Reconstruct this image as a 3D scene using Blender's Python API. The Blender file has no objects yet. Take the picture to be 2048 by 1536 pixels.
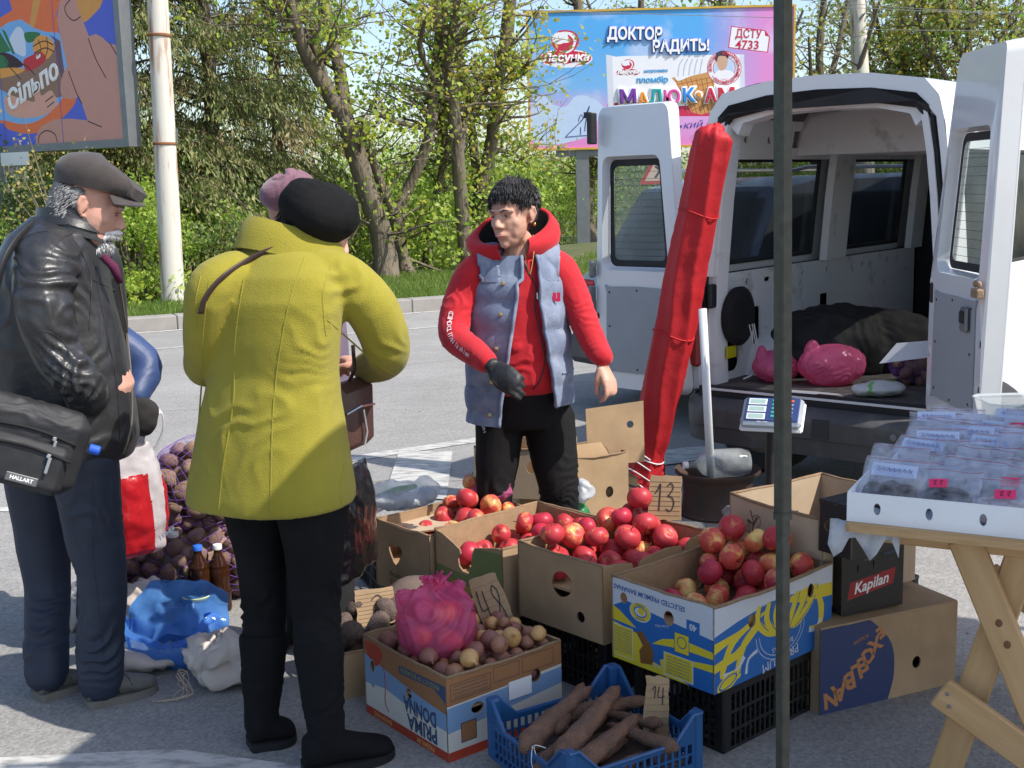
import bpy, bmesh, math, random
import numpy as np
from math import sin, cos, pi, radians, sqrt, atan2, tan
from mathutils import Vector as V, Matrix, Quaternion, noise, geometry
rnd = random.Random(7)
nrs = np.random.RandomState(5)
SC = bpy.context.scene
COL = SC.collection

# ---------------------------------------------------------------- camera, sky, sun, exposure
PITCH, ROLL, CAMH, FPX = radians(9.4), radians(1.5), 1.6, 2400.0
_f = V((0, cos(PITCH), -sin(PITCH))); _R = V((1, 0, 0)); _U = _R.cross(_f)
CUP = cos(ROLL) * _U + sin(ROLL) * _R; CRT = cos(ROLL) * _R - sin(ROLL) * _U
cd = bpy.data.cameras.new('camera'); cam = bpy.data.objects.new('camera', cd); COL.objects.link(cam)
cd.sensor_width = 36; cd.lens = FPX / 2048 * 36; cd.clip_start = .05; cd.clip_end = 900
cam.matrix_world = Matrix((( CRT.x, CUP.x, -_f.x, 0), (CRT.y, CUP.y, -_f.y, 0), (CRT.z, CUP.z, -_f.z, CAMH), (0, 0, 0, 1)))
SC.camera = cam
SUN_DIR = V((.90, -.40, 1.14)).normalized()          # towards the sun
wd = bpy.data.worlds.new('World'); SC.world = wd; wd.use_nodes = True
nt = wd.node_tree; bg = nt.nodes['Background']; sk = nt.nodes.new('ShaderNodeTexSky')
sk.sky_type = 'NISHITA'; sk.sun_disc = False; sk.sun_elevation = math.asin(SUN_DIR.z); sk.sun_rotation = atan2(SUN_DIR.x, SUN_DIR.y)
sk.air_density = 1.0; sk.dust_density = 1.5; sk.ozone_density = 1.0; sk.altitude = 200
nt.links.new(sk.outputs[0], bg.inputs[0]); bg.inputs[1].default_value = .15
sl = bpy.data.lights.new('sun', 'SUN'); sl.energy = 3.9; sl.angle = radians(.55); sl.color = (1, .945, .86)
so = bpy.data.objects.new('sun', sl); COL.objects.link(so); so.rotation_euler = SUN_DIR.to_track_quat('Z', 'Y').to_euler(); so.location = SUN_DIR * 30
SC.view_settings.view_transform = 'Standard'; SC.view_settings.look = 'None'; SC.view_settings.gamma = 1
SC.view_settings.exposure = .56; SC.view_settings.use_curve_mapping = False
SC.cycles.max_bounces = 8; SC.cycles.transparent_max_bounces = 24; SC.cycles.caustics_reflective = False; SC.cycles.caustics_refractive = False

# ---------------------------------------------------------------- helpers
def ray(px, py): return _f + CRT * ((px - 1024) / FPX) + CUP * ((768 - py) / FPX)
def G(px, py, z=0.):                     # the point at height z seen at a photo pixel
    r = ray(px, py); return V((0, 0, CAMH)) + r * ((z - CAMH) / r.z)
def D(px, py, y):                        # the point at distance y seen at a photo pixel
    r = ray(px, py); return V((0, 0, CAMH)) + r * (y / r.y)

MATS = {}
def M(name, col=(.5, .5, .5), rough=.6, metal=0, var=.12, scale=6, bump=0, bscale=60, spec=.5, trans=0, ior=1.45, alpha=1, coat=0, sheen=0, sss=0,
      col2=None, stretch=None, thr=None, rnd_col=None, thin=False, bdist=.002):
    if name in MATS: return MATS[name]
    m = bpy.data.materials.new(name); m.use_nodes = True; n = m.node_tree; L = n.links.new
    b = n.nodes['Principled BSDF']; MATS[name] = m
    b.inputs['Roughness'].default_value = rough; b.inputs['Metallic'].default_value = metal
    b.inputs['Specular IOR Level'].default_value = spec; b.inputs['IOR'].default_value = ior
    b.inputs['Transmission Weight'].default_value = trans; b.inputs['Alpha'].default_value = alpha
    b.inputs['Coat Weight'].default_value = coat; b.inputs['Sheen Weight'].default_value = sheen
    if sss: b.inputs['Subsurface Weight'].default_value = sss; b.inputs['Subsurface Scale'].default_value = .01; b.inputs['Subsurface Radius'].default_value = (1, .35, .2)
    tc = n.nodes.new('ShaderNodeTexCoord'); mp = n.nodes.new('ShaderNodeMapping'); L(tc.outputs['Object'], mp.inputs[0])
    if stretch: mp.inputs['Scale'].default_value = stretch
    nz = n.nodes.new('ShaderNodeTexNoise'); nz.inputs['Scale'].default_value = scale; nz.inputs['Detail'].default_value = 6; nz.inputs['Roughness'].default_value = .6
    L(mp.outputs[0], nz.inputs['Vector'])
    c2 = col2 or tuple(min(1, c * (1 + var)) for c in col); c1 = col if col2 else tuple(c * (1 - var) for c in col)
    mr = n.nodes.new('ShaderNodeMapRange'); a, z = thr or (.3, .7); mr.inputs[1].default_value = a; mr.inputs[2].default_value = z
    L(nz.outputs[0], mr.inputs[0])
    mx = n.nodes.new('ShaderNodeMix'); mx.data_type = 'RGBA'; mx.inputs[6].default_value = (*c1, 1); mx.inputs[7].default_value = (*c2, 1)
    L(mr.outputs[0], mx.inputs[0]); out = mx.outputs[2]
    if rnd_col:
        oi = n.nodes.new('ShaderNodeObjectInfo'); m2 = n.nodes.new('ShaderNodeMix'); m2.data_type = 'RGBA'; m2.inputs[7].default_value = (*rnd_col, 1)
        mr2 = n.nodes.new('ShaderNodeMapRange'); mr2.inputs[4].default_value = .75; L(oi.outputs['Random'], mr2.inputs[0]); L(mr2.outputs[0], m2.inputs[0]); L(out, m2.inputs[6]); out = m2.outputs[2]
    L(out, b.inputs['Base Color'])
    if bump:
        nb = n.nodes.new('ShaderNodeTexNoise'); nb.inputs['Scale'].default_value = bscale; nb.inputs['Detail'].default_value = 4; L(mp.outputs[0], nb.inputs['Vector'])
        bp = n.nodes.new('ShaderNodeBump'); bp.inputs['Strength'].default_value = bump; bp.inputs['Distance'].default_value = bdist; L(nb.outputs[0], bp.inputs['Height']); L(bp.outputs[0], b.inputs['Normal'])
    return m
def film(name, col, alpha=.4, rough=.15, bump=.3, bscale=14, trl=.5, var=.2):   # thin plastic film: glossy, part see-through, part translucent
    if name in MATS: return MATS[name]
    m = bpy.data.materials.new(name); m.use_nodes = True; n = m.node_tree; L = n.links.new; MATS[name] = m
    b = n.nodes['Principled BSDF']; b.inputs['Base Color'].default_value = (*col, 1); b.inputs['Roughness'].default_value = rough
    o = n.nodes['Material Output']; tl = n.nodes.new('ShaderNodeBsdfTranslucent'); tl.inputs[0].default_value = (*col, 1)
    tp = n.nodes.new('ShaderNodeBsdfTransparent'); tp.inputs[0].default_value = (*[min(1, c * .6 + .4) for c in col], 1)
    s1 = n.nodes.new('ShaderNodeMixShader'); s1.inputs[0].default_value = trl; L(b.outputs[0], s1.inputs[1]); L(tl.outputs[0], s1.inputs[2])
    s2 = n.nodes.new('ShaderNodeMixShader'); L(tp.outputs[0], s2.inputs[1]); L(s1.outputs[0], s2.inputs[2]); L(s2.outputs[0], o.inputs[0])
    tc = n.nodes.new('ShaderNodeTexCoord'); nz = n.nodes.new('ShaderNodeTexNoise'); nz.inputs['Scale'].default_value = bscale; nz.inputs['Detail'].default_value = 5; L(tc.outputs['Object'], nz.inputs['Vector'])
    mr = n.nodes.new('ShaderNodeMapRange'); mr.inputs[1].default_value = .3; mr.inputs[2].default_value = .7; mr.inputs[3].default_value = max(0, alpha - var); mr.inputs[4].default_value = min(1, alpha + var); L(nz.outputs[0], mr.inputs[0]); L(mr.outputs[0], s2.inputs[0])
    bp = n.nodes.new('ShaderNodeBump'); bp.inputs['Strength'].default_value = bump; bp.inputs['Distance'].default_value = .02; L(nz.outputs[0], bp.inputs['Height'])
    for s in (b, tl): L(bp.outputs[0], s.inputs['Normal'])
    return m

def unit(d): d = V(d); return d.normalized() if d.length > 1e-9 else V((0, 0, 1))
def frame(x, y, o):                      # matrix from two axes and an origin
    x = unit(x); z = unit(x.cross(V(y))); y = z.cross(x)
    return Matrix(((x.x, y.x, z.x, o[0]), (x.y, y.y, z.y, o[1]), (x.z, y.z, z.z, o[2]), (0, 0, 0, 1)))
def TR(x=0, y=0, z=0, rz=0, rx=0, ry=0):
    return Matrix.Translation((x, y, z)) @ Matrix.Rotation(rz, 4, 'Z') @ Matrix.Rotation(ry, 4, 'Y') @ Matrix.Rotation(rx, 4, 'X')
class MB:
    def __init__(s): s.v = []; s.f = []; s.m = []
    def add(s, vs, fs, mi=0, T=None):
        o = len(s.v)
        if T is not None: vs = [T @ V(p) for p in vs]
        s.v += [tuple(p) for p in vs]; s.f += [tuple(i + o for i in f) for f in fs]; s.m += [mi] * len(fs); return s
    def box(s, c, d, T=None, mi=0, tap=(1, 1)):
        x, y, z = [k / 2 for k in d]; tx, ty = tap
        vs = [(c[0] + a * x * (tx if e > 0 else 1), c[1] + b * y * (ty if e > 0 else 1), c[2] + e * z) for e in (-1, 1) for b in (-1, 1) for a in (-1, 1)]
        return s.add(vs, [(0, 2, 3, 1), (4, 5, 7, 6), (0, 1, 5, 4), (2, 6, 7, 3), (0, 4, 6, 2), (1, 3, 7, 5)], mi, T)
    def bbox(s, c, d, r=.01, T=None, mi=0):       # box with chamfered edges
        x, y, z = [k / 2 for k in d]; r = min(r, x * .9, y * .9, z * .9); vs = []; fs = []
        def q(sx, sy, sz): return [(c[0] + sx * x, c[1] + sy * (y - r), c[2] + sz * (z - r)), (c[0] + sx * (x - r), c[1] + sy * y, c[2] + sz * (z - r)), (c[0] + sx * (x - r), c[1] + sy * (y - r), c[2] + sz * z)]
        ix = {}
        for sx in (-1, 1):
            for sy in (-1, 1):
                for sz in (-1, 1):
                    ix[sx, sy, sz] = len(vs); vs += q(sx, sy, sz); a = ix[sx, sy, sz]
                    fs.append((a, a + 1, a + 2) if sx * sy * sz > 0 else (a, a + 2, a + 1))
        def F(*t, flip=False): fs.append(tuple(t[::-1]) if flip else tuple(t))
        for k in (-1, 1):
            F(ix[k, -1, -1], ix[k, 1, -1], ix[k, 1, 1], ix[k, -1, 1], flip=k < 0)
            F(ix[-1, k, -1] + 1, ix[1, k, -1] + 1, ix[1, k, 1] + 1, ix[-1, k, 1] + 1, flip=k > 0)
            F(ix[-1, -1, k] + 2, ix[1, -1, k] + 2, ix[1, 1, k] + 2, ix[-1, 1, k] + 2, flip=k < 0)
        for a in (-1, 1):
            for b in (-1, 1):
                F(ix[a, b, -1], ix[a, b, 1], ix[a, b, 1] + 1, ix[a, b, -1] + 1, flip=a * b < 0)
                F(ix[a, -1, b], ix[a, -1, b] + 2, ix[a, 1, b] + 2, ix[a, 1, b], flip=a * b > 0)
                F(ix[-1, a, b] + 1, ix[1, a, b] + 1, ix[1, a, b] + 2, ix[-1, a, b] + 2, flip=a * b < 0)
        return s.add(vs, fs, mi, T)
    def rings(s, rs, mi=0, T=None, cap=(1, 1)):   # rs: list of equally long closed rings
        n = len(rs[0]); vs = [p for r in rs for p in r]; fs = []
        for k in range(len(rs) - 1):
            for i in range(n):
                j = (i + 1) % n; fs.append((k * n + i, k * n + j, (k + 1) * n + j, (k + 1) * n + i))
        if cap[0]: fs.append(tuple(range(n))[::-1])
        if cap[1]: fs.append(tuple((len(rs) - 1) * n + i for i in range(n)))
        return s.add(vs, fs, mi, T)
    def tube(s, pts, r, n=10, mi=0, T=None, sub=0, sq=None, side=None, cap=True, rnd_end=False):
        P = [V(p) for p in pts]; R = list(r) if hasattr(r, '__len__') else [r] * len(P)
        if sub: P, R = smooth_path(P, R, sub)
        if rnd_end:
            d0 = unit(P[0] - P[1]); d1 = unit(P[-1] - P[-2]); P = [P[0] + d0 * R[0] * .85, P[0] + d0 * R[0] * .5] + P + [P[-1] + d1 * R[-1] * .5, P[-1] + d1 * R[-1] * .85]; R = [R[0] * .45, R[0] * .85] + R + [R[-1] * .85, R[-1] * .45]
        t = unit(P[1] - P[0]); u = V(side) if side else (V((0, 0, 1)) if abs(t.z) < .9 else V((1, 0, 0))); rs = []
        for i, p in enumerate(P):
            t = unit(P[min(i + 1, len(P) - 1)] - P[max(i - 1, 0)]); u = unit(u - t * u.dot(t)); w = t.cross(u); q = sq or 1
            rs.append([p + (u * cos(2 * pi * k / n) + w * (q * sin(2 * pi * k / n))) * R[i] for k in range(n)])
        return s.rings(rs, mi, T, (cap, cap))
    def ell(s, c, r, n=14, m=9, mi=0, T=None):    # ellipsoid
        vs = [(c[0], c[1], c[2] - r[2])]; fs = []
        for j in range(1, m):
            a = -pi / 2 + pi * j / m
            vs += [(c[0] + r[0] * cos(a) * cos(2 * pi * i / n), c[1] + r[1] * cos(a) * sin(2 * pi * i / n), c[2] + r[2] * sin(a)) for i in range(n)]
        vs.append((c[0], c[1], c[2] + r[2])); N = len(vs) - 1
        for i in range(n): fs.append((0, 1 + (i + 1) % n, 1 + i)); fs.append((N, N - n + i, N - n + (i + 1) % n))
        for j in range(m - 2):
            for i in range(n): a = 1 + j * n; fs.append((a + i, a + (i + 1) % n, a + n + (i + 1) % n, a + n + i))
        return s.add(vs, fs, mi, T)
    def lathe(s, prof, n=24, mi=0, T=None, cap=(1, 1)):
        return s.rings([[(r * cos(2 * pi * i / n), r * sin(2 * pi * i / n), z) for i in range(n)] for r, z in prof], mi, T, cap)
def smooth_path(P, R, sub):
    Q = []; S = []; n = len(P)
    for i in range(n - 1):
        a, b, c, d = P[max(i - 1, 0)], P[i], P[i + 1], P[min(i + 2, n - 1)]
        for k in range(sub):
            t = k / sub; Q.append(.5 * ((2 * b) + (c - a) * t + (2 * a - 5 * b + 4 * c - d) * t * t + (3 * b - a - 3 * c + d) * t ** 3))
            u = t * t * (3 - 2 * t); S.append(R[i] * (1 - u) + R[i + 1] * u)
    return Q + [P[-1]], S + [R[-1]]
def tag(o, label=None, cat=None, group=None, kind=None):
    for k, v in (('label', label), ('category', cat), ('group', group), ('kind', kind)):
        if v: o[k] = v
    return o
def link(name, me, par=None, T=None):
    o = bpy.data.objects.new(name, me); COL.objects.link(o); o.parent = par
    if T is not None: o.matrix_local = T
    return o
def mesh_of(name, mb, mats, smooth=False):
    me = bpy.data.meshes.new(name); me.from_pydata(mb.v, [], mb.f)
    for m in (mats if isinstance(mats, (list, tuple)) else [mats]): me.materials.append(m)
    if any(mb.m): me.polygons.foreach_set('material_index', mb.m)
    if smooth is True: me.polygons.foreach_set('use_smooth', [True] * len(mb.f))
    elif smooth: me.shade_smooth() if hasattr(me, 'shade_smooth') else None; smooth_by(me, smooth)
    me.update(); return me
def smooth_by(me, ang):
    me.polygons.foreach_set('use_smooth', [True] * len(me.polygons)); bm = bmesh.new(); bm.from_mesh(me)
    for e in bm.edges:
        e.smooth = len(e.link_faces) == 2 and e.calc_face_angle(0) < ang
    bm.to_mesh(me); bm.free()
def mk(name, mb, mats, par=None, T=None, smooth=False, **tg):
    o = link(name, mesh_of(name, mb, mats, smooth), par, T); tag(o, **tg) if tg else None; return o
def empty(name, label, cat, T=None, group=None):
    o = bpy.data.objects.new(name, None); COL.objects.link(o); o.empty_display_size = .1
    if T is not None: o.matrix_world = T
    return tag(o, label, cat, group)
def npmesh(name, co, quads, mats, midx=None, smooth=False):        # fast mesh from arrays (quads or tris)
    me = bpy.data.meshes.new(name); k = quads.shape[1]; nf = len(quads)
    me.vertices.add(len(co)); me.vertices.foreach_set('co', np.ascontiguousarray(co, dtype=np.float32).ravel())
    me.loops.add(nf * k); me.loops.foreach_set('vertex_index', np.ascontiguousarray(quads, dtype=np.int32).ravel())
    me.polygons.add(nf); me.polygons.foreach_set('loop_start', np.arange(0, nf * k, k, dtype=np.int32))
    for m in (mats if isinstance(mats, (list, tuple)) else [mats]): me.materials.append(m)
    if midx is not None: me.polygons.foreach_set('material_index', np.ascontiguousarray(midx, dtype=np.int32))
    if smooth: me.polygons.foreach_set('use_smooth', np.ones(nf, dtype=bool))
    me.update(calc_edges=True); return me
def fuse(mb, vox=.008, it=3, fac=.5):             # union of overlapping closed shapes as one continuous surface -> (verts, faces)
    me = bpy.data.meshes.new('tmp'); me.from_pydata(mb.v, [], mb.f); o = bpy.data.objects.new('tmp', me); COL.objects.link(o)
    r = o.modifiers.new('r', 'REMESH'); r.mode = 'VOXEL'; r.voxel_size = vox
    if it: s = o.modifiers.new('s', 'SMOOTH'); s.iterations = it; s.factor = fac
    dg = bpy.context.evaluated_depsgraph_get(); ev = o.evaluated_get(dg).to_mesh()
    co = np.empty(len(ev.vertices) * 3, np.float32); ev.vertices.foreach_get('co', co); co = co.reshape(-1, 3)
    no = np.empty(len(ev.vertices) * 3, np.float32); ev.vertices.foreach_get('normal', no); no = no.reshape(-1, 3)
    q = np.empty(len(ev.loops), np.int32); ev.loops.foreach_get('vertex_index', q); ls = np.empty(len(ev.polygons), np.int32); ev.polygons.foreach_get('loop_start', ls); lt = np.empty(len(ev.polygons), np.int32); ev.polygons.foreach_get('loop_total', lt)
    good = lt == 4; q4 = np.stack([q[ls[good] + k] for k in range(4)], 1)
    o.evaluated_get(dg).to_mesh_clear(); bpy.data.objects.remove(o); bpy.data.meshes.remove(me)
    return co, no, q4
def folds(co, no, zones, base=.0, bs=6.):         # cloth relief: zones = (centre, radius, axis, wavelength, amplitude)
    d = np.zeros(len(co))
    ph = np.array([noise.noise(V(p) * bs) for p in co.tolist()]); ph2 = np.array([noise.noise(V(p) * bs * 2.3 + V((7, 3, 1))) for p in co.tolist()])
    ph3 = np.array([noise.noise(V(p) * bs * .9 + V((1, 9, 4))) for p in co.tolist()])
    d += base * (ph + .5 * ph2)
    for c, r, ax, wl, am in zones:
        rr = np.array(r if hasattr(r, '__len__') else (r, r, r), float)
        w = np.exp(-(((co - np.array(c)) / rr) ** 2).sum(1) * 1.6); a = np.array(unit(ax))
        s = np.sin(2 * pi * (co @ a) / (wl * 1.5) + ph * 8.5 + ph2 * 3.); md = np.clip(.55 + 1.3 * ph3, .05, 1); d += am * w * md * ((1 - np.abs(s)) * 1.5 - .5)
    return co + no * d[:, None]
def fused(name, mb, mats, par=None, vox=.008, it=3, zones=(), base=0., bs=6., T=None, paint=None):
    co, no, q = fuse(mb, vox, it)
    if base or zones: co = folds(co, no, zones, base, bs)
    mi = paint(co[q].mean(1), no[q].mean(1)) if paint else None
    return link(name, npmesh(name, co, q, mats, mi, True), par, T)

def inpoly(P, poly):                              # P (n,2)
    x, y = P[:, 0], P[:, 1]; r = np.zeros(len(P), bool); n = len(poly)
    for i in range(n):
        x1, y1 = poly[i]; x2, y2 = poly[(i + 1) % n]
        if y1 == y2: continue
        c = ((y1 > y) != (y2 > y)) & (x < (x2 - x1) * (y - y1) / (y2 - y1) + x1); r ^= c
    return r
def plate(outer, holes=(), paints=(), th=.004, mb=None, T=None, base=0, back=None, edge=None):
    """sheet in the local xy plane, thickness towards -z; holes cut through; paints = (polygon, material index) in painter's order on the front"""
    mb = mb or MB(); pts = []; edges = []
    for poly in [outer] + list(holes) + [p for p, _ in paints]:
        o = len(pts); pts += [V((p[0], p[1])) for p in poly]; edges += [(o + i, o + (i + 1) % len(poly)) for i in range(len(poly))]
    vv, ee, ff, *_ = geometry.delaunay_2d_cdt(pts, edges, [], 0, 1e-5)
    A = np.array([(p.x, p.y) for p in vv]); Fc = np.array([f[:3] for f in ff]); ce = A[Fc].mean(1)
    keep = inpoly(ce, outer)
    for h in holes: keep &= ~inpoly(ce, h)
    mi = np.full(len(Fc), base)
    for p, m in paints: mi[inpoly(ce, p)] = m
    a = A[Fc]; cr = (a[:, 1, 0] - a[:, 0, 0]) * (a[:, 2, 1] - a[:, 0, 1]) - (a[:, 1, 1] - a[:, 0, 1]) * (a[:, 2, 0] - a[:, 0, 0]); keep &= np.abs(cr) > 1e-12
    Fk = [tuple(f) if c > 0 else tuple(f[::-1]) for f, c, k in zip(Fc.tolist(), cr, keep) if k]; mk_ = mi[keep].tolist()
    P0 = [(p[0], p[1], 0) for p in A.tolist()]; P1 = [(p[0], p[1], -th) for p in A.tolist()]
    o = len(mb.v); tv = lambda L: [tuple(T @ V(p)) for p in L] if T is not None else L
    mb.v += tv(P0); mb.f += [tuple(i + o for i in f) for f in Fk]; mb.m += mk_
    if th:
        o2 = len(mb.v); mb.v += tv(P1); mb.f += [tuple(i + o2 for i in f[::-1]) for f in Fk]; mb.m += [base if back is None else back] * len(Fk)
        for k, poly in enumerate([outer] + list(holes)):
            ar = sum(poly[i][0] * poly[(i + 1) % len(poly)][1] - poly[(i + 1) % len(poly)][0] * poly[i][1] for i in range(len(poly)))
            q = poly if (ar > 0) == (k == 0) else poly[::-1]; n = len(q)
            mb.add([(p[0], p[1], 0) for p in q] + [(p[0], p[1], -th) for p in q], [(i, n + i, n + (i + 1) % n, (i + 1) % n) for i in range(n)], base if edge is None else edge, T)
    return mb
def circ(cx, cy, r, n=14, ry=None, a=0): return [(cx + r * cos(2 * pi * i / n) * cos(a) - (ry or r) * sin(2 * pi * i / n) * sin(a), cy + r * cos(2 * pi * i / n) * sin(a) + (ry or r) * sin(2 * pi * i / n) * cos(a)) for i in range(n)]
def rect(x0, y0, x1, y1): return [(x0, y0), (x1, y0), (x1, y1), (x0, y1)]
def rrect(x0, y0, x1, y1, r, n=4):
    o = []
    for cx, cy, a in ((x1 - r, y1 - r, 0), (x0 + r, y1 - r, 90), (x0 + r, y0 + r, 180), (x1 - r, y0 + r, 270)):
        o += [(cx + r * cos(radians(a + 90 * k / n)), cy + r * sin(radians(a + 90 * k / n))) for k in range(n + 1)]
    return o
def ribbon(pts, w, sub=4):                        # 2D stroke outline polygon
    P, _ = smooth_path([V((p[0], p[1], 0)) for p in pts], [1] * len(pts), sub) if sub else ([V((p[0], p[1], 0)) for p in pts], 0)
    W = list(w) if hasattr(w, '__len__') else [w, w]; L = []; R = []; n = len(P)
    for i, p in enumerate(P):
        t = unit(P[min(i + 1, n - 1)] - P[max(i - 1, 0)]); u = i / (n - 1) * (len(W) - 1); k = min(int(u), len(W) - 2); ww = (W[k] + (W[k + 1] - W[k]) * (u - k)) / 2
        L.append((p.x - t.y * ww, p.y + t.x * ww)); R.append((p.x + t.y * ww, p.y - t.x * ww))
    return L + R[::-1]
def sp(pts, sub=4):                               # closed smooth polygon through points
    n = len(pts); o = []
    for i in range(n):
        a, b, c, d = [V(pts[(i + k) % n]) for k in (-1, 0, 1, 2)]
        for k in range(sub):
            t = k / sub; q = .5 * ((2 * b) + (c - a) * t + (2 * a - 5 * b + 4 * c - d) * t * t + (3 * b - a - 3 * c + d) * t ** 3); o.append((q.x, q.y))
    return o
def stroke(mb, pts, w, T=None, mi=0, sub=4, z=0.):  # ribbon laid on a surface, drawn quad by quad
    poly = ribbon(pts, w, sub); n = len(poly); h = n // 2
    return mb.add([(x, y, z) for x, y in poly], [(i, n - 1 - i, n - 2 - i, i + 1)[::-1] for i in range(h - 1)], mi, T)
def text(s, size, T, mat, par=None, name='lettering', bold=0., shear=0., align='CENTER', space=1., ex=0.0004, width=None, warp=None, bev=0.):
    c = bpy.data.curves.new(name, 'FONT'); c.body = s; c.size = size; c.offset = bold; c.shear = shear; c.align_x = align; c.align_y = 'CENTER'; c.space_character = space; c.extrude = ex; c.resolution_u = 2; c.bevel_depth = bev; c.bevel_resolution = 1
    o = bpy.data.objects.new('t', c); COL.objects.link(o); dg = bpy.context.evaluated_depsgraph_get(); me = bpy.data.meshes.new_from_object(o.evaluated_get(dg)); bpy.data.objects.remove(o)
    if width:
        xs = [v.co.x for v in me.vertices]; k = width / (max(xs) - min(xs)); me.transform(Matrix.Diagonal((k, 1, 1, 1)))
    if warp:
        for v in me.vertices: v.co = warp(v.co)
    me.materials.clear(); me.materials.append(mat); return link(name, me, par, T)
def curve_tag(*a): return None
# ================================================================ SETTING
UR = V((.905, .425, 0)).normalized(); NR = V((-.425, .905, 0)).normalized(); K0 = V((-4.44, 14.1, 0))
def road(u, n, z=0): return K0 + UR * u + NR * n + V((0, 0, z))
RT = Matrix(((UR.x, NR.x, 0, K0.x), (UR.y, NR.y, 0, K0.y), (0, 0, 1, 0), (0, 0, 0, 1)))   # road frame: x along the kerb, y across it
m_asph = M('asphalt', (.305, .296, .282), .9, var=.06, scale=1.3, bump=.9, bscale=260, bdist=.004)
def add_speckle(m, sc=420, lo=.72, hi=1.25):
    n = m.node_tree; b = n.nodes['Principled BSDF']; L = n.links.new; src = b.inputs['Base Color'].links[0].from_socket
    tc = n.nodes.new('ShaderNodeTexCoord'); vo = n.nodes.new('ShaderNodeTexVoronoi'); vo.inputs['Scale'].default_value = sc / 4; L(tc.outputs['Object'], vo.inputs[0])
    mr = n.nodes.new('ShaderNodeMapRange'); mr.inputs[3].default_value = lo; mr.inputs[4].default_value = hi; L(vo.outputs['Color'], mr.inputs[0])
    mx = n.nodes.new('ShaderNodeMix'); mx.data_type = 'RGBA'; mx.blend_type = 'MULTIPLY'; mx.inputs[0].default_value = 1; L(src, mx.inputs[6]); L(mr.outputs[0], mx.inputs[7]); L(mx.outputs[2], b.inputs['Base Color'])
add_speckle(m_asph)
for sc_, lo_, hi_, st_ in ((.55, .90, 1.07, (1, 1, 1)), (2.6, .95, 1.05, (1, 3, 1))):     # broad worn patches
    n_ = m_asph.node_tree; b_ = n_.nodes['Principled BSDF']; src_ = b_.inputs['Base Color'].links[0].from_socket; tc_ = n_.nodes.new('ShaderNodeTexCoord'); mp_ = n_.nodes.new('ShaderNodeMapping'); mp_.inputs['Scale'].default_value = st_; mp_.inputs['Rotation'].default_value = (0, 0, -.44); nz_ = n_.nodes.new('ShaderNodeTexNoise'); nz_.inputs['Scale'].default_value = sc_; nz_.inputs['Detail'].default_value = 7; nz_.inputs['Roughness'].default_value = .65; mr_ = n_.nodes.new('ShaderNodeMapRange'); mr_.inputs[1].default_value = .35; mr_.inputs[2].default_value = .65; mr_.inputs[3].default_value = lo_; mr_.inputs[4].default_value = hi_; mx_ = n_.nodes.new('ShaderNodeMix'); mx_.data_type = 'RGBA'; mx_.blend_type = 'MULTIPLY'; mx_.inputs[0].default_value = 1
    for a_, c_ in ((tc_.outputs['Object'], mp_.inputs[0]), (mp_.outputs[0], nz_.inputs[0]), (nz_.outputs[0], mr_.inputs[0]), (src_, mx_.inputs[6]), (mr_.outputs[0], mx_.inputs[7]), (mx_.outputs[2], b_.inputs['Base Color'])): n_.links.new(a_, c_)
m_grass = M('grass_soil', (.075, .11, .03), .95, col2=(.13, .12, .06), scale=2.5, bump=.8, bscale=40, bdist=.03)
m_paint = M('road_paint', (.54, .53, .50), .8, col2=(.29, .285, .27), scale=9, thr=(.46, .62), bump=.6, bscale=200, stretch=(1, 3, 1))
m_kerb = M('kerb_concrete', (.33, .31, .28), .9, var=.22, scale=5, bump=.5, bscale=90, rnd_col=(.27, .25, .23))
m_conc = M('pole_concrete', (.62, .60, .55), .85, var=.1, scale=4, bump=.4, bscale=50)
m_rust = M('rust', (.30, .13, .05), .9, col2=(.16, .07, .035), scale=14, bump=.5)
m_steel = M('grey_steel', (.22, .23, .24), .5, .6, var=.1)
m_white = M('white_plastic', (.78, .78, .78), .45, var=.03)
m_black = M('black_plastic', (.018, .018, .02), .5, var=.2)
m_blackm = M('black_matte', (.012, .012, .013), .85, var=.3)

gx = []; N = 60
mb = MB(); mb.add([(-400, -60, -.02), (400, -60, -.02), (400, 600, -.02), (-400, 600, -.02)], [(0, 1, 2, 3)])
mk('ground', mb, m_grass, kind='structure')
mb = MB(); mb.add([road(-70, -60, 0), road(70, -60, 0), road(70, 0, 0), road(-70, 0, 0)], [(0, 1, 2, 3)]); mk('road', mb, m_asph, kind='structure')
# far verge: gently uneven grass bank behind the kerb
us = np.linspace(-45, 60, 120); ns = np.concatenate([np.linspace(.28, 8, 24), np.linspace(9, 70, 18)])
UU, NN = np.meshgrid(us, ns, indexing='ij'); zz = .12 + .05 * np.sin(UU * .7) * np.clip(NN - .4, 0, 1) + .10 * np.clip((NN - 1) / 5, 0, 1) + .03 * np.sin(UU * 2.1 + NN * 1.7) * np.clip(NN - .4, 0, 1) - .9 * np.clip((NN - 9) / 14, 0, 1)
Pv = np.stack([K0.x + UR.x * UU + NR.x * NN, K0.y + UR.y * UU + NR.y * NN, zz], -1).reshape(-1, 3); a, b = UU.shape
idx = np.arange(a * b).reshape(a, b); q = np.stack([idx[:-1, :-1], idx[1:, :-1], idx[1:, 1:], idx[:-1, 1:]], -1).reshape(-1, 4)
tag(link('verge', npmesh('verge', Pv, q, m_grass, smooth=True)), kind='structure')
kb = bpy.data.objects.new('kerb', None); COL.objects.link(kb); kb['kind'] = 'structure'; kb.matrix_world = RT
mb = MB(); mb.bbox((0, .14, .075), (.994, .28, .19), .012); ks = mesh_of('kerb_stone', mb, m_kerb)
for i in range(34): link('kerb_stone', ks, kb, TR(-9 + i, rnd.uniform(-.008, .008), rnd.uniform(-.006, .006), rnd.uniform(-.004, .004)))
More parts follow.
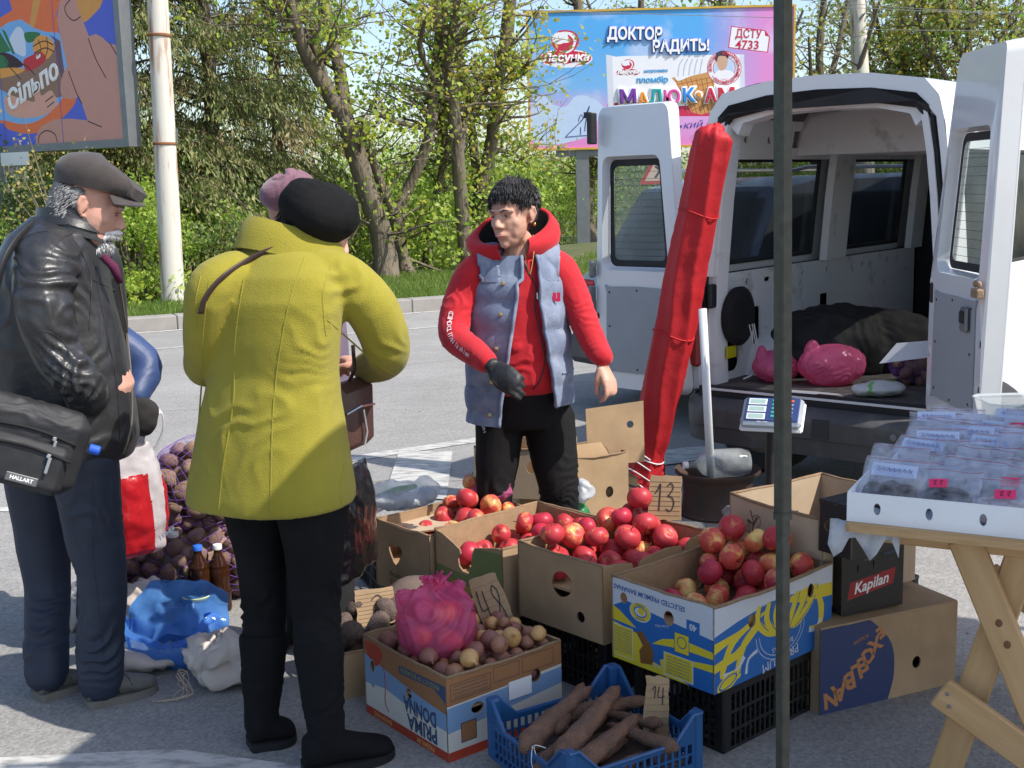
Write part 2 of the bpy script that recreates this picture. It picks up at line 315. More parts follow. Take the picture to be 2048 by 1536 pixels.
# painted markings, 4 mm above the asphalt
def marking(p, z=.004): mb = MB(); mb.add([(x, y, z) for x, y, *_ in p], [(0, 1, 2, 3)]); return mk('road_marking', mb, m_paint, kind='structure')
def band(a, b, w):
    a = V(a); b = V(b); n = unit(b - a).cross(V((0, 0, 1))) * (w / 2); return [a - n, b - n, b + n, a + n][::-1]
marking(band(road(-40, -1.75), road(45, -1.75), .08))
marking(band(road(-40, -.10), road(45, -.10), .10))
w0, w1 = G(560, 940), G(1010, 872); marking(band(w0 + (w0 - w1) * .4, w1 + (w1 - w0) * .35, .13))
marking([G(798, 905), G(905, 905), G(893, 1002), G(770, 990)], .008)
marking([G(1290, 905), G(1420, 893), G(1440, 920), G(1300, 935)], .008)
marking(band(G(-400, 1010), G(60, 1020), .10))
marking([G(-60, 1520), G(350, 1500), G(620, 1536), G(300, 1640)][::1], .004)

m_crack = M('crack_tar', (.07, .065, .06), .9, var=.3)
for sd, (x, y, a, ln) in enumerate(((-1.9, 5.6, .5, 1.6), (-.9, 6.3, .3, 1.1), (-3.2, 8.2, .45, 2.4), (2.2, 4.6, .7, 1.2), (-.6, 9.5, .4, 2.8), (-2.4, 11.0, .5, 3.0))):
    R = random.Random(sd); p = V((x, y, .002)); mb = MB(); P = [(p.x, p.y)]; aa = a
    for k in range(16): aa += R.gauss(0, .35) - (aa - a) * .3; P.append((P[-1][0] + cos(aa) * ln / 16, P[-1][1] + sin(aa) * ln / 16))
    stroke(mb, P, .0045, z=.0025, sub=2); mk('asphalt_crack', mb, m_crack, kind='structure')
R = random.Random(8); mb = MB()
for k in range(420):
    x, y = R.uniform(-3, 3), R.uniform(2.6, 9); s_ = R.uniform(.0015, .0055); mb.ell((x, y, s_ * .6), (s_ * R.uniform(.7, 1.5), s_, s_ * .7), 5, 3)
o = mk('loose_grit', mb, m_kerb); tag(o, 'loose grit scattered on the asphalt', 'grit', kind='stuff')
# ---- concrete lamp posts
def concrete_pole(p0, p1, r0, r1, label, extra=True, T=None):
    p0, p1 = V(p0), V(p1); ax = unit(p1 - p0); Lg = (p1 - p0).length
    root = empty('concrete_pole', label, 'utility pole', frame(V((1, 0, 0)), ax.cross(V((1, 0, 0))), p0)); root.matrix_world = Matrix.Translation(p0) @ ax.to_track_quat('Z', 'Y').to_matrix().to_4x4()
    mb = MB(); mb.lathe([(r0 + (r1 - r0) * i / 20, Lg * i / 20) for i in range(21)], 32); mk('shaft', mb, m_polec, root, smooth=.6); return root, Lg
m_polec = M('pole_weathered', (.60, .57, .50), .85, col2=(.34, .17, .08), scale=2.2, thr=(.53, .66), stretch=(4, 4, .45), bump=.5, bscale=45)
p0 = G(354, 633, .12); p0 = V((-4.55, 16.2, .1)); p1 = p0 + V((.0, 0, 8)); top = D(315, 0, 16.25); ax = unit(top - p0)
pole, Lg = concrete_pole(p0, p0 + ax * 8.2, .158, .108, 'rust-streaked white concrete pole on the grass verge beside the left billboard')
def ring_at(z, name, rr, h, mat): mb = MB(); k = .158 + (.108 - .158) * z / 8.2 + rr; mb.lathe([(k - rr * .8, z - h), (k, z - h * .6), (k, z + h * .6), (k - rr * .8, z + h)], 28); return mk(name, mb, mat, pole, smooth=.6)
ring_at(3.55, 'iron_band', .022, .02, m_rust); b2 = ring_at(2.16, 'iron_band', .016, .018, m_rust)
for a in (-2.3, -1.6, -1.2): mb = MB(); mb.tube([(.155 * cos(a), .155 * sin(a), 2.16), (.165 * cos(a), .165 * sin(a), 2.22), (.175 * cos(a - .05), .175 * sin(a - .05), 2.36)], .009, 6); mk('hook', mb, m_steel, pole)
mb = MB(); mb.rings([[(.153 * cos(a), .153 * sin(a), z) for a in (-1.15, -1.0, -.85, -.7)] + [(.156 * cos(a), .156 * sin(a), z) for a in (-.7, -.85, -1.0, -1.15)] for z in (1.22, 1.47)]); mk('paper_notice', mb, m_white, pole)
p0 = D(1738, 500, 30); p0.z = -.2; t = D(1712, -40, 30); ax = unit(t - p0)
pole, Lg = concrete_pole(p0, p0 + ax * 8.2, .24, .17, 'plain concrete pole standing behind the van roof')
pole_b = pole
for z in (4.2, 4.5, 5.5): ring_at(z, 'iron_band', .035, .025, m_rust)
mb = MB(); mb.tube([(.1, 0, 5.52), (.6, 0, 5.62)], .02, 6); mk('arm', mb, m_steel, pole)
wires = []
for (a, b, sag) in ((D(1600, 0, 27), D(2300, 30, 30), .1), (D(1640, 12, 27), D(2300, 22, 30), .1), (D(1730, 59, 27), D(2300, 45, 30), .1), (D(1040, 20, 17.4), D(1700, 40, 26), .0)):
    mb = MB(); mb.tube([a, (a + b) / 2 - V((0, 0, sag)), b], .007, 5, sub=6); tag(mk('overhead_wire', mb, m_steel), 'thin pale overhead wire crossing the sky ' + ('above the van roof, topmost', 'above the van roof, second down', 'just over the open right rear door', 'in front of the ice cream billboard')[len(wires)], 'wire'); wires.append(1)

# ---- trees
m_bark = M('bark', (.105, .085, .062), .95, col2=(.20, .165, .12), scale=9, stretch=(1, 1, .22), bump=1, bscale=26, bdist=.03)
def leafmat(n, c, c2=None, tr=.55):
    m = bpy.data.materials.new(n); m.use_nodes = True; t = m.node_tree; L = t.links.new; b = t.nodes['Principled BSDF']; o = t.nodes['Material Output']
    g = t.nodes.new('ShaderNodeNewGeometry'); mx = t.nodes.new('ShaderNodeMix'); mx.data_type = 'RGBA'; mx.inputs[6].default_value = (*c, 1); mx.inputs[7].default_value = (*(c2 or c), 1); L(g.outputs['Random Per Island'], mx.inputs[0])
    L(mx.outputs[2], b.inputs['Base Color']); b.inputs['Roughness'].default_value = .55; tl = t.nodes.new('ShaderNodeBsdfTranslucent'); L(mx.outputs[2], tl.inputs[0]); s = t.nodes.new('ShaderNodeMixShader'); s.inputs[0].default_value = tr
    L(b.outputs[0], s.inputs[1]); L(tl.outputs[0], s.inputs[2]); L(s.outputs[0], o.inputs[0]); MATS[n] = m; return m
lf_y = leafmat('leaf_yellow', (.42, .56, .06), (.56, .62, .09)); lf_o = leafmat('leaf_ochre', (.60, .48, .08), (.46, .46, .10)); lf_g = leafmat('leaf_green', (.20, .36, .05), (.34, .48, .08))
lf_d = leafmat('leaf_dark', (.10, .17, .05), (.17, .24, .08), .45); lf_c = leafmat('needle_olive', (.26, .33, .12), (.48, .48, .20), .5); lf_b = leafmat('needle_brown', (.46, .34, .18), (.32, .29, .13), .45); lf_h = leafmat('leaf_thicket', (.38, .54, .09), (.54, .66, .14))
def leaves(C, S, droop=0, asp=.6, dirs=None):     # quads at centres C (n,3), size S (n,)
    n = len(C); d = nrs.normal(size=(n, 3)) if dirs is None else dirs + nrs.normal(size=(n, 3)) * .35
    d[:, 2] -= droop; d /= np.linalg.norm(d, axis=1)[:, None]; e = np.cross(d, nrs.normal(size=(n, 3))); e /= np.linalg.norm(e, axis=1)[:, None] + 1e-9
    d = d * S[:, None] * .5; e = e * (S * asp * .5)[:, None]; nn = np.cross(d, e); nn /= np.linalg.norm(nn, axis=1)[:, None] + 1e-9; bow = nn * (S * .12)[:, None]
    co = np.stack([C - d, C + e * 1.0 + bow, C + d, C - e * 1.0 + bow], 1).reshape(-1, 3); return co, np.arange(n * 4).reshape(n, 4)
def branch_tree(name, label, limbs, r0, twigs=60, leafn=6000, lsize=.07, mats=(None,), wts=None, clump=.35, seed=1, spread=1.6, low=.35, group=None, cat='tree', base=None, bare=0):
    """limbs: polylines of (x,y,z,radius). Twigs sprout from them; leaves gather round the twig ends."""
    R = random.Random(seed); nr = np.random.RandomState(seed); b0 = V(limbs[0][0][:3]) if base is None else V(base); root = empty(name, label, cat, Matrix.Translation(b0), group)
    mb = MB(); ends = []
    for lb in limbs:
        P = [V(p[:3]) - b0 for p in lb]; Rr = [p[3] for p in lb]; Q, S = smooth_path(P, Rr, 5); Q = [p + V((R.gauss(0, 1), R.gauss(0, 1), 0)) * s * .05 for p, s in zip(Q, S)]; mb.tube(Q, S, 10)
        for k in range(int(twigs / len(limbs))):
            i = R.randrange(int(len(Q) * low), len(Q) - 1); p = Q[i]; s0 = S[i] * .35; az = R.uniform(0, 2 * pi); ln = spread * R.uniform(.4, 1.2) * (1 - .3 * i / len(Q)); d = V((cos(az), sin(az), R.uniform(-.15, .9))).normalized(); pts = [p]; 
            for j in range(4): d = unit(d + V((R.gauss(0, .3), R.gauss(0, .3), R.gauss(.04, .25)))); pts.append(pts[-1] + d * ln / 4)
            mb.tube(pts, [min(s0, .03) * (1 - j * .22) + .003 for j in range(5)], 4); ends.append(pts)
            for _ in range(3):
                j = R.randrange(1, 5); q = pts[j]; d2 = unit(V((R.gauss(0, 1), R.gauss(0, 1), R.gauss(.2, .7)))); q2 = q + d2 * ln * .3; q3 = q2 + unit(d2 + V((R.gauss(0, .5), R.gauss(0, .5), .3))) * ln * .25; mb.tube([q, q2, q3], [.008, .006, .003], 3); ends.append([q, q2, q3])
    mk('trunk', mb, m_bark, root, smooth=.8)
    E = np.array([tuple(e[min(len(e) - 1, R.randrange(1, len(e)))]) for e in ends for _ in range(2)]); nc = len(E); per = max(1, leafn // nc)
    w = nr.gamma(1.1, 1, nc); cnt = np.maximum(0, (w / w.mean() * per)).astype(int); ci = np.repeat(np.arange(nc), cnt)
    C = E[ci] + nr.normal(size=(len(ci), 3)) * clump * np.array([.5, .5, .38]) * nr.uniform(.4, 1.2, nc)[ci][:, None]; S = lsize * nr.uniform(.6, 1.4, len(C)); co, q = leaves(C, S, .1, .75)
    mi = nr.choice(len(mats), nc, p=wts)[ci]; link('crown', npmesh('crown', co, q, list(mats), mi), root); return root
def px(pts, y0, dy=0):                            # limb traced at a distance, lightly bent in depth
    n = len(pts); return [(*D(p[0], p[1], y0 + dy * i / max(1, n - 1) + .12 * sin(i * 1.7)), p[2]) for i, p in enumerate(pts)]
def trunkbase(lb, z=.1): p = lb[0]; lb[0] = (p[0], p[1], z, p[3] * 1.12); return lb
YG = (lf_y, lf_g, lf_o)
tb = trunkbase
branch_tree('tree', 'thick deciduous tree leaning left with a forked top, nearest the verge, young yellow-green leaves', [
    tb(px([(775, 582, .21), (762, 470, .18), (722, 340, .165), (695, 250, .15)], 19.6)), px([(697, 255, .13), (640, 160, .115), (600, 80, .10), (575, -20, .09), (560, -120, .08)], 19.6, -1),
    px([(695, 250, .12), (675, 120, .10), (652, 20, .09), (660, -110, .08)], 19.6, 1.2), px([(668, 190, .07), (640, 130, .06), (630, 60, .05), (650, -20, .03)], 19.6, 1), px([(652, 160, .06), (610, 65, .05), (560, 55, .03)], 19.6, -1)],
    .3, 60, 2600, .085, YG, (.6, .3, .1), .4, 3, 1.7, .3)
branch_tree('tree', 'slim dark tree with a low Y fork beside the thick leaning tree', [
    tb(px([(818, 570, .14), (800, 500, .12), (790, 432, .115)], 20.4)), px([(788, 430, .09), (755, 350, .075), (735, 290, .06), (715, 255, .05)], 20.4, -.4),
    px([(792, 432, .105), (815, 380, .095), (850, 300, .095), (862, 240, .09), (868, 160, .08), (880, 60, .09), (890, -60, .07)], 20.4, .5), px([(864, 245, .07), (880, 200, .06), (900, 180, .04)], 20.4, 1),
    px([(840, 255, .045), (780, 240, .04), (740, 215, .03)], 20.4, -1), px([(868, 160, .05), (840, 100, .04), (850, 40, .03)], 20.4, -1.5)], .2, 64, 2300, .085, YG, (.65, .3, .05), .4, 5, 1.6, .35)
branch_tree('tree', 'thin crooked sapling trunk between the Y-forked tree and the seller', [tb(px([(858, 565, .10), (856, 470, .085), (872, 400, .08), (885, 340, .075), (893, 285, .07), (880, 245, .07), (884, 200, .05)], 21.5)),
    px([(882, 262, .05), (890, 220, .04), (905, 190, .02)], 21.5, .5)], .13, 40, 1300, .08, YG, (.7, .3, 0), .35, 7, 1.3, .4)
branch_tree('tree', 'straight grey trunk rising left of the seller, with ochre blossom above', [tb(px([(945, 560, .14), (928, 470, .125), (918, 330, .115), (905, 200, .11), (890, 110, .10), (872, 0, .12), (862, -90, .1)], 20.8)),
    px([(918, 300, .09), (930, 240, .08), (955, 195, .07), (985, 165, .04)], 20.8, .8), px([(893, 130, .09), (905, 60, .07), (920, -40, .05)], 20.8, -.8)], .18, 70, 2900, .085, (lf_y, lf_o, lf_g), (.35, .45, .2), .42, 9, 1.7, .35)
branch_tree('tree', 'twin-stemmed tree right behind the seller, yellow blossom in its crown', [tb(px([(955, 560, .17), (957, 440, .155), (962, 385, .15)], 22)), px([(955, 400, .085), (948, 300, .085), (935, 200, .075), (915, 100, .09), (900, -20, .07)], 22, .7),
    px([(963, 385, .125), (980, 300, .12), (990, 230, .11), (998, 160, .10), (1015, 60, .12), (1025, -80, .09)], 22, -.5), px([(998, 165, .06), (1040, 150, .05), (1060, 120, .03)], 22, -1), px([(985, 300, .05), (1020, 305, .04), (1060, 330, .02)], 22, 1)],
    .2, 90, 3400, .085, (lf_y, lf_o, lf_g), (.4, .4, .2), .36, 11, 1.35, .3)
branch_tree('tree', 'dark trunk behind the steel leg of the ice cream billboard', [tb(px([(1176, 540, .24), (1174, 430, .2), (1172, 300, .19), (1168, 180, .16), (1158, 40, .12), (1148, -80, .08)], 30)), px([(1170, 400, .08), (1195, 330, .06), (1215, 290, .04)], 30, -.5)], .2, 55, 2000, .09, (lf_y, lf_g, lf_o), (.5, .3, .2), .42, 13, 1.8, .3)
for i, (x, y0, h, sd) in enumerate(((1290, 36, 9.6, 21), (1450, 31, 9.5, 22), (1640, 31, 7.6, 23), (1800, 34, 8.6, 24), (1930, 32, 8.2, 25), (2060, 33, 9, 26))):
    b0 = D(x, 500, y0); b0.z = -.3; R = random.Random(sd); limbs = [[(b0.x, b0.y, -.3, .2), (b0.x + .2, b0.y, h * .3, .16), (b0.x - .1, b0.y, h * .6, .1), (b0.x + .2, b0.y, h, .04)]]
    for k in range(5): a = k * 1.25 + R.random(); z = h * R.uniform(.18, .5); limbs.append([(b0.x + .1, b0.y, z, .09), (b0.x + cos(a) * 1.1, b0.y + sin(a) * 1.1, z + 1.4, .07), (b0.x + cos(a) * 1.9, b0.y + sin(a) * 1.9, z + 3.2, .03)])
    lab = ['tall young-leafed tree above the middle of the ice cream billboard', 'young-leafed tree above the right end of the ice cream billboard', 'airy tree with ochre buds just right of the dark tent pole, over the van roof', 'dense olive-leafed tree behind the far concrete pole',
           'ochre-budded tree above the open right van door', 'tree at the right edge beside the back of the grey road sign', 'thin far tree left of the ice cream billboard', 'far tree seen between the twin stems behind the seller', 'far pale tree seen behind the thick leaning tree', 'far tree between the conifers and the leaning tree'][i]
    dense = i in (3, 4, 5)
    branch_tree('tree', lab, limbs, .2, 130 if dense else 80, 7500 if dense else 1500, .11, (lf_o, lf_g, lf_c) if i in (2, 3, 4, 5) else YG, (.35, .3, .35) if i in (2, 3, 4, 5) else (.5, .3, .2), .5, sd, 1.9, .2)
# conifers on the left, drooping sprays
def conifer(label, x, y0, h, rad, n, seed, brown=.18, z0=.2):
    b0 = D(x, 500, y0); b0.z = .05; nr = np.random.RandomState(seed); R = random.Random(seed); root = empty('conifer_tree', label, 'tree', Matrix.Translation(b0), 'conifers on the left')
    mb = MB(); mb.tube([(0, 0, -.1), (.1, 0, h * .35), (-.05, .1, h * .7), (0, 0, h)], [.15, .12, .07, .02], 8, sub=5); C = []; DD = []
    for k in range(150):
        z = h * (z0 + (1 - z0) * R.random() ** 1.15); f = max(.25, 1 - .62 * z / h); az = R.uniform(0, 2 * pi); Lb = rad * f * R.uniform(.6, 1.1); d = V((cos(az), sin(az), 0)); p = V((0, 0, z)); pts = [p]
        for j in range(1, 6): u = j / 5; pts.append(p + d * Lb * u + V((R.gauss(0, .07), R.gauss(0, .07), Lb * (.18 * sin(u * 2.4) - .34 * u * u))))
        mb.tube(pts, [.022, .02, .016, .012, .008, .003], 4)
        for _ in range(n // 150 // 6):
            u = R.uniform(.15, 1.05) * 5; i = min(4, int(u)); q = pts[i].lerp(pts[i + 1], min(1.1, u - i)); sd = V((-d.y, d.x, 0)) * R.gauss(0, .30 * Lb * .5); q = q + sd * (1.1 - u / 6); L0 = R.uniform(.15, .4)
            dr = unit(d * .5 + sd * .8 + V((0, 0, -.75)))
            for t in range(6): C.append(q + dr * L0 * t / 6 + V((R.gauss(0, .03), R.gauss(0, .03), R.gauss(0, .03)))); DD.append(dr)
    mk('trunk', mb, m_bark, root, smooth=.8); C = np.array(C); S = nr.uniform(.06, .14, len(C)); co, q = leaves(C, S, .3, .26, np.array(DD)); mi = nr.choice(3, len(C), p=(1 - brown - .25, brown, .25))
    k = np.array([noise.noise(V(c) * .6) for c in C[::6].tolist()]).repeat(6)[:len(C)]; mi = np.where(k > .38, 1, mi); link('crown', npmesh('crown', co, q, [lf_c, lf_b, lf_d], mi), root); return root
conifer('olive conifer with drooping sprays behind the left billboard', 60, 20.5, 9.5, 3.2, 40000, 41)
conifer('dark conifer between the left billboard and the concrete pole', 265, 19.5, 9.5, 2.8, 52000, 42, .12, .12)
conifer('broad olive conifer just right of the concrete pole', 430, 20.5, 10, 3.2, 62000, 43, .14, .10)
conifer('brownish loose conifer nearest the leaning deciduous tree', 560, 22.5, 9.5, 2.4, 36000, 44, .2, .14)

# shrubs and thicket
def shrub(label, x, y, rx, rz, n, mats, w, seed, ls=.07, cat='shrub', name='shrub', stems=26):
    nr = np.random.RandomState(seed); R = random.Random(seed); b0 = D(x, 560, y); b0.z = .1; root = empty(name, label, cat, Matrix.Translation(b0)); mb = MB(); C = []
    for k in range(stems):
        az = R.uniform(0, 2 * pi); t = R.uniform(.2, 1); e = V((cos(az) * rx * t, sin(az) * rx * t, rz * R.uniform(.5, 1.05) * (1.1 - t * .4))); m = e * .5 + V((0, 0, rz * .12)); mb.tube([(0, 0, 0), m, e], [.02, .012, .004], 4)
        for _ in range(6): q = m.lerp(e, R.uniform(.1, 1.1)) + V((R.gauss(0, .12), R.gauss(0, .12), R.gauss(0, .1))); C.append(tuple(q))
    C = np.array(C); ci = nr.randint(0, len(C), n); P = C[ci] + nr.normal(size=(n, 3)) * .10; P[:, 2] = np.abs(P[:, 2]); co, q = leaves(P, ls * nr.uniform(.6, 1.3, n), .0, .7); mk('stem', mb, m_bark, root)
    link('foliage', npmesh('foliage', co, q, list(mats), nr.choice(len(mats), len(C), p=w)[ci]), root)
shrub('bright green leafy bush at the foot of the conifers left of the pole', 265, 17.6, .95, 1.9, 4200, (lf_h, lf_g), (.6, .4), 51)
shrub('low bright green plants round the foot of the concrete pole', 290, 16.6, .8, .5, 1500, (lf_h, lf_y), (.6, .4), 52)
shrub('orange-budded tall weed stems in front of the left billboard', 135, 14.9, .7, 3.0, 260, (lf_o, lf_b), (.6, .4), 53, .05, stems=7)
shrub('green bush under the left billboard', 20, 17.6, 1.7, 2.3, 6000, (lf_d, lf_g, lf_c), (.4, .3, .3), 54)
shrub('dark green undergrowth bush right of the concrete pole', 440, 19, 1.6, 1.4, 3600, (lf_g, lf_d, lf_c), (.5, .25, .25), 55)
def mass(name, n, u0, u1, n0, n1, zf, mats, w, ls, seed, clump=420, stems=0):
    nr = np.random.RandomState(seed); cu = nr.uniform(u0, u1, clump); cn = nr.uniform(n0, n1, clump); ch = zf(cu, cn) * nr.uniform(.55, 1.0, clump); ci = nr.randint(0, clump, n)
    u = cu[ci] + nr.normal(size=n) * .45; v = cn[ci] + nr.normal(size=n) * .45; z = ch[ci] * nr.uniform(0, 1, n) ** .6 + nr.normal(size=n) * .12 - .1
    P = np.stack([K0.x + UR.x * u + NR.x * v, K0.y + UR.y * u + NR.y * v, z], 1); co, q = leaves(P, ls * nr.uniform(.5, 1.4, n), 0, .6); mi = nr.choice(len(mats), clump, p=w)[ci]
    o = link(name, npmesh(name, co, q, list(mats), mi)); tag(o, None, None, kind='stuff'); return o
o = mass('thicket', 175000, -6, 27, 4.6, 17, lambda u, v: (2.1 + .06 * v + .3 * np.sin(u * .9)) * ((u < 8.2) | (v > 11.2)) - 1.0 * ((u >= 8.2) & (v <= 11.2)), (lf_h, lf_g, lf_y), (.55, .3, .15), .10, 61, 900); o['label'] = 'bright green thicket of young saplings beyond the verge'; o['category'] = 'thicket'
mb = MB(); R = random.Random(3)
for k in range(650):
    u, v = R.uniform(-6, 26), R.uniform(5, 16); v = v + 6 if u > 7.5 else v; p = road(u, v, -.3); h = R.uniform(1.6, 3.1); mb.tube([p, p + V((R.gauss(0, .15), R.gauss(0, .15), h * .6)), p + V((R.gauss(0, .35), R.gauss(0, .3), h))], [.014, .01, .004], 3)
tag(mk('thicket_stems', mb, m_bark), 'thin bare stems among the green thicket', 'stems', kind='stuff')
o = mass('far_woods', 60000, -40, 60, 30, 46, lambda u, v: 2.5 + .35 * np.sin(u * .31) + .25 * np.sin(u * .9), (lf_c, lf_g, lf_b, lf_d), (.3, .3, .25, .15), .24, 62, 900); o['label'] = 'grey-green far wood behind the thicket'; o['category'] = 'woods'
# grass blades on the verge
n = 90000; u = nrs.uniform(-7, 16, n); v = .32 + 5.6 * nrs.uniform(0, 1, n) ** 1.5; z0 = .13 + .05 * np.sin(u * .7) * np.clip(v - .4, 0, 1) + .10 * np.clip((v - 1) / 5, 0, 1)
keep = np.array([noise.noise(V((a * .8, b * .8, 0))) for a, b in zip(u[::1].tolist(), v.tolist())]) > -.35; u, v, z0 = u[keep], v[keep], z0[keep]; n = len(u)
B = np.stack([K0.x + UR.x * u + NR.x * v, K0.y + UR.y * u + NR.y * v, z0], 1); h = nrs.uniform(.03, .10, n); a = nrs.uniform(0, 2 * pi, n); w = .008
T3 = B + np.stack([nrs.normal(size=n) * .03, nrs.normal(size=n) * .03, h], 1); dx = np.stack([np.cos(a) * w, np.sin(a) * w, 0 * a], 1)
lf_gr = leafmat('grass_blade', (.12, .24, .03), (.26, .34, .07))
o = link('grass', npmesh('grass', np.stack([B - dx, B + dx, T3], 1).reshape(-1, 3), np.arange(n * 3).reshape(n, 3), lf_gr)); tag(o, 'short green grass on the verge behind the kerb', 'grass', kind='stuff')
# ================================================================ BILLBOARDS AND SIGNS
def lin(c): return tuple(((k / 255 + .055) / 1.055) ** 2.4 if k > 10 else k / 255 / 12.92 for k in c)
def PC(r, g, b, rough=.55, var=.03): return M('print_%d_%d_%d' % (r, g, b), lin((r, g, b)), rough, var=var)
def onT(T, x, y, off=0):                          # photo pixel -> local xy on the plane of T
    o = T.translation; n = T.to_3x3().col[2]; r = ray(x, y); c = V((0, 0, CAMH)); p = c + r * ((o - c).dot(n) / r.dot(n)); q = T.inverted() @ p; return (q.x, q.y)
m_dframe = M('dark_frame', (.10, .10, .11), .5, .4); m_yframe = M('yellow_frame_paint', lin((205, 165, 60)), .6)
# --- left billboard
br = D(250, 278, 16.2); bl = D(0, 303, 17.5); xd = unit(V((br.x - bl.x, br.y - bl.y, 0)))
TB = frame(xd, (0, 0, 1), br - xd * 6.0 + V((0, 0, 0))); root = empty('billboard', 'tall billboard at the left edge printed with a big hand and a bag of groceries', 'billboard', TB)
cr = lambda pts, k=3.657: [onT(TB, x / k, y / k) for x, y in pts]
cols = [PC(88, 104, 205), PC(236, 118, 68), PC(222, 155, 82), PC(128, 180, 232), PC(203, 148, 133), PC(150, 114, 95), PC(110, 85, 100), PC(235, 160, 75), PC(205, 50, 60), PC(215, 222, 240), PC(50, 120, 70), PC(60, 30, 40), PC(225, 165, 145), PC(110, 90, 180), PC(235, 235, 220)]
paints = [(cr([(440, -400), (760, -200), (760, 0), (720, 70), (620, 170), (520, 100), (380, 0)]), 13), (cr(sp([(0, 640), (-200, 500), (-200, 1000), (0, 900), (60, 945), (200, 978), (330, 950), (480, 840), (560, 720), (540, 560), (400, 500)])), 1),
    (cr(sp([(-100, 220), (0, 195), (150, 130), (290, 205), (430, 240), (492, 400), (492, 560), (455, 720), (330, 850), (200, 905), (60, 885), (-100, 800)])), 3), (cr([(-200, -400), (700, -400), (440, 0), (415, 100), (430, 240), (330, 232), (250, 205), (150, 140), (60, 165), (0, 205), (-100, 230), (-200, 250), (-200, 100), (0, 130), (90, 75), (70, 0)]), 1),
    (cr(sp([(560, -100), (750, -100), (745, 20), (700, 90), (605, 165), (560, 60)])), 2), (cr([(250, -50), (310, -50), (250, 200), (215, 185)]), 2), (cr([(440, 300), (470, 520), (430, 690), (400, 300), (360, 250)]), 6),
    (cr([(-100, 560), (0, 560), (180, 500), (400, 305), (430, 500), (480, 700), (250, 750), (130, 725), (-20, 640)]), 5), (cr(sp([(60, 330), (120, 200), (170, 230), (190, 380), (160, 410)])), 9), (cr([(-20, 200), (80, 370), (0, 400)]), 10), (cr([(40, 230), (10, 210), (95, 400), (110, 390)]), 10), (cr(sp([(-60, 400), (60, 390), (170, 470), (100, 500), (-60, 490)])), 11), (cr(sp([(-60, 420), (20, 405), (60, 480), (-60, 510)])), 10),
    (cr(sp([(180, 240), (290, 240), (270, 290), (200, 310)])), 10), (cr(sp([(240, 330), (270, 270), (330, 262), (390, 310), (395, 360), (345, 430), (260, 400)])), 7), (cr(sp([(170, 445), (230, 405), (300, 378), (335, 430), (290, 480), (200, 520)])), 8), (cr(sp([(265, 405), (290, 390), (295, 415), (270, 432)])), 14), (cr(sp([(-60, 520), (60, 495), (180, 505), (120, 545), (-60, 580)])), 7),
    (cr(sp([(30, 740), (60, 695), (140, 715), (250, 745), (250, 690), (290, 665), (305, 700), (370, 660), (395, 690), (415, 730), (400, 790), (300, 850), (150, 862), (60, 830)])), 12), (cr(sp([(443, 640), (455, 560), (500, 480), (560, 590), (575, 700), (510, 725), (455, 700)])), 4),
    (cr([(650, 265), (700, 248), (750, 275), (790, 315), (840, 325), (900, 400), (1000, 1100), (262, 1100), (262, 1000), (300, 925), (400, 872), (520, 868), (640, 880), (600, 760), (500, 520), (440, 260), (418, 150), (430, 30), (470, -80), (540, -90), (570, 60)]), 4)]
def st(pts, w, k=3.657): c = cr(pts, k); return ribbon([(x, y) for x, y in c], w, 4)
for ln in ([(590, 120), (540, 150), (490, 110), (475, 50), (520, -10)], [(645, 280), (700, 430), (775, 570)], [(800, 310), (860, 410)], [(640, 885), (745, 930)], [(500, 520), (560, 680), (600, 760)], [(280, 1050), (290, 990), (340, 955), (400, 980), (420, 1040)], [(120, 455), (190, 480), (257, 548)], [(30, 430), (80, 500), (152, 580)], [(330, 745), (390, 700)], [(345, 785), (395, 745)], [(240, 340), (320, 300), (390, 330)], [(250, 390), (330, 350), (395, 380)], [(280, 290), (300, 360), (270, 410)], [(340, 270), (350, 350), (330, 420)]): paints.append((st(ln, .016), 11))
W = 6.0; H = 3.1; mb = plate(rect(0, 0, W, H), (), [([(min(max(x, -.5), W + .5), min(max(y, -.5), H + .5)) for x, y in p], m) for p, m in paints], .01); mk('printed_sheet', mb, cols, root)
mb = MB(); mb.box((W / 2, -.05, -.08), (W + .2, .1, .22)); mb.box((W / 2, H + .05, -.08), (W + .2, .1, .22)); mb.box((W + .05, H / 2, -.08), (.1, H, .22)); mb.box((-.05, H / 2, -.08), (.1, H, .22)); mk('frame', mb, m_steel, root)
mb = MB(); mb.box((W / 2, H / 2, -.12), (W, H, .1)); mb.box((W / 2, -2.4, -.4), (.45, 5, .4)); mk('backing_and_leg', mb, m_steel, root)
for k in range(1, 5): mb = MB(); mb.box((k * 1.2, H / 2, .002), (.006, H, .004)); mk('seam', mb, cols[13], root)
def lt(T, x, y, ang=0, off=.004): u, v = onT(T, x, y); return Matrix.Translation((u, v, off)) @ Matrix.Rotation(ang, 4, 'Z')
text('Сільпо', .36, lt(TB, 232 / 3.657, 638 / 3.657, .36), PC(240, 238, 235), root, 'lettering', 0, .25, bev=.012)
mb = MB(); a = onT(TB, 5, 303); b = onT(TB, 62, 325); mb.box(((a[0] + b[0]) / 2, b[1] + .06, .03), (b[0] - a[0], .18, .02)); mk('number_plate', mb, m_white, root)
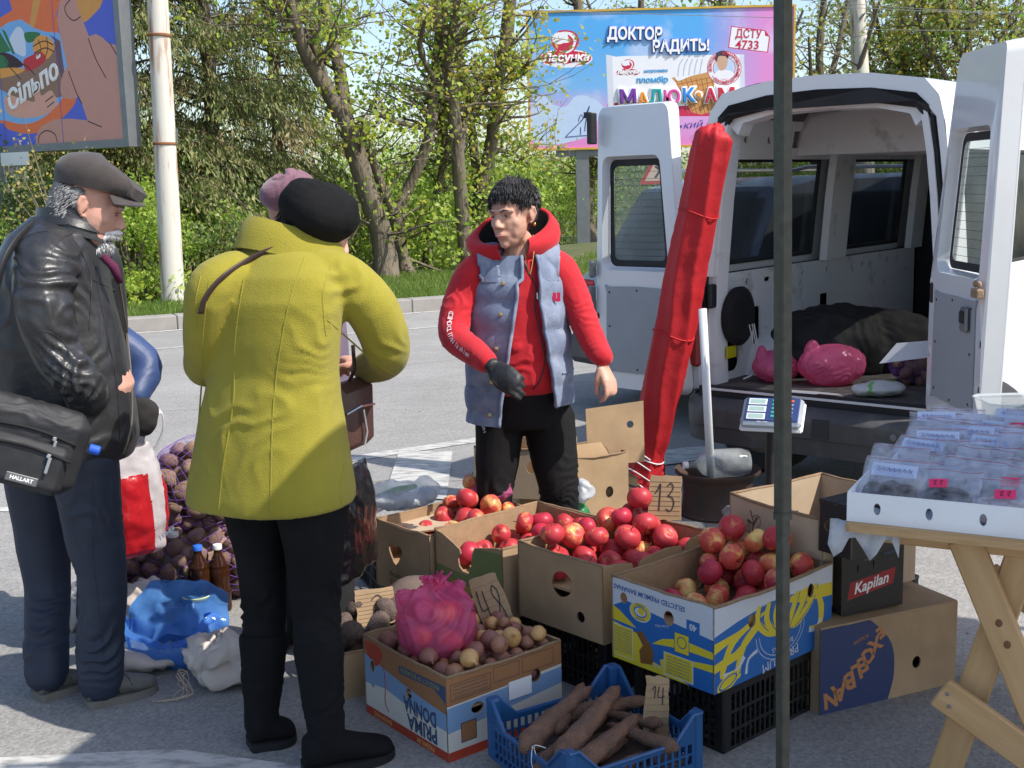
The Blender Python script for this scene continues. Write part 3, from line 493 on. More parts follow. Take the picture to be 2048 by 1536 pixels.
# --- ice cream billboard
B0 = D(1062, 298, 28); TC_ = frame((1, 0, 0), (-.012, 0, 1), B0); W, H = 5.98, 3.0; root = empty('billboard', 'wide blue and pink ice cream billboard with a yellow frame above the van', 'billboard', TC_)
pxl = lambda pts, k=3.657, ox=1000, oy=0: [onT(TC_, ox + x / k, oy + y / k) for x, y in pts]
m_sky = bpy.data.materials.new('print_cloudy_sky'); m_sky.use_nodes = True; t = m_sky.node_tree; L = t.links.new; b = t.nodes['Principled BSDF']; b.inputs['Roughness'].default_value = .5
tc = t.nodes.new('ShaderNodeTexCoord'); sx = t.nodes.new('ShaderNodeSeparateXYZ'); L(tc.outputs['Object'], sx.inputs[0]); cr1 = t.nodes.new('ShaderNodeValToRGB'); mr = t.nodes.new('ShaderNodeMapRange'); mr.inputs[2].default_value = 3
L(sx.outputs[1], mr.inputs[0]); L(mr.outputs[0], cr1.inputs[0]); e = cr1.color_ramp.elements; e[0].position = 0; e[0].color = (*lin((225, 130, 200)), 1); e[1].position = .8; e[1].color = (*lin((85, 170, 235)), 1); x = e.new(.2); x.color = (*lin((220, 165, 220)), 1); x = e.new(.45); x.color = (*lin((120, 180, 235)), 1)
mr2 = t.nodes.new('ShaderNodeMapRange'); mr2.inputs[1].default_value = 3.9; mr2.inputs[2].default_value = 5.4; L(sx.outputs[0], mr2.inputs[0]); m1 = t.nodes.new('ShaderNodeMix'); m1.data_type = 'RGBA'; m1.inputs[7].default_value = (*lin((225, 140, 205)), 1); L(mr2.outputs[0], m1.inputs[0]); L(cr1.outputs[0], m1.inputs[6])
nz = t.nodes.new('ShaderNodeTexNoise'); nz.inputs['Scale'].default_value = .75; nz.inputs['Detail'].default_value = 5; L(tc.outputs['Object'], nz.inputs[0]); mr3 = t.nodes.new('ShaderNodeMapRange'); mr3.inputs[1].default_value = .52; mr3.inputs[2].default_value = .66; mr3.inputs[4].default_value = .75; L(nz.outputs[0], mr3.inputs[0])
m2 = t.nodes.new('ShaderNodeMix'); m2.data_type = 'RGBA'; m2.inputs[7].default_value = (*lin((205, 215, 240)), 1); L(mr3.outputs[0], m2.inputs[0]); L(m1.outputs[2], m2.inputs[6]); L(m2.outputs[2], b.inputs['Base Color'])
cols = [m_sky, PC(200, 40, 75), PC(238, 238, 245), PC(215, 218, 232), PC(205, 150, 90), PC(170, 105, 55), PC(206, 42, 86), PC(228, 110, 180), PC(180, 188, 205), PC(205, 165, 140), PC(60, 60, 70), PC(190, 210, 240)]
def logo(cx, cy, s): # round emblem over a red banner
    f = lambda pts: [(cx + x * s, cy + y * s) for x, y in pts]; E = lambda x, y, rx, ry, n=20: [(x + rx * cos(2 * pi * i / n), y + ry * sin(2 * pi * i / n)) for i in range(n)]
    return [(pxl(f(E(0, 65, 196, 68, 28))), 2), (pxl(f(E(0, 65, 188, 58, 28))), 1), (pxl(f(sp([(-108, -65), (-60, -130), (10, -142), (75, -120), (100, -60), (60, 10), (0, 38), (-70, 5)]))), 1), (pxl(f(sp([(-96, -65), (-55, -118), (8, -130), (65, -110), (88, -60), (55, 0), (0, 28), (-62, -5)]))), 2),
        (pxl(f(sp([(-100, -55), (20, -50), (15, -110), (60, -60), (20, 10), (-50, 5)]))), 1), (pxl(f(E(-48, -82, 50, 44))), 2), (pxl(f(sp([(45, -125), (85, -85), (88, -40), (55, 5), (78, -55), (70, -95)]))), 1), (pxl(f(sp([(-110, 105), (-60, 92), (0, 108), (60, 92), (110, 98), (70, 118), (0, 122), (-70, 118)]))), 2)]
paints = [(pxl([(780, 400), (850, 415), (900, 410), (1780, 398), (1788, 560), (1795, 850), (1700, 840), (1300, 850), (1000, 850), (795, 860), (785, 600)]), 2), (pxl([(785, 765), (860, 750), (1100, 790), (1400, 770), (1795, 730), (1795, 850), (1300, 850), (795, 862)]), 6), (pxl([(775, 400), (820, 412), (838, 860), (795, 862)]), 3), (pxl([(1750, 400), (1785, 398), (1795, 730), (1760, 735)]), 3),
    (pxl([(1255, 570), (1290, 560), (1400, 545), (1520, 520), (1570, 560), (1560, 780), (1540, 820), (1470, 838), (1400, 820), (1330, 690), (1290, 610)]), 4)] + [(pxl(ribbon([(1280 + 38 * k, 570), (1380 + 30 * k, 830)], 7, 0)), 5) for k in range(8)] + [(pxl(ribbon([(1570 - 10 * k, 560 + 40 * k), (1290 + 22 * k, 620 + 38 * k)], 7, 0)), 5) for k in range(6)] + [
    (pxl(sp([(1278, 560), (1290, 470), (1340, 420), (1410, 408), (1480, 425), (1530, 480), (1520, 525), (1400, 555), (1310, 590)])), 2)] + [(pxl(ribbon([(1300 + 40 * k, 560 - 5 * k), (1310 + 40 * k, 480), (1340 + 35 * k, 430)], 8)), 8) for k in range(5)] + [
    (pxl(circ(1640, 498, 126, 32)), 1), (pxl(circ(1640, 498, 121, 32)), 2), (pxl(circ(1640, 498, 84, 28)), 1), (pxl(circ(1640, 498, 79, 28)), 11), (pxl(sp([(1560, 560), (1590, 520), (1640, 510), (1690, 520), (1712, 545), (1680, 572), (1640, 578), (1590, 572)])), 2), (pxl(sp([(1580, 430), (1600, 388), (1640, 385), (1665, 420), (1660, 480), (1640, 510), (1610, 515), (1588, 480)])), 9), (pxl(sp([(1572, 430), (1585, 385), (1640, 370), (1670, 400), (1665, 430), (1645, 410), (1600, 412), (1585, 450)])), 10),
    (pxl([(1690, 190), (1940, 222), (1975, 270), (1960, 385), (1668, 350)]), 1), (pxl([(1696, 197), (1936, 228), (1967, 272), (1953, 378), (1676, 344)]), 2), (pxl([(1936, 226), (1972, 270), (1938, 262)]), 1)] + logo(480, 362, 1) + logo(937, 500, .46)
paints += [(pxl(sp([(230, 800), (240, 720), (320, 700), (380, 760), (480, 780), (560, 700), (680, 720), (760, 800), (700, 900), (640, 1000), (260, 1060)])), 11)]
mb = plate(rect(0, 0, W, H), (), [([(min(max(x, -.2), W + .2), min(max(y, -.2), H + .2)) for x, y in p], m) for p, m in paints], .01); mk('printed_sheet', mb, cols, root)
mb = MB(); f = .045
for c, d in (((W / 2, -f / 2, -.05), (W + 2 * f, f, .16)), ((W / 2, H + f / 2, -.05), (W + 2 * f, f, .16)), ((-f / 2, H / 2, -.05), (f, H, .16)), ((W + f / 2, H / 2, -.05), (f, H, .16))): mb.box(c, d)
mk('frame', mb, m_yframe, root); mb = MB(); mb.box((W / 2, H / 2, -.1), (W, H, .12)); mk('backing', mb, m_steel, root)
mb = MB(); a = onT(TC_, 1165, 300)[0]; mb.box((a, -2.4, -.2), (.30, 4.8, .3)); mb.box((a, -.12, -.2), (1.2, .14, .25)); mk('leg', mb, m_steel, root)
mt = M('print_grape', lin((110, 60, 150))); wt = PC(246, 246, 250); s = 3.0 / 258 * 2400 / 2400
def bt(sx, sy): return lambda x, y, a=0, off=.006: (lambda q: Matrix.Translation((q[0], q[1], off)) @ Matrix.Rotation(a, 4, 'Z'))(onT(TC_, 1000 + x / 3.657, y / 3.657))
L_ = bt(1, 1); pm = lambda w: w / 3.657 * 28 / 2400     # crop px -> metres on the board
text('ДОКТОР', .36, L_(985, 252, -.03), PC(90, 110, 190), root, bev=.035, width=pm(405)); text('ДОКТОР', .36, L_(985, 252, -.03, .046), wt, root, bold=.012, width=pm(390))
text('РАДИТЬ!', .34, L_(1322, 340, .0), PC(90, 110, 190), root, bev=.035, width=pm(415)); text('РАДИТЬ!', .34, L_(1322, 340, .0, .046), wt, root, bold=.012, width=pm(400))
text('ДСТУ', .26, L_(1818, 250, -.06), cols[1], root, bold=.004, width=pm(185)); text('4733', .26, L_(1810, 330, -.06), cols[1], root, bold=.004, width=pm(165))
text('Ласунка', .24, L_(480, 424), wt, root, bev=.010, width=pm(335), shear=.15); text('Ласунка', .11, L_(937, 526), wt, root, bold=.01, width=pm(158), shear=.15)
text('морозиво', .10, L_(1140, 518), PC(80, 160, 215), root, bold=.004, width=pm(170)); text('пломбір', .17, L_(1115, 585), PC(80, 165, 220), root, bev=.006, width=pm(225))
for ch, x, y, cc in (('М', 935, 712, (120, 60, 160)), ('А', 1045, 735, (240, 150, 50)), ('Л', 1138, 712, (40, 165, 170)), ('Ю', 1255, 715, (225, 90, 165)), ('К', 1375, 702, (60, 140, 220)), ('•', 1452, 700, (240, 150, 60)), ('А', 1540, 705, (215, 50, 85)), ('М', 1655, 700, (205, 45, 65))):
    w = {'М': 120, 'А': 88, 'Л': 92, 'Ю': 118, 'К': 92, '•': 40}[ch]; text(ch, .40, L_(x, y, .03, .008), wt, root, bev=.045, width=pm(w + 26)); text(ch, .40, L_(x, y, .03, .05), PC(*cc), root, bev=.02, width=pm(w))
text('Комаровський Є.О.', .22, L_(1270, 925, .05), PC(75, 70, 160), root, shear=.35, width=pm(760))
mb = MB()
for ln, w in (([(480, 1000), (520, 960), (580, 900), (620, 850), (655, 775)], 6), ([(575, 885), (590, 840), (610, 860), (590, 890), (640, 830)], 5), ([(480, 1003), (560, 995), (640, 990)], 5), ([(655, 775), (630, 880), (620, 960)], 5), ([(590, 930), (590, 985)], 5)): stroke(mb, [onT(TC_, 1000 + x / 3.657, y / 3.657) for x, y in ln], pm(w), z=.007)
mk('signature', mb, PC(60, 70, 150), root)
def arc(cx, cy, r): return lambda co: V((r * sin(co.x / r), (r + co.y) * cos(co.x / r) - 0, co.z)) if True else co
def arctext(s, r, size, x, y, a0, mat, flip=False):
    w = lambda co: V(((r - (-co.y if not flip else co.y)) * sin((co.x / r) + a0), (r + (co.y if not flip else -co.y)) * cos((co.x / r) + a0), co.z)) if not flip else V(((r - co.y) * sin(-co.x / r + a0), (r - co.y) * cos(-co.x / r + a0), co.z))
    q = onT(TC_, 1000 + x / 3.657, y / 3.657); text(s, size, Matrix.Translation((q[0], q[1], .009)), mat, root, warp=w, bold=.004)
R0_ = pm(100); arctext('ДОКТОР', R0_, .09, 1640, 498, -1.2, cols[1]); arctext('КОМАРОВСЬКИЙ', R0_, .085, 1640, 498, 1.0, cols[1]); arctext('• РЕКОМЕНДУЄ •', R0_, .085, 1640, 498, pi - .1, cols[1], True)
# --- small road signs
def post_sign(label, pos, zc, poly, mat_f, T0, post_h, cat='road sign', extra=None):
    r = empty('road_sign', label, cat, Matrix.Translation((pos[0], pos[1], 0)) @ T0); mb = MB(); mb.tube([(0, 0, -.3), (0, 0, post_h)], .035, 8); mk('post', mb, m_steel, r)
    mk('sign_plate', plate(poly, (), extra[1] if extra else (), .01, T=Matrix.Translation((0, -.05, zc)) @ Matrix.Rotation(pi / 2, 4, 'X')), [mat_f] + (extra[0] if extra else []), r); return r
p = D(2005, 120, 24); post_sign('grey back of an arrow-shaped road sign at the right edge above the van', (p.x - .15, p.y), p.z, [(-.25, -.3), (.2, -.3), (.42, -.06), (.0, .28), (-.25, .28)], M('sign_back', (.28, .33, .37), .5, .3), Matrix.Identity(4), p.z + .4)
p = D(1318, 338, 16.5); post_sign('red-bordered triangular warning sign seen through the left van door glass', (p.x, p.y), p.z, [(-.28, -.2), (.28, -.2), (0, .29)], PC(190, 55, 40), Matrix.Identity(4), p.z + .3, extra=([PC(225, 195, 175), PC(50, 40, 40)], [([(-.2, -.155), (.2, -.155), (0, .2)], 1), (ribbon([(-.06, -.12), (0, -.03), (.06, .08)], .03), 2), (ribbon([(.06, -.1), (.03, -.04), (-.06, .04)], .03), 2)]))
# ================================================================ VEHICLES
m_vw = M('van_white_paint', (.74, .75, .76), .22, var=.02, coat=.6, bump=.08, bscale=6, bdist=.01)
m_vd = M('van_inner_paint', (.80, .81, .81), .45, var=.10, scale=7, col2=(.42, .41, .38), thr=(.58, .75), bump=.3, bscale=25)
m_rub = M('rubber', (.02, .02, .021), .7, var=.3)
m_bump = M('bumper_plastic', (.07, .07, .072), .55, col2=(.15, .145, .14), scale=7, thr=(.5, .8), bump=.25, bscale=160)
m_gp = M('grey_door_panel', (.33, .35, .37), .6, var=.04)
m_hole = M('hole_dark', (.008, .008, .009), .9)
m_glass = film('dusty_glass', (.45, .52, .50), .30, .06, .02, 3, .12, .10)
m_tint = film('tinted_glass', (.05, .06, .065), .40, .05, .04, 5, .05, .12)
m_red = M('red_lens', (.28, .015, .015), .2, var=.1); m_mud = M('dried_mud', (.28, .20, .13), .95, var=.3, scale=20, bump=1, bscale=30, bdist=.01)
m_chr = M('chrome', (.55, .56, .57), .18, .9)
def wheel(par, T, r=.31, w=.2, name='wheel', steel=True):
    o = link(name, None, par, T)
    mb = MB(); mb.rings([[(rr * cos(a), y, rr * sin(a)) for a in [2 * pi * k / 40 for k in range(40)]] for rr, y in ((r * .62, -w / 2), (r * .9, -w / 2 - .01), (r * .985, -w * .42), (r, -w * .25), (r, w * .25), (r * .985, w * .42), (r * .9, w / 2 + .01), (r * .62, w / 2))], cap=(0, 0)); mk('tyre', mb, m_rub, o, smooth=.7)
    mb = MB(); mb.rings([[(rr * cos(a), y, rr * sin(a)) for a in [2 * pi * k / 32 for k in range(32)]] for rr, y in ((r * .63, -w / 2), (r * .58, -w * .35), (r * .5, -w * .2), (r * .2, -w * .3), (r * .12, -w * .42), (.001, -w * .42))], cap=(0, 0)); mb.rings([[(rr * cos(a), y, rr * sin(a)) for a in [2 * pi * k / 32 for k in range(32)]] for rr, y in ((r * .63, w / 2), (r * .58, w * .3), (r * .3, w * .2), (.001, w * .2))], cap=(0, 0)); mk('rim', mb, m_mud if steel else m_chr, o, smooth=.7); return o
# --- white van: local frame x = to its right, y = forward, z = up; origin below the middle of the rear sill
YAW = radians(40); WV = 1.27; Lp = V((.985, 6.06, 0)); xr = V((cos(YAW), -sin(YAW), 0)); yf = V((sin(YAW), cos(YAW), 0))
VT = Matrix.Translation(Lp + xr * .60) @ Matrix.Rotation(-YAW, 4, 'Z') @ Matrix.Diagonal((.925, 1, 1, 1)); LEN = 4.4; FZ = .56
van = empty('van', 'white panel van with both rear doors wide open, parked behind the stall', 'van', VT)
# body section (half): (x, z); tumblehome above the waist
sec = [(.69, .36), (.715, .50), (.725, .75), (.725, 1.05), (.71, 1.22), (.685, 1.50), (.645, 1.82), (.61, 1.94), (.54, 2.015), (.33, 2.05), (0, 2.065)]
full = sec + [(-x, z) for x, z in sec[::-1][1:]]
def inx(z):                                        # half width of the shell at height z
    for (x0, z0), (x1, z1) in zip(sec, sec[1:]):
        if z0 <= z <= z1: return x0 + (x1 - x0) * (z - z0) / (z1 - z0)
    return sec[0][0] if z < .4 else 0
def side_sheet(sgn, off, y0, y1, zs, wins, mats, name, par, th=.0):   # side skin with window openings as a grid
    ys = sorted(set([y0, y1] + [v for w in wins for v in (w[0], w[1])])); zz = sorted(set(zs + [v for w in wins for v in (w[2], w[3])])); mb = MB()
    ys = sorted(set(ys + [y0 + (y1 - y0) * k / 12 for k in range(13)]))
    for a, b in zip(ys, ys[1:]):
        for c, d in zip(zz, zz[1:]):
            ym, zm = (a + b) / 2, (c + d) / 2
            if any(w[0] < ym < w[1] and w[2] < zm < w[3] for w in wins): continue
            f = [(sgn * (inx(c) - off), a, c), (sgn * (inx(c) - off), b, c), (sgn * (inx(d) - off), b, d), (sgn * (inx(d) - off), a, d)]; mb.add(f if sgn > 0 else f[::-1], [(0, 1, 2, 3)])
    return mk(name, mb, mats, par, smooth=.5)
ZS = [.36, .50, .75, 1.05, 1.22, 1.36, 1.50, 1.66, 1.82]; WZ = (1.17, 1.70)
W1 = (.16, 1.28, *WZ); W2 = (1.62, 2.55, *WZ)
side_sheet(1, 0, 0, LEN - .9, ZS, [W1, W2], m_vw, 'side_panel', van); side_sheet(-1, 0, 0, LEN - .9, ZS, [W1, W2], m_vw, 'side_panel', van)
mb = MB(); top = [(x, z) for x, z in full if z >= 1.82]; n = len(top)
mb.add([(x, y, z) for y in (0, 1.2, 2.4, LEN - 1.0) for x, z in top], [(k * n + i, k * n + i + 1, (k + 1) * n + i + 1, (k + 1) * n + i) for k in range(3) for i in range(n - 1)]); mk('roof', mb, m_vw, van, smooth=.8)
mb = MB(); rs = []     # nose
for y, zt, k in ((LEN - .95, 2.05, 1), (LEN - .7, 1.95, .99), (LEN - .25, 1.5, .97), (LEN + .1, 1.15, .95), (LEN + .45, .95, .9), (LEN + .6, .7, .85)):
    rs.append([(x * k, y, min(z, .36 + (z - .36) * (zt - .36) / 1.71)) for x, z in full])
mb.rings(rs, cap=(0, 1)); mk('nose', mb, m_vw, van, smooth=.6)
for sgn in (1, -1):
    for k, w in enumerate((W1, W2)):
        mb = MB(); e = .012; f = [(sgn * (inx(w[2]) - e), w[0], w[2]), (sgn * (inx(w[2]) - e), w[1], w[2]), (sgn * (inx(w[3]) - e), w[1], w[3]), (sgn * (inx(w[3]) - e), w[0], w[3])]; mb.add(f, [(0, 1, 2, 3)])
        g = mk('side_window', mb, m_tint, van); fr = MB()
        for a, b in zip(f, f[1:] + f[:1]): fr.tube([a, b], .014, 6)
        mk('seal', fr, m_rub, g)
# inner skins with the pressed openings of the bare cargo wall
def innerwall(sgn):
    off = .07; mb = MB()
    def P(y, z): return V((sgn * (inx(z) - off), y, z))
    T_low = frame((0, 1, 0), (0, 0, 1), (0, 0, 0))
    low = [(.03, .56), (2.75, .56), (2.75, 1.12), (.03, 1.12)]
    hol = [circ(.30 + k, 1.06, .016, 10, .022) for k in (.15, .52, .80, 1.12, 1.62, 2.0)] + [rrect(.10, 1.045, .20, 1.075, .012)] + [rrect(.08, .60, .36, .97, .05), rrect(.52, .66, .60, .92, .03), rrect(.40 + .24, 1.045, .71, 1.07, .01), rrect(1.33, .62, 1.45, .74, .01), rrect(1.33, .80, 1.44, .92, .01)]
    pl = plate(low, hol, (), .012); vs = [P(x, y) + V((sgn * -z, 0, 0)) for x, y, z in pl.v]; mb.add(vs, pl.f)
    mk('inner_wall', mb, m_vd, van)
    for (y0, y1) in ((.0, .14), (1.30, 1.60), (2.57, 2.80)):
        m2 = MB(); zz = [1.12, 1.3, 1.5, 1.7, 1.9]
        m2.rings([[P(y0, z), P(y1, z), P(y1, z) - V((sgn * .04, .02, 0)), P(y0, z) - V((sgn * .04, -.02, 0))] for z in zz]); mk('pillar', m2, m_vd, van)
    m2 = MB(); rail = [(.02, 1.70), (2.8, 1.70), (2.8, 1.90), (.02, 1.90)]; hh = [circ(.30, 1.80, .02, 10), circ(.55, 1.80, .02, 10), circ(.68, 1.80, .02, 10), rrect(.82, 1.76, 1.04, 1.85, .008), rrect(1.22, 1.785, 1.42, 1.825, .02), circ(1.7, 1.8, .02, 10)]
    pl = plate(rail, hh, (), .012); m2.add([P(x, y) + V((sgn * (-z + .0), 0, 0)) for x, y, z in pl.v], pl.f); mk('cant_rail', m2, m_vd, van)
    m3 = MB(); ws = [(.42, .56), (.50, .70), (.68, .80), (.90, .84), (1.10, .80), (1.24, .70), (1.30, .56)]; m3.rings([[(sgn * (inx(.7) - .07), y, z) for y, z in ws], [(sgn * (inx(.7) - .20), .86 + (y - .86) * .95, .56 + (z - .56) * .95) for y, z in ws]]); mk('wheel_arch', m3, m_vd, van, smooth=.6)
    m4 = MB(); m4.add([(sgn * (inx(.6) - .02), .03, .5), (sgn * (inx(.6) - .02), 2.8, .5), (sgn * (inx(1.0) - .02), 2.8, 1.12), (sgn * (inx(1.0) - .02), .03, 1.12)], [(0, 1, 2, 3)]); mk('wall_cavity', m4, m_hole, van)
for s in (1, -1): innerwall(s)
mb = MB(); zz = 1.99; mb.add([(x * .93, y, z - .05) for y in (.06, 2.8) for x, z in top], [(i, i + 1, n + i + 1, n + i) for i in range(n - 1)]); mk('headlining', mb, M('headlining', (.13, .125, .12), .9), van)
for y in (.9, 1.45, 2.1): mb = MB(); mb.rings([[(x * .93, y + d, z - .05 - e) for x, z in top] for d, e in ((0, 0), (0, .05), (.06, .05), (.06, 0))]); mk('roof_rib', mb, m_vd, van)
mb = MB(); mb.box((0, 1.42, FZ - .03), (1.36, 2.8, .06)); mk('load_floor', mb, M('load_floor', (.10, .09, .08), .85, col2=(.20, .18, .16), scale=12, thr=(.45, .7), bump=.4, bscale=60), van)
mb = MB(); mb.box((0, 2.84, 1.05), (1.32, .06, 1.0)); mk('seat_bulkhead', mb, M('seat_cloth', (.03, .03, .032), .95), van)
for sx in (-.36, .34): mb = MB(); mb.bbox((sx, 3.0, 1.15), (.5, .14, .7), .06); mb.bbox((sx, 3.02, 1.6), (.26, .1, .2), .05); mk('front_seat', mb, MATS['seat_cloth'], van, smooth=.6)
mb = MB(); mb.add([(-.5, 3.75, 1.25), (.5, 3.75, 1.25), (.44, 3.4, 1.88), (-.44, 3.4, 1.88)], [(0, 1, 2, 3)]); mk('windscreen', mb, m_glass, van)
# rear aperture ring and black seal
def ap(k, z0=FZ): # aperture outline inset k
    h = [(x - k if x > .3 else x, z) for x, z in [(inx(z) if z < 1.95 else .5, z) for z in (FZ, .8, 1.1, 1.3, 1.5, 1.7, 1.85)]] ; t = [(.595 - k, 1.93 - k), (.52 - k * .6, 1.985 - k), (.28, 2.02 - k), (0, 2.03 - k)]
    r = [(h[0][0], FZ - .02 + k * .2)] + h[1:] + t; return r + [(-x, z) for x, z in r[::-1][1:]]
def strip(a, b, ya, yb, mat, name, sm=.8):
    mb = MB(); n = len(a); mb.add([(x, ya, z) for x, z in a] + [(x, yb, z) for x, z in b], [(i, i + 1, n + i + 1, n + i) for i in range(n - 1)]); return mk(name, mb, mat, van, smooth=sm)
outer = [(inx(z), z) for z in (FZ - .02, .8, 1.1, 1.3, 1.5, 1.7, 1.85)] + [(.615, 1.93), (.54, 2.015), (.28, 2.055), (0, 2.065)]; outer = outer + [(-x, z) for x, z in outer[::-1][1:]]
strip(outer, ap(.035), 0, .0, m_vw, 'rear_jamb'); strip(ap(.035), ap(.06), 0, .05, m_vw, 'rear_reveal'); strip(ap(.06), ap(.115), .05, .055, m_vd, 'rear_inner_jamb'); strip(ap(.115), ap(.12), .055, .16, m_vd, 'rear_inner_reveal')
mb = MB(); sl_ = ap(.062); mb.tube([(x, .03, z) for x, z in sl_], .016, 6, sq=1.3); mk('door_seal', mb, m_rub, van, smooth=.8)
mb = MB(); tl = [p for p in ap(.03) if p[1] > 1.85]; mb.rings([[(x, -.004, z + d) for x, z in tl] + [(x, .03, z + d - .03) for x, z in tl[::-1]] for d in (0, -.035)]); mk('roof_gutter_seal', mb, m_rub, van)
mb = MB(); mb.rings([[(x * k, y, z) for x, y, z in ((-.72, .02, 0), (-.72, -.05, 0), (-.60, -.11, 0), (-.3, -.135, 0), (.3, -.135, 0), (.60, -.11, 0), (.72, -.05, 0), (.72, .02, 0))] for k, z in ()] or [[(x, y - dy, z) for x, y in ((-.74, .5), (-.76, .15), (-.75, .02), (-.70, -.06), (-.60, -.11), (-.3, -.135), (.3, -.135), (.60, -.11), (.70, -.06), (.75, .02), (.76, .15), (.74, .5))] for z, dy in ((.285, -.06), (.30, -.01), (.38, 0), (.385, .012), (.47, .018), (.50, .0), (.52, -.04))])
bu = mk('bumper', mb, m_bump, van, smooth=.6); mb = MB(); mb.box((.12, -.153, .44), (.09, .006, .09)); mk('tow_cover', mb, M('tow_cover', (.038, .038, .04), .6), bu)
for x in (-.32, .5): mb = MB(); mb.lathe([(.016, -.004), (.016, .004), (.008, .006)], 10, T=Matrix.Translation((x, -.152, .44)) @ Matrix.Rotation(pi / 2, 4, 'X')); mk('bumper_bolt', mb, m_steel, bu)
mb = MB(); mb.box((0, -.02, FZ - .015), (1.3, .06, .05)); mk('rear_sill', mb, m_rub, van); mb = MB(); mb.box((0, -.052, FZ + .0), (1.24, .006, .012)); mk('sill_edge', mb, m_vw, van)
for s in (1, -1): mb = MB(); mb.bbox((s * .70, -.012, .88), (.07, .05, .44), .015); mk('tail_lamp', mb, m_red, van)
for sx in (-.60, .60):
    for y in (.62, 3.55): wheel(van, Matrix.Translation((sx, y, .31)) @ Matrix.Rotation(0 if sx < 0 else pi, 4, 'Z'))
mb = MB(); mb.tube([(-.5, .62, .31), (.5, .62, .31)], .045, 10); mb.lathe([(.13, -.06), (.13, .02), (.06, .05), (.06, .1)], 20, T=Matrix.Translation((-.42, .62, .31)) @ Matrix.Rotation(-pi / 2, 4, 'Y')); mk('muddy_axle', mb, m_mud, van, smooth=.7)
mb = MB(); mb.box((0, 1.9, .36), (1.3, 3.6, .16)); mk('underbody', mb, m_blackm, van)
# spare wheel well / speaker housing / wires inside on the left
mb = MB(); mb.lathe([(.15, 0), (.155, .03), (.12, .05), (.05, .04), (.0, .04)], 24, T=TR(-.60, .24, .90) @ Matrix.Rotation(pi / 2, 4, 'Y')); mk('speaker_housing', mb, m_blackm, van, smooth=.6)
mb = MB(); mb.box((-.585, .17, .72), (.01, .09, .06)); mk('yellow_sticker', mb, PC(190, 180, 30), van)
for k, dx in enumerate((0, .03, .05)): mb = MB(); mb.tube([(-.55, .30 + dx, .85), (-.54, .33 + dx, .72), (-.53 + dx, .30, .62), (-.52, .24 - dx, .58)], .004, 5, sub=5); mk('loose_wire', mb, m_white, van)
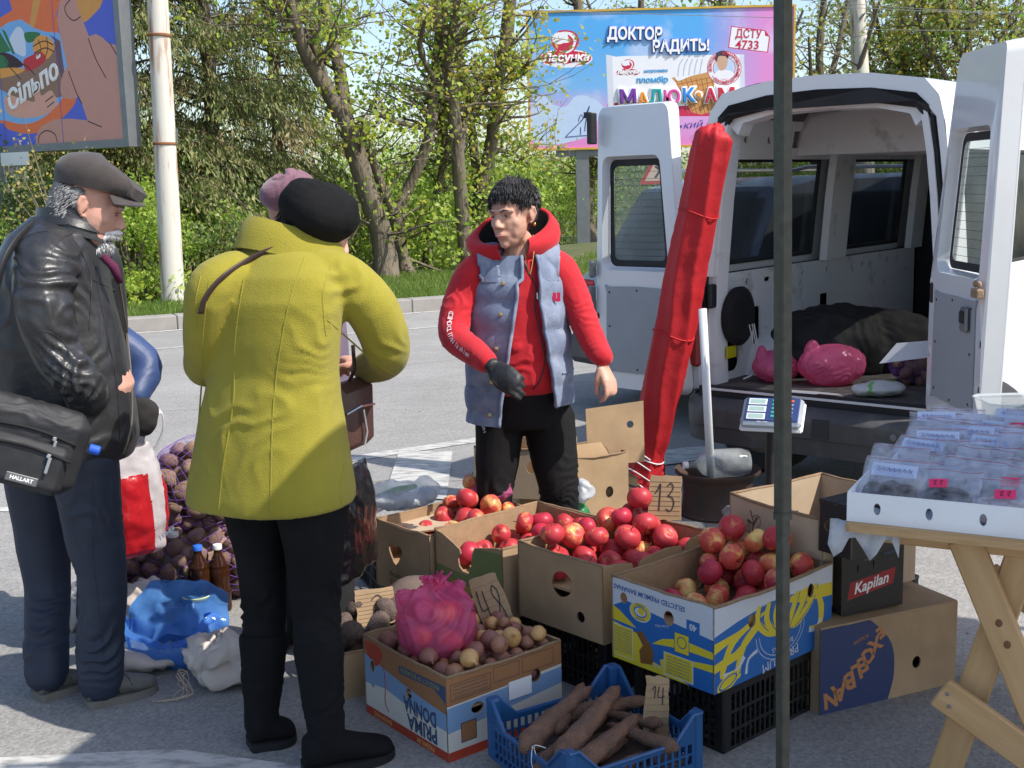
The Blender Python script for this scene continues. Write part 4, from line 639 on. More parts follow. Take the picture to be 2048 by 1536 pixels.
# --- doors: local x from hinge to free edge, z up, inner face at -y side
def rear_door(T, mir, dw=.66, zt=2.0):
    s = -1 if mir else 1; w = dw; d = link('rear_door', None, van, T); zb = FZ - .05
    def X(z, x): # hinge edge leans with the tumblehome
        lean = max(0, (z - 1.15)) * .16 * (1 - x / w); return x + lean
    def tr(poly, y=0): return [(s * X(z, x), y, z) for x, z in poly]
    def bend(mbq, y0): return [(s * X(y, x), y0 + z * 1.0 + .055 * max(0, (y - 1.2) / .8) ** 2, y) for x, y, z in mbq.v]
    out = rrect(0, zb, w, zt, .05); win = rrect(.125, 1.17, w - .09, 1.71, .04)
    p = plate(out, [win], (), .006); mb = MB(); vs = bend(p, 0); fs = [f if s > 0 else f[::-1] for f in p.f]; mb.add(vs, fs); sk_ = mk('outer_skin', mb, m_vw, d)
    win2 = rrect(.10, 1.145, w - .065, 1.735, .05); lw = rrect(.145, .66, w - .16, 1.045, .03)
    # inner pressing, stepped: rim, recess
    rim = rrect(.012, zb + .012, w - .012, zt - .012, .05); mid = rrect(.06, zb + .07, w - .035, zt - .10, .06)
    p = plate(rim, [win2, circ(.04, .80, .018, 10, .03), circ(.04, 1.10, .016, 10, .022), circ(w - .03, .9, .012, 10, .018), circ(w - .03, .72, .012, 10, .018)], (), .005); mb = MB(); vs = [(a, b - .0, c) for a, b, c in bend(p, -.075)]; mb.add(vs, [f[::-1] if s > 0 else f for f in p.f]); mk('inner_pressing', mb, m_vw, d, smooth=.5)
    mb = MB(); ro = tr(out, 0); ri = tr(rim, -.08); n = len(ro); f = lambda L: [(a, b + .055 * max(0, (c - 1.2) / .8) ** 2, c) for a, b, c in L]; mb.add(f(ro) + f(ri), [(i, (i + 1) % n, n + (i + 1) % n, n + i) for i in range(n)]); mk('door_edge', mb, m_vw, d, smooth=.6)
    mb = MB(); a = tr(win, -.0); b = tr(win2, -.08); n = len(a); mb.add(f(a) + f(b), [(i, (i + 1) % n, n + (i + 1) % n, n + i) for i in range(n)]); mk('window_reveal', mb, m_vw, d, smooth=.6)
    mb = MB(); a = f(tr(rrect(.118, 1.163, w - .083, 1.717, .045), -.03)); b = f(tr(rrect(.152, 1.197, w - .117, 1.683, .03), -.03)); n = len(a); mb.add(a + b, [(i, (i + 1) % n, n + (i + 1) % n, n + i) for i in range(n)]); mk('window_seal', mb, m_rub, d)
    mb = MB(); g = f(tr(rrect(.145, 1.19, w - .11, 1.69, .03), -.025)); mb.add(g, [tuple(range(len(g)))]); gl = mk('window', mb, m_glass, d)
    hw = MB()
    for k in range(13): z = 1.22 + k * .036; hw.tube(f(tr([(.155, z), (w - .12, z)], -.028)), .0011, 3)
    mk('heater_wires', hw, M('heater_wire', (.12, .06, .04), .6), gl)
    mb = MB(); pn = sp([(.10, .64), (.11, 1.03), (.16, 1.06), (w - .10, 1.06), (w - .085, 1.03), (w - .085, .64), (w - .11, .615), (.13, .615)], 2) if not mir else sp([(.085, .64), (.085, 1.0), (.13, 1.06), (w - .12, 1.06), (w - .10, 1.03), (w - .10, .64), (w - .13, .61), (.11, .615)], 2)
    p = plate(pn, (), (), .008); mb.add([(s * x, -.088 + z * 0 - (.0 if z == 0 else -.006), y) for x, y, z in p.v], [q[::-1] if s > 0 else q for q in p.f]); gp = mk('grey_trim_panel', mb, m_gp, d)
    for x, z in ((.14, .65), (.14, .85), (.14, 1.03), (w / 2, 1.045), (w / 2, .63), (w - .12, .65), (w - .12, .85), (w - .12, 1.03)): mb = MB(); mb.ell((s * x, -.089, z), (.006, .003, .006), 8, 5); mk('screw', mb, m_black, gp)
    return d, s, w, f
hl = VT.inverted() @ Lp
# left door: hinge at the left jamb, folded right back in line with the rear
dL, s, w, f = rear_door(Matrix.Translation((-.70, -.03, 0)) @ Matrix.Rotation(radians(-3), 4, 'Z'), True, .63)
mb = MB(); mb.bbox((s * (w - .02), -.10, 1.88), (.04, .05, .16), .006); mb.box((s * (w + .01), -.10, 1.95), (.03, .03, .03)); mk('latch', mb, m_black, dL); mb = MB(); mb.bbox((s * (w - .01), -.10, 1.15), (.035, .05, .09), .012); mb.bbox((s * (w + .0), -.10, .98), (.03, .05, .16), .006); mk('lock', mb, m_steel, dL)
for z in (1.0, 1.10): mb = MB(); mb.bbox((-.04, -.05, z), (.20, .02, .022), .004); mk('hinge', mb, m_black, dL)
# right door: swung out towards the camera
dR, s, w, f = rear_door(Matrix.Translation((.69, -.05, .045)) @ Matrix.Rotation(radians(-49), 4, 'Z'), False, .68, 2.05)
mb = MB(); mb.bbox((s * (w - .16), -.10, .985), (.075, .02, .10), .012); hd = mk('handle', mb, m_steel, dR); mb = MB(); mb.bbox((s * (w - .16), -.112, .995), (.045, .012, .05), .006); mk('handle_pull', mb, m_black, hd)
mb = MB(); mb.bbox((s * (w - .03), -.10, 1.10), (.07, .03, .035), .004); mb.ell((s * (w - .05), -.10, 1.135), (.014, .012, .014), 8, 6); mb.ell((s * (w - .012), -.10, 1.135), (.014, .012, .014), 8, 6); mk('latch', mb, m_mud, dR)
mb = MB(); mb.bbox((.05, -.06, 1.05), (.05, .05, .10), .012); mk('lock', mb, m_black, dR); mb = MB(); mb.box((s * w / 2, -.04, FZ - .058), (w - .06, .07, .012)); mk('bottom_seal', mb, m_rub, dR)
for x in (-.62, .62): mb = MB(); mb.bbox((x, .03, 1.02), (.03, .06, .12), .008); mk('striker', mb, m_black, van)
mb = MB(); mb.tube([(-.66, -.03, 1.32), (-.68, -.08, 1.24), (-.70, -.1, 1.14), (-.70, -.05, 1.1)], .01, 6, sub=5); mb.tube([(-.65, -.03, 1.34), (-.66, -.09, 1.27), (-.68, -.12, 1.18), (-.70, -.06, 1.13)], .008, 6, sub=5); mk('wiring_loom', mb, m_rub, van, smooth=.8)

# --- saloon / estate cars behind
def car(name, label, T, paint, plate_txt=None, suv=True, Lc=4.4, Wc=1.8, Hc=1.62):
    root = empty(name, label, 'car', T); w = Wc / 2
    st = [(-2.2, .62, .80, .40), (-2.15, .84, .95, .32), (-1.95, .88, 1.02, .28), (-1.3, .90, 1.03, .28), (0, .905, 1.04, .28), (1.0, .90, 1.03, .28), (1.5, .89, .98, .28), (2.0, .84, .86, .32), (2.2, .70, .72, .42)]
    def ringb(x, hw, zt, zb): return [(x, hw * .96, zb), (x, hw, zb + .12), (x, hw * 1.0, (zt + zb) / 2), (x, hw * .985, zt - .12), (x, hw * .93, zt - .02), (x, hw * .8, zt), (x, -hw * .8, zt), (x, -hw * .93, zt - .02), (x, -hw * .985, zt - .12), (x, -hw, (zt + zb) / 2), (x, -hw, zb + .12), (x, -hw * .96, zb)]
    mb = MB(); mb.rings([ringb(*a) for a in st]); body = mk('body', mb, paint, root, smooth=.5)
    bp_, hp = (-2.0, -1.55, -.2, .55, 1.25), Hc
    gh = [(-1.98, .80, 1.0), (-1.65, .70, Hc - .07), (-1.3, .66, Hc - .01), (-.3, .66, Hc), (.3, .66, Hc - .04), (1.12, .76, 1.02)]
    mb = MB(); lo = [(x, y) for x, y in ((-1.98, .80), (-1.65, .83), (-1.3, .84), (-.3, .85), (.3, .84), (1.12, .78))]
    mb.rings([[(gx, lo[i][1], 1.0), (gx, gy, gz - .03), (gx, gy * .9, gz + .0), (gx, -gy * .9, gz + .0), (gx, -gy, gz - .03), (gx, -lo[i][1], 1.0)] for i, (gx, gy, gz) in enumerate(gh)]); mk('roof', mb, paint, root, smooth=.6)
    for sgn in (1, -1):
        for a, b, ta, tb in ((-1.85, -1.05, -1.58, -1.08), (-.98, -.12, -1.0, -.15), (-.04, .92, -.07, .26)):
            mb = MB(); z1 = Hc - .12; mb.add([(a, sgn * .858, 1.05), (b, sgn * .858, 1.05), (tb, sgn * .715, z1), (ta, sgn * .715, z1)], [(0, 1, 2, 3)]); mk('side_window', mb, m_tint, root)
        mb = MB(); mb.tube([(-1.5, sgn * .62, Hc + .02), (-1.3, sgn * .62, Hc + .05), (.1, sgn * .62, Hc + .04), (.3, sgn * .62, Hc)], .014, 6); mk('roof_rail', mb, m_chr, root)
    mb = MB(); mb.add([(-2.03, -.70, 1.02), (-2.03, .70, 1.02), (-1.72, .60, Hc - .10), (-1.72, -.60, Hc - .10)], [(0, 1, 2, 3)]); mk('rear_window', mb, m_tint, root)
    mb = MB(); mb.add([(1.2, -.72, 1.03), (1.2, .72, 1.03), (.38, .60, Hc - .06), (.38, -.60, Hc - .06)], [(0, 1, 2, 3)]); mk('windscreen', mb, m_tint, root)
    for x in (-2.21, 2.12):
        mb = MB(); mb.bbox((x * .99, 0, .42), (.16, 1.66, .22), .05); mk('bumper', mb, m_bump, root, smooth=.5)
    for sgn in (1, -1):
        mb = MB(); mb.bbox((-2.14, sgn * .70, .84), (.10, .26, .15), .03); mk('tail_lamp', mb, m_red, root); mb = MB(); mb.bbox((2.05, sgn * .62, .68), (.16, .3, .14), .04); mk('headlight', mb, m_glass, root)
    if plate_txt:
        mb = MB(); mb.bbox((-2.21, 0, .66), (.012, .52, .115), .003); pl = mk('number_plate', mb, m_white, root); text(plate_txt, .115, frame((0, -1, 0), (0, 0, 1), (-2.218, 0, .66)), m_black, pl)
    for x in (-1.35, 1.38):
        for sgn in (1, -1): wheel(root, Matrix.Translation((x, sgn * .80, .32)) @ Matrix.Rotation(0 if sgn < 0 else pi, 4, 'Z'), .32, .2, steel=False)
    return root
m_car = M('dark_silver_paint', (.16, .17, .19), .22, .7, var=.03, coat=.8)
a = radians(33); car('parked_car', 'dark silver estate car parked behind the left van door', Matrix.Translation((2.75, 9.3, 0)) @ Matrix.Rotation(a, 4, 'Z'), m_car, 'ВО 9046 ЕА')
# ================================================================ PEOPLE
from mathutils.bvhtree import BVHTree
m_skin = M('skin', (.54, .30, .215), .5, var=.05, scale=14, sss=.12, bump=.25, bscale=180, bdist=.001); m_skinr = M('skin_ruddy', (.60, .30, .22), .5, col2=(.62, .36, .28), scale=22, sss=.12, bump=.3, bscale=150, bdist=.001)
m_eye = M('eye_white', (.38, .33, .30), .25, var=.02); m_iris = M('iris', (.03, .022, .018), .15); m_lip = M('lip', (.42, .17, .15), .5); m_lid = M('eyelid_crease', (.20, .10, .08), .6)
m_hairb = M('hair_black', (.014, .013, .014), .42, col2=(.05, .048, .05), scale=60, spec=.6); m_hairg = M('hair_grey', (.42, .41, .40), .6, col2=(.68, .67, .65), scale=70)
m_hairbr = M('hair_brown', (.05, .03, .022), .5, var=.3)
class Surf:                                        # a garment surface one can pin seams, buttons and prints to
    def __init__(s, co, q): s.t = BVHTree.FromPolygons([tuple(c) for c in co.tolist()], q.tolist())
    def hit(s, px, py, off=.0):
        h = s.t.ray_cast(V((0, 0, CAMH)), unit(ray(px, py)));
        return None if h[0] is None else (h[0] + h[1] * off, h[1])
    def seam(s, name, pts, r, mat, par, off=0, sub=6, n=5, flat=1):
        P, _ = smooth_path([V((a, b, 0)) for a, b in pts], [1] * len(pts), sub); Q = [s.hit(p.x, p.y, off) for p in P]; Q = [q[0] for q in Q if q]
        if len(Q) < 2: return None
        mb = MB(); mb.tube(Q, r, n); return mk(name, mb, mat, par, smooth=1.2)
def garment(name, mb, mats, par, vox=.008, it=3, zones=(), base=0., bs=6., paint=None):
    co, no, q = fuse(mb, vox, it)
    if base or zones: co = folds(co, no, zones, base, bs)
    mi = paint(co[q].mean(1)) if paint else None; o = link(name, npmesh(name, co, q, mats, mi, True), None); o.parent = par; o.matrix_parent_inverse = par.matrix_world.inverted(); return o, Surf(co, q)
def put(o, par): o.parent = par; o.matrix_parent_inverse = par.matrix_world.inverted(); return o
def head(mb, T, s=1., jaw=1., chub=0.):
    E = lambda c, r: mb.ell(c, r, 18, 12, T=T @ Matrix.Scale(s, 4))
    E((0, -.018, .030), (.077, .096, .088)); E((0, .018, -.022), (.066 + chub, .070, .088)); E((0, .034, -.078), (.050 * jaw + chub, .046, .038)); E((0, .066, -.100), (.022 * jaw, .017, .017))
    TT = T @ Matrix.Scale(s, 4); mb.tube([(0, .076, .018), (0, .092, -.008), (0, .103, -.028)], [.008, .0095, .012], 8, T=TT, rnd_end=True); E((.012, .094, -.034), (.009, .012, .008)); E((-.012, .094, -.034), (.009, .012, .008))
    E((0, .056, -.058), (.036, .032, .036)); E((-.034, .042, -.050), (.021 + chub, .024, .034)); E((.034, .042, -.050), (.021 + chub, .024, .034))
    mb.tube([(-.052, .066, .020), (-.026, .083, .025), (0, .083, .022), (.026, .083, .025), (.052, .066, .020)], [.008, .010, .009, .010, .008], 8, T=TT, rnd_end=True)
    for k in (-1, 1):
        E((k * .038, .045, -.024), (.025 + chub, .024, .026)); E((k * .031, .066, .003), (.017, .012, .012))
        mb.tube([(k * .076, -.012, .022), (k * .086, -.026, .020), (k * .087, -.030, 0), (k * .080, -.020, -.024), (k * .074, -.008, -.034)], [.006, .007, .007, .006, .006], 8, T=TT, rnd_end=True); E((k * .078, -.016, -.004), (.006, .014, .026))
    mb.tube([(-.024, .078, -.064), (-.008, .093, -.0605), (0, .0925, -.062), (.008, .093, -.0605), (.024, .078, -.064)], [.004, .0065, .006, .0065, .004], 8, T=TT, rnd_end=True); mb.tube([(-.021, .078, -.071), (0, .091, -.0735), (.021, .078, -.071)], [.004, .0075, .004], 8, T=TT, rnd_end=True)
def face_parts(T, par, s=1., look=(0, 1, -.1), brow=None, squint=.006, mouth=True):
    TT = T @ Matrix.Scale(s, 4)
    for k in (-1, 1):
        c = V((k * .031, .0715, .003)); mb = MB(); mb.ell(c, (.0115, .010, squint), 12, 8, T=TT); d = unit(V(look)); mb.ell(c + d * .0062, (.0052, .0052, min(.0052, squint)), 10, 6, 1, TT); put(mk('eye', mb, [m_eye, m_iris], None, smooth=True), par)
        mb = MB(); mb.tube([(k * .018, .0765, .004), (k * .026, .0820, .0035 + squint), (k * .036, .0800, .0035 + squint), (k * .0455, .0700, .002)], [.0010, .0019, .0019, .0010], 6, T=TT); put(mk('eyelid', mb, m_lid, None, smooth=True), par)
        if brow:
            mb = MB(); mb.tube([(k * .014, .0905, .019), (k * .030, .0905, .0265), (k * .050, .0740, .022)], [.0022, .0038, .0016], 6, T=TT, sq=.5); put(mk('eyebrow', mb, brow, None, smooth=True), par)
    if mouth:
        mb = MB(); mb.tube([(-.025, .081, -.0665), (-.011, .0985, -.0655), (0, .1005, -.0675), (.011, .0985, -.0655), (.025, .081, -.0665)], [.0012, .0036, .0040, .0036, .0012], 6, T=TT); put(mk('lips', mb, m_lip, None, smooth=True), par)
def hand(mb, T, side=1, curl=(.35, .45, .5, .55), s=1., thumb=(.6, .75, -.25), spread=.06):
    """wrist at the origin, fingers along +x, back of the hand +z, thumb towards side*y"""
    T = T @ Matrix.Scale(s, 4); k = side
    mb.tube([(-.03, 0, 0), (.0, 0, 0), (.03, 0, 0), (.065, 0, .002), (.088, 0, 0)], [.026, .026, .034, .041, .038], 14, T=T, side=(0, 1, 0), sq=.48, rnd_end=True)
    for (y, L, r), c in zip(((.029, .070, .0092), (.010, .078, .0094), (-.010, .072, .0090), (-.028, .057, .0080)), curl):
        p = V((.084, k * y, .003)); a = -.1; pts = [p - V((.02, 0, 0)), p]; sp_ = y * spread * 20
        for f, seg in zip((.6, 1.0, .8), (.45, .30, .25)):
            a += c * f * 1.3; p = p + V((cos(a) * cos(sp_ * .15), k * sin(sp_ * .15), -sin(a))) * L * seg; pts.append(p)
        mb.tube(pts, [r * 1.05, r * 1.08, r, r * .92, r * .78], 9, T=T, rnd_end=True)
    d = unit(V((thumb[0], k * thumb[1], thumb[2]))); p = V((.018, k * .022, -.004)); d2 = unit(d + V((.5, -k * .35, -.25))); mb.tube([p, p + d * .036, p + d * .036 + d2 * .030, p + d * .036 + d2 * .054], [.016, .0135, .0115, .009], 10, T=T, rnd_end=True)
def aim(o, d, up):                                 # matrix with +x along d, +z close to up
    x = unit(d); y = unit(V(up).cross(x)); z = x.cross(y); return Matrix(((x.x, y.x, z.x, o[0]), (x.y, y.y, z.y, o[1]), (x.z, y.z, z.z, o[2]), (0, 0, 0, 1)))
def hframe(c, yaw, pitch=0, roll=0):               # yaw 0 faces +Y, positive turns to the left (counter-clockwise from above)
    return Matrix.Translation(c) @ Matrix.Rotation(yaw, 4, 'Z') @ Matrix.Rotation(pitch, 4, 'X') @ Matrix.Rotation(roll, 4, 'Y')
def torso(mb, L, n=36, ex=2.4):                    # L: (centre, half width, half depth, yaw)
    rs = []
    for c, a, b, yaw in L:
        r = []
        for i in range(n):
            t = 2 * pi * i / n; ct, st_ = cos(t), sin(t); x = a * abs(ct) ** (2 / ex) * (1 if ct > 0 else -1); y = b * abs(st_) ** (2 / ex) * (1 if st_ > 0 else -1)
            r.append((c[0] + x * cos(yaw) - y * sin(yaw), c[1] + x * sin(yaw) + y * cos(yaw), c[2]))
        rs.append(r)
    mb.rings(rs); return mb
def shoe(mb, heel, toe, w=.048, h=.085):
    heel = V(heel); toe = V(toe); L = (toe - heel).length; d = unit(toe - heel); T = frame(d, V((0, 0, 1)).cross(d), heel); k = L
    rs = []
    for x, hw, z1 in ((-.02, .55, .6), (.0, .85, .95), (.12, .95, 1.05), (.3, .92, 1.1), (.5, 1.0, .85), (.7, 1.08, .62), (.85, 1.0, .52), (.96, .7, .42), (1.0, .4, .32)):
        a = w * hw; z = h * z1; rs.append([(x * k, a * cos(t), z * .5 + z * .5 * sin(t) * (1 if sin(t) > 0 else 1)) for t in [2 * pi * i / 14 for i in range(14)]])
    return mb.rings(rs, T=T)
def sole(heel, toe, w=.05, th=.022):
    heel = V(heel); toe = V(toe); L = (toe - heel).length; d = unit(toe - heel); T = frame(d, V((0, 0, 1)).cross(d), heel); mb = MB(); O = sp([(-.03 * L, 0), (0, w * .8), (.25 * L, w * .88), (.6 * L, w * 1.08), (.9 * L, w * .8), (1.03 * L, 0), (.9 * L, -w * .8), (.6 * L, -w * 1.08), (.25 * L, -w * .88), (0, -w * .8)])
    return mb.rings([[(x, y, z) for x, y in O] for z in (0, th)], T=T)
def openloft(rows, th=.006):                       # rows of points (open strip surface) with thickness
    mb = MB(); n = len(rows[0]); m = len(rows); vs = [V(p) for r in rows for p in r]; N = [V((0, 0, 0)) for _ in vs]; fs = []
    for j in range(m - 1):
        for i in range(n - 1):
            f = (j * n + i, j * n + i + 1, (j + 1) * n + i + 1, (j + 1) * n + i); fs.append(f); nn = (vs[f[1]] - vs[f[0]]).cross(vs[f[3]] - vs[f[0]])
            for k in f: N[k] += nn
    ins = [v - unit(k) * th for v, k in zip(vs, N)]; o = len(vs); mb.add(vs + ins, fs + [tuple(i + o for i in f[::-1]) for f in fs])
    bd = [i for i in range(n)] + [j * n + n - 1 for j in range(1, m)] + [(m - 1) * n + i for i in range(n - 2, -1, -1)] + [j * n for j in range(m - 2, 0, -1)]
    mb.f += [(bd[i], o + bd[i], o + bd[(i + 1) % len(bd)], bd[(i + 1) % len(bd)]) for i in range(len(bd))]; mb.m += [0] * len(bd); return mb

# ---------------------------------------------------------------- the seller
P = empty('person', 'short-haired seller in a red hoodie, blue quilted vest and black trousers behind the apple boxes', 'person', Matrix.Translation((.03, 4.55, 0)))
DY = 4.5; hips = V((.045, 4.55, .80)); chest = V((.03, 4.52, 1.20)); neckb = V((.04, 4.50, 1.345)); HC = D(1024, 430, 4.44); HT = hframe(HC, pi + radians(-36), radians(-5), radians(3))
shR, elR_, wrR = D(948, 552, 4.50), D(908, 668, 4.42), D(985, 733, 4.22); shL, elL_, wrL = D(1116, 540, 4.52), D(1166, 640, 4.47), D(1206, 730, 4.38)
hpR, knR, anR = D(1000, 835, 4.55), D(990, 985, 4.50), V((-.10, 4.56, .09)); hpL, knL, anL = D(1098, 835, 4.57), D(1118, 985, 4.50), V((.19, 4.58, .09))
mb = MB(); head(mb, HT, .98, .84, .000)
mb.tube([neckb - V((0, 0, .08)), neckb + V((0, -.01, .05)), HC - V((0, -.02, .07))], [.07, .056, .052], 14, rnd_end=True)
torso(mb, [(hips - V((0, 0, .06)), .13, .09, 0), (hips + V((0, 0, .1)), .14, .10, 0), (chest - V((0, 0, .12)), .135, .095, 0), (chest, .15, .10, 0), (neckb - V((0, 0, .04)), .13, .07, 0), (neckb + V((0, 0, .01)), .06, .05, 0)], 24)
for a, b, c in ((shR, elR_, wrR), (shL, elL_, wrL)): mb.tube([neckb.lerp(a, .5), a, b, c], [.05, .045, .034, .024], 12, rnd_end=True)
for a, b, c in ((hpR, knR, anR), (hpL, knL, anL)): mb.tube([a + V((0, 0, .05)), b, c], [.075, .05, .035], 12, rnd_end=True); mb.tube([c - V((0, 0, .05)), c + V((0, -.10, -.058))], [.026, .02], 10, rnd_end=True)
hdR = D(1030, 768, 4.14) - wrR; TRh = aim(wrR, hdR, (-.5, -.9, .5)); hand(mb, TRh, -1, (.45, .55, .7, .8), 1.0, (.75, .35, -.55))
hdL = V((.035, -.05, -.12)); TLh = aim(wrL, hdL, (.75, -.65, .1)); hand(mb, TLh, -1, (.5, .75, .95, 1.05), 1.0, (.85, .25, -.5))
garment('body', mb, m_skin, P, .0046, 3); face_parts(HT, P, .98, (-.25, 1, -.15), m_hairb, .0032)
mb = MB(); hand(mb, TRh @ Matrix.Scale(1.12, 4), -1, (.45, .55, .7, .8), 1.0, (.75, .35, -.55)); mb.tube([wrR - unit(hdR) * .05, wrR + unit(hdR) * .01], [.033, .030], 14); garment('glove', mb, M('black_glove', (.025, .025, .027), .5, var=.2, bump=.5, bscale=90), P, .005, 2, base=.0015, bs=40)
mb = MB(); mb.ell(HT @ V((.088, -.012, -.040)), (.005, .005, .007), 8, 6); mb.ell(HT @ V((-.088, -.012, -.040)), (.005, .005, .007), 8, 6); put(mk('earring', mb, M('gold', (.7, .45, .15), .25, 1), None, smooth=True), P)
# hair: scalp cap and tufts
mb = MB(); TT = HT @ Matrix.Scale(.98, 4); R = random.Random(4); mb.ell((0, -.022, .044), (.080, .095, .080), 20, 14, T=TT); mb.ell((0, -.058, .0), (.070, .056, .07), 16, 10, T=TT)
for k in range(3600):
    az = R.uniform(0, 2 * pi); el = R.uniform(-.35, 1.55); d = V((cos(el) * sin(az), cos(el) * cos(az), sin(el)))
    if d.y > .55 and d.z < .42: continue
    if abs(d.x) > .6 and d.z < .05 and d.y > -.15: continue
    p = V((d.x * .081, -.022 + d.y * .096, .043 + d.z * .081)); cl = noise.noise(p * 16) * .5; t = V((R.gauss(0, .12) + d.x * .55 + cl, .75 - .9 * max(0, -d.y), -.35 - .8 * max(0, -d.y) - .5 * abs(d.x))); t = unit(t - d * t.dot(d) + V((R.gauss(0, .10), R.gauss(0, .10), R.gauss(0, .10)))); L_h = R.uniform(.028, .055); lift = R.uniform(.002, .011) + .008 * noise.noise(p * 45); q1 = p + t * L_h * .5 + d * lift; q2 = p + t * L_h + d * R.uniform(-.010, .006) + V((0, 0, -.004))
    mb.tube([TT @ p, TT @ q1, TT @ q2], [.0017, .0015, .0003], 3)
put(mk('hair', mb, m_hairb, None, smooth=True), P)
m_hood = M('red_fleece', (.50, .010, .020), .85, var=.12, scale=12, sheen=.15, bump=.5, bscale=240, bdist=.002); m_vest = M('washed_blue_cloth', (.165, .20, .29), .85, col2=(.31, .35, .44), scale=14, thr=(.45, .78), bump=.6, bscale=170, bdist=.002); m_blk = M('black_jersey', (.009, .0085, .009), .85, var=.3, spec=.25, sheen=.0, bump=.4, bscale=200)
mb = MB(); torso(mb, [(D(1045, 782, 4.54), .150, .115, 0), (D(1045, 760, 4.53), .165, .135, 0), (D(1040, 690, 4.52), .165, .135, 0), (chest, .165, .125, 0), (D(1036, 540, 4.52), .160, .105, 0), (neckb + V((0, 0, -.01)), .085, .075, 0)])
mb.tube([D(985, 530, 4.52), shR, D(922, 600, 4.48), elR_, D(950, 705, 4.31), wrR - unit(hdR) * .035], [.07, .072, .064, .060, .052, .042], 16, sub=5, rnd_end=True); mb.tube([D(1080, 525, 4.52), shL, D(1146, 590, 4.50), elL_, D(1190, 690, 4.43), wrL + V((0, 0, .03))], [.07, .070, .062, .056, .050, .042], 16, sub=5, rnd_end=True)
dn = lambda p, d=4.4: D(p[0], p[1], d)
hz = [(tuple(elR_), .09, (.3, -.3, 1), .035, .008), (tuple(D(930, 610, 4.45)), .10, (.2, 0, 1), .06, .007), (tuple(elL_), .11, (.3, 0, 1), .035, .007), (tuple(D(1195, 700, 4.4)), .08, (.3, 0, 1), .026, .006), (tuple(D(960, 720, 4.28)), .07, (1, 0, -.5), .03, .006), (tuple(D(1060, 690, 4.4)), .14, (.3, 0, 1), .07, .006)]
o, S1 = garment('hoodie', mb, m_hood, P, .007, 3, hz, .003, 9)
keepf = lambda c: (c[:, 2] > 1.245) & (np.abs(c[:, 0] - .036) < .148 - .30 * np.clip(1.27 - c[:, 2], 0, .2)) & (np.abs(c[:, 0] - .036) > .070)
me_ = o.data; nv = len(me_.vertices); co_ = np.empty(nv * 3, np.float32); me_.vertices.foreach_get('co', co_); co_ = co_.reshape(-1, 3); nn_ = np.empty(nv * 3, np.float32); me_.vertices.foreach_get('normal', nn_); nn_ = nn_.reshape(-1, 3); q_ = np.empty(len(me_.loops), np.int32); me_.loops.foreach_get('vertex_index', q_); q_ = q_.reshape(-1, 4); q_ = q_[keepf(co_[q_].mean(1))]; us_, inv_ = np.unique(q_, return_inverse=True)
yk = put(link('vest_shoulder', npmesh('vest_shoulder', co_[us_] + nn_[us_] * .006, inv_.reshape(-1, 4), m_vest, None, True)), P); sm_ = yk.modifiers.new('thickness', 'SOLIDIFY'); sm_.thickness = .013; sm_.offset = 1
# hood round the neck
def hoodrow(t, rx, ry, dz, c): a = t; return (c[0] + rx * sin(a), c[1] - ry * cos(a), c[2] + dz)
c0 = D(1020, 470, 4.50); rows = []
for k in range(7):
    u = k / 6; row = []
    for i in range(25):
        a = radians(18) + (2 * pi - radians(36)) * i / 24; back = (1 - cos(a)) / 2      # a=0 front
        rx = .125 + .055 * sin(u * pi * .8) - .03 * u; ry = .085 + .05 * sin(u * pi * .8); zt = .0 + .085 * back - .035 * (1 - back); zb = -.085 - .01 * back
        z = zt * (1 - u) + zb * u + .02 * sin(pi * u); off = .018 * (1 - u) * (1 if sin(a) > 0 else -.6); row.append((c0.x + .01 + rx * sin(a) + off, c0.y + .03 - ry * cos(a) * .9, c0.z + z + .03 * (1 - u) * sin(a)))
    rows.append(row)
mb = openloft(rows, .010); put(mk('hood', mb, m_hood, None, smooth=.9), P)
rows2 = [[tuple(V(p).lerp(V((c0.x, c0.y + .03, V(p).z - .03)), .05 + .40 * (k / 4))) for p in rows[0]] for k in range(5)]; rows2 = [[(x, y, z - .022 * k) for x, y, z in r] for k, r in enumerate(rows2)]
put(mk('hood_lining', openloft([r[::-1] for r in rows2], .004), m_blk, None, smooth=.9), P)
mb = MB(); mb.tube(rows[0], .0095, 8, sub=2); put(mk('hood_hem', mb, m_hood, None, smooth=True), P)
# vest: back and two front panels, quilted
VR = [(D(1000, 800, 4.53).z - .02, .195, .155), (.86, .197, .160), (.95, .190, .158), (1.05, .186, .152), (1.15, .184, .146), (1.24, .178, .132), (1.30, .165, .112), (1.345, .125, .092)]
def vest_panel(a0, a1, low, nseg=22, zcut=None):
    rows = []
    for j in range(46):
        u = j / 45; z = low + (1.345 - low) * u; k = 0
        zz = [v[0] for v in VR]; rx = np.interp(z, zz, [v[1] for v in VR]); ry = np.interp(z, zz, [v[2] for v in VR]); cx = np.interp(z, [.7, 1.0, 1.35], [.028, .030, .036]); row = []; puff = .011 * abs(sin(pi * (z - .02) / .105)) ** .6
        b0 = a0(z) if callable(a0) else a0; b1 = a1(z) if callable(a1) else a1
        for i in range(nseg + 1):
            t = i / nseg; a = b0 + (b1 - b0) * t; arm = max(0, 1 - abs(abs(((a + pi) % (2 * pi)) - pi) - pi / 2) / .55) * max(0, (z - 1.08) / .27); e = puff + .005 * noise.noise(V((a * 5, z * 14, 1))) + (.004 if 0 < i < nseg else .008)
            row.append((cx + (rx + e) * sin(a) * (1 - .30 * arm), 4.525 - (ry + e) * cos(a), z))
        rows.append(row)
    return rows
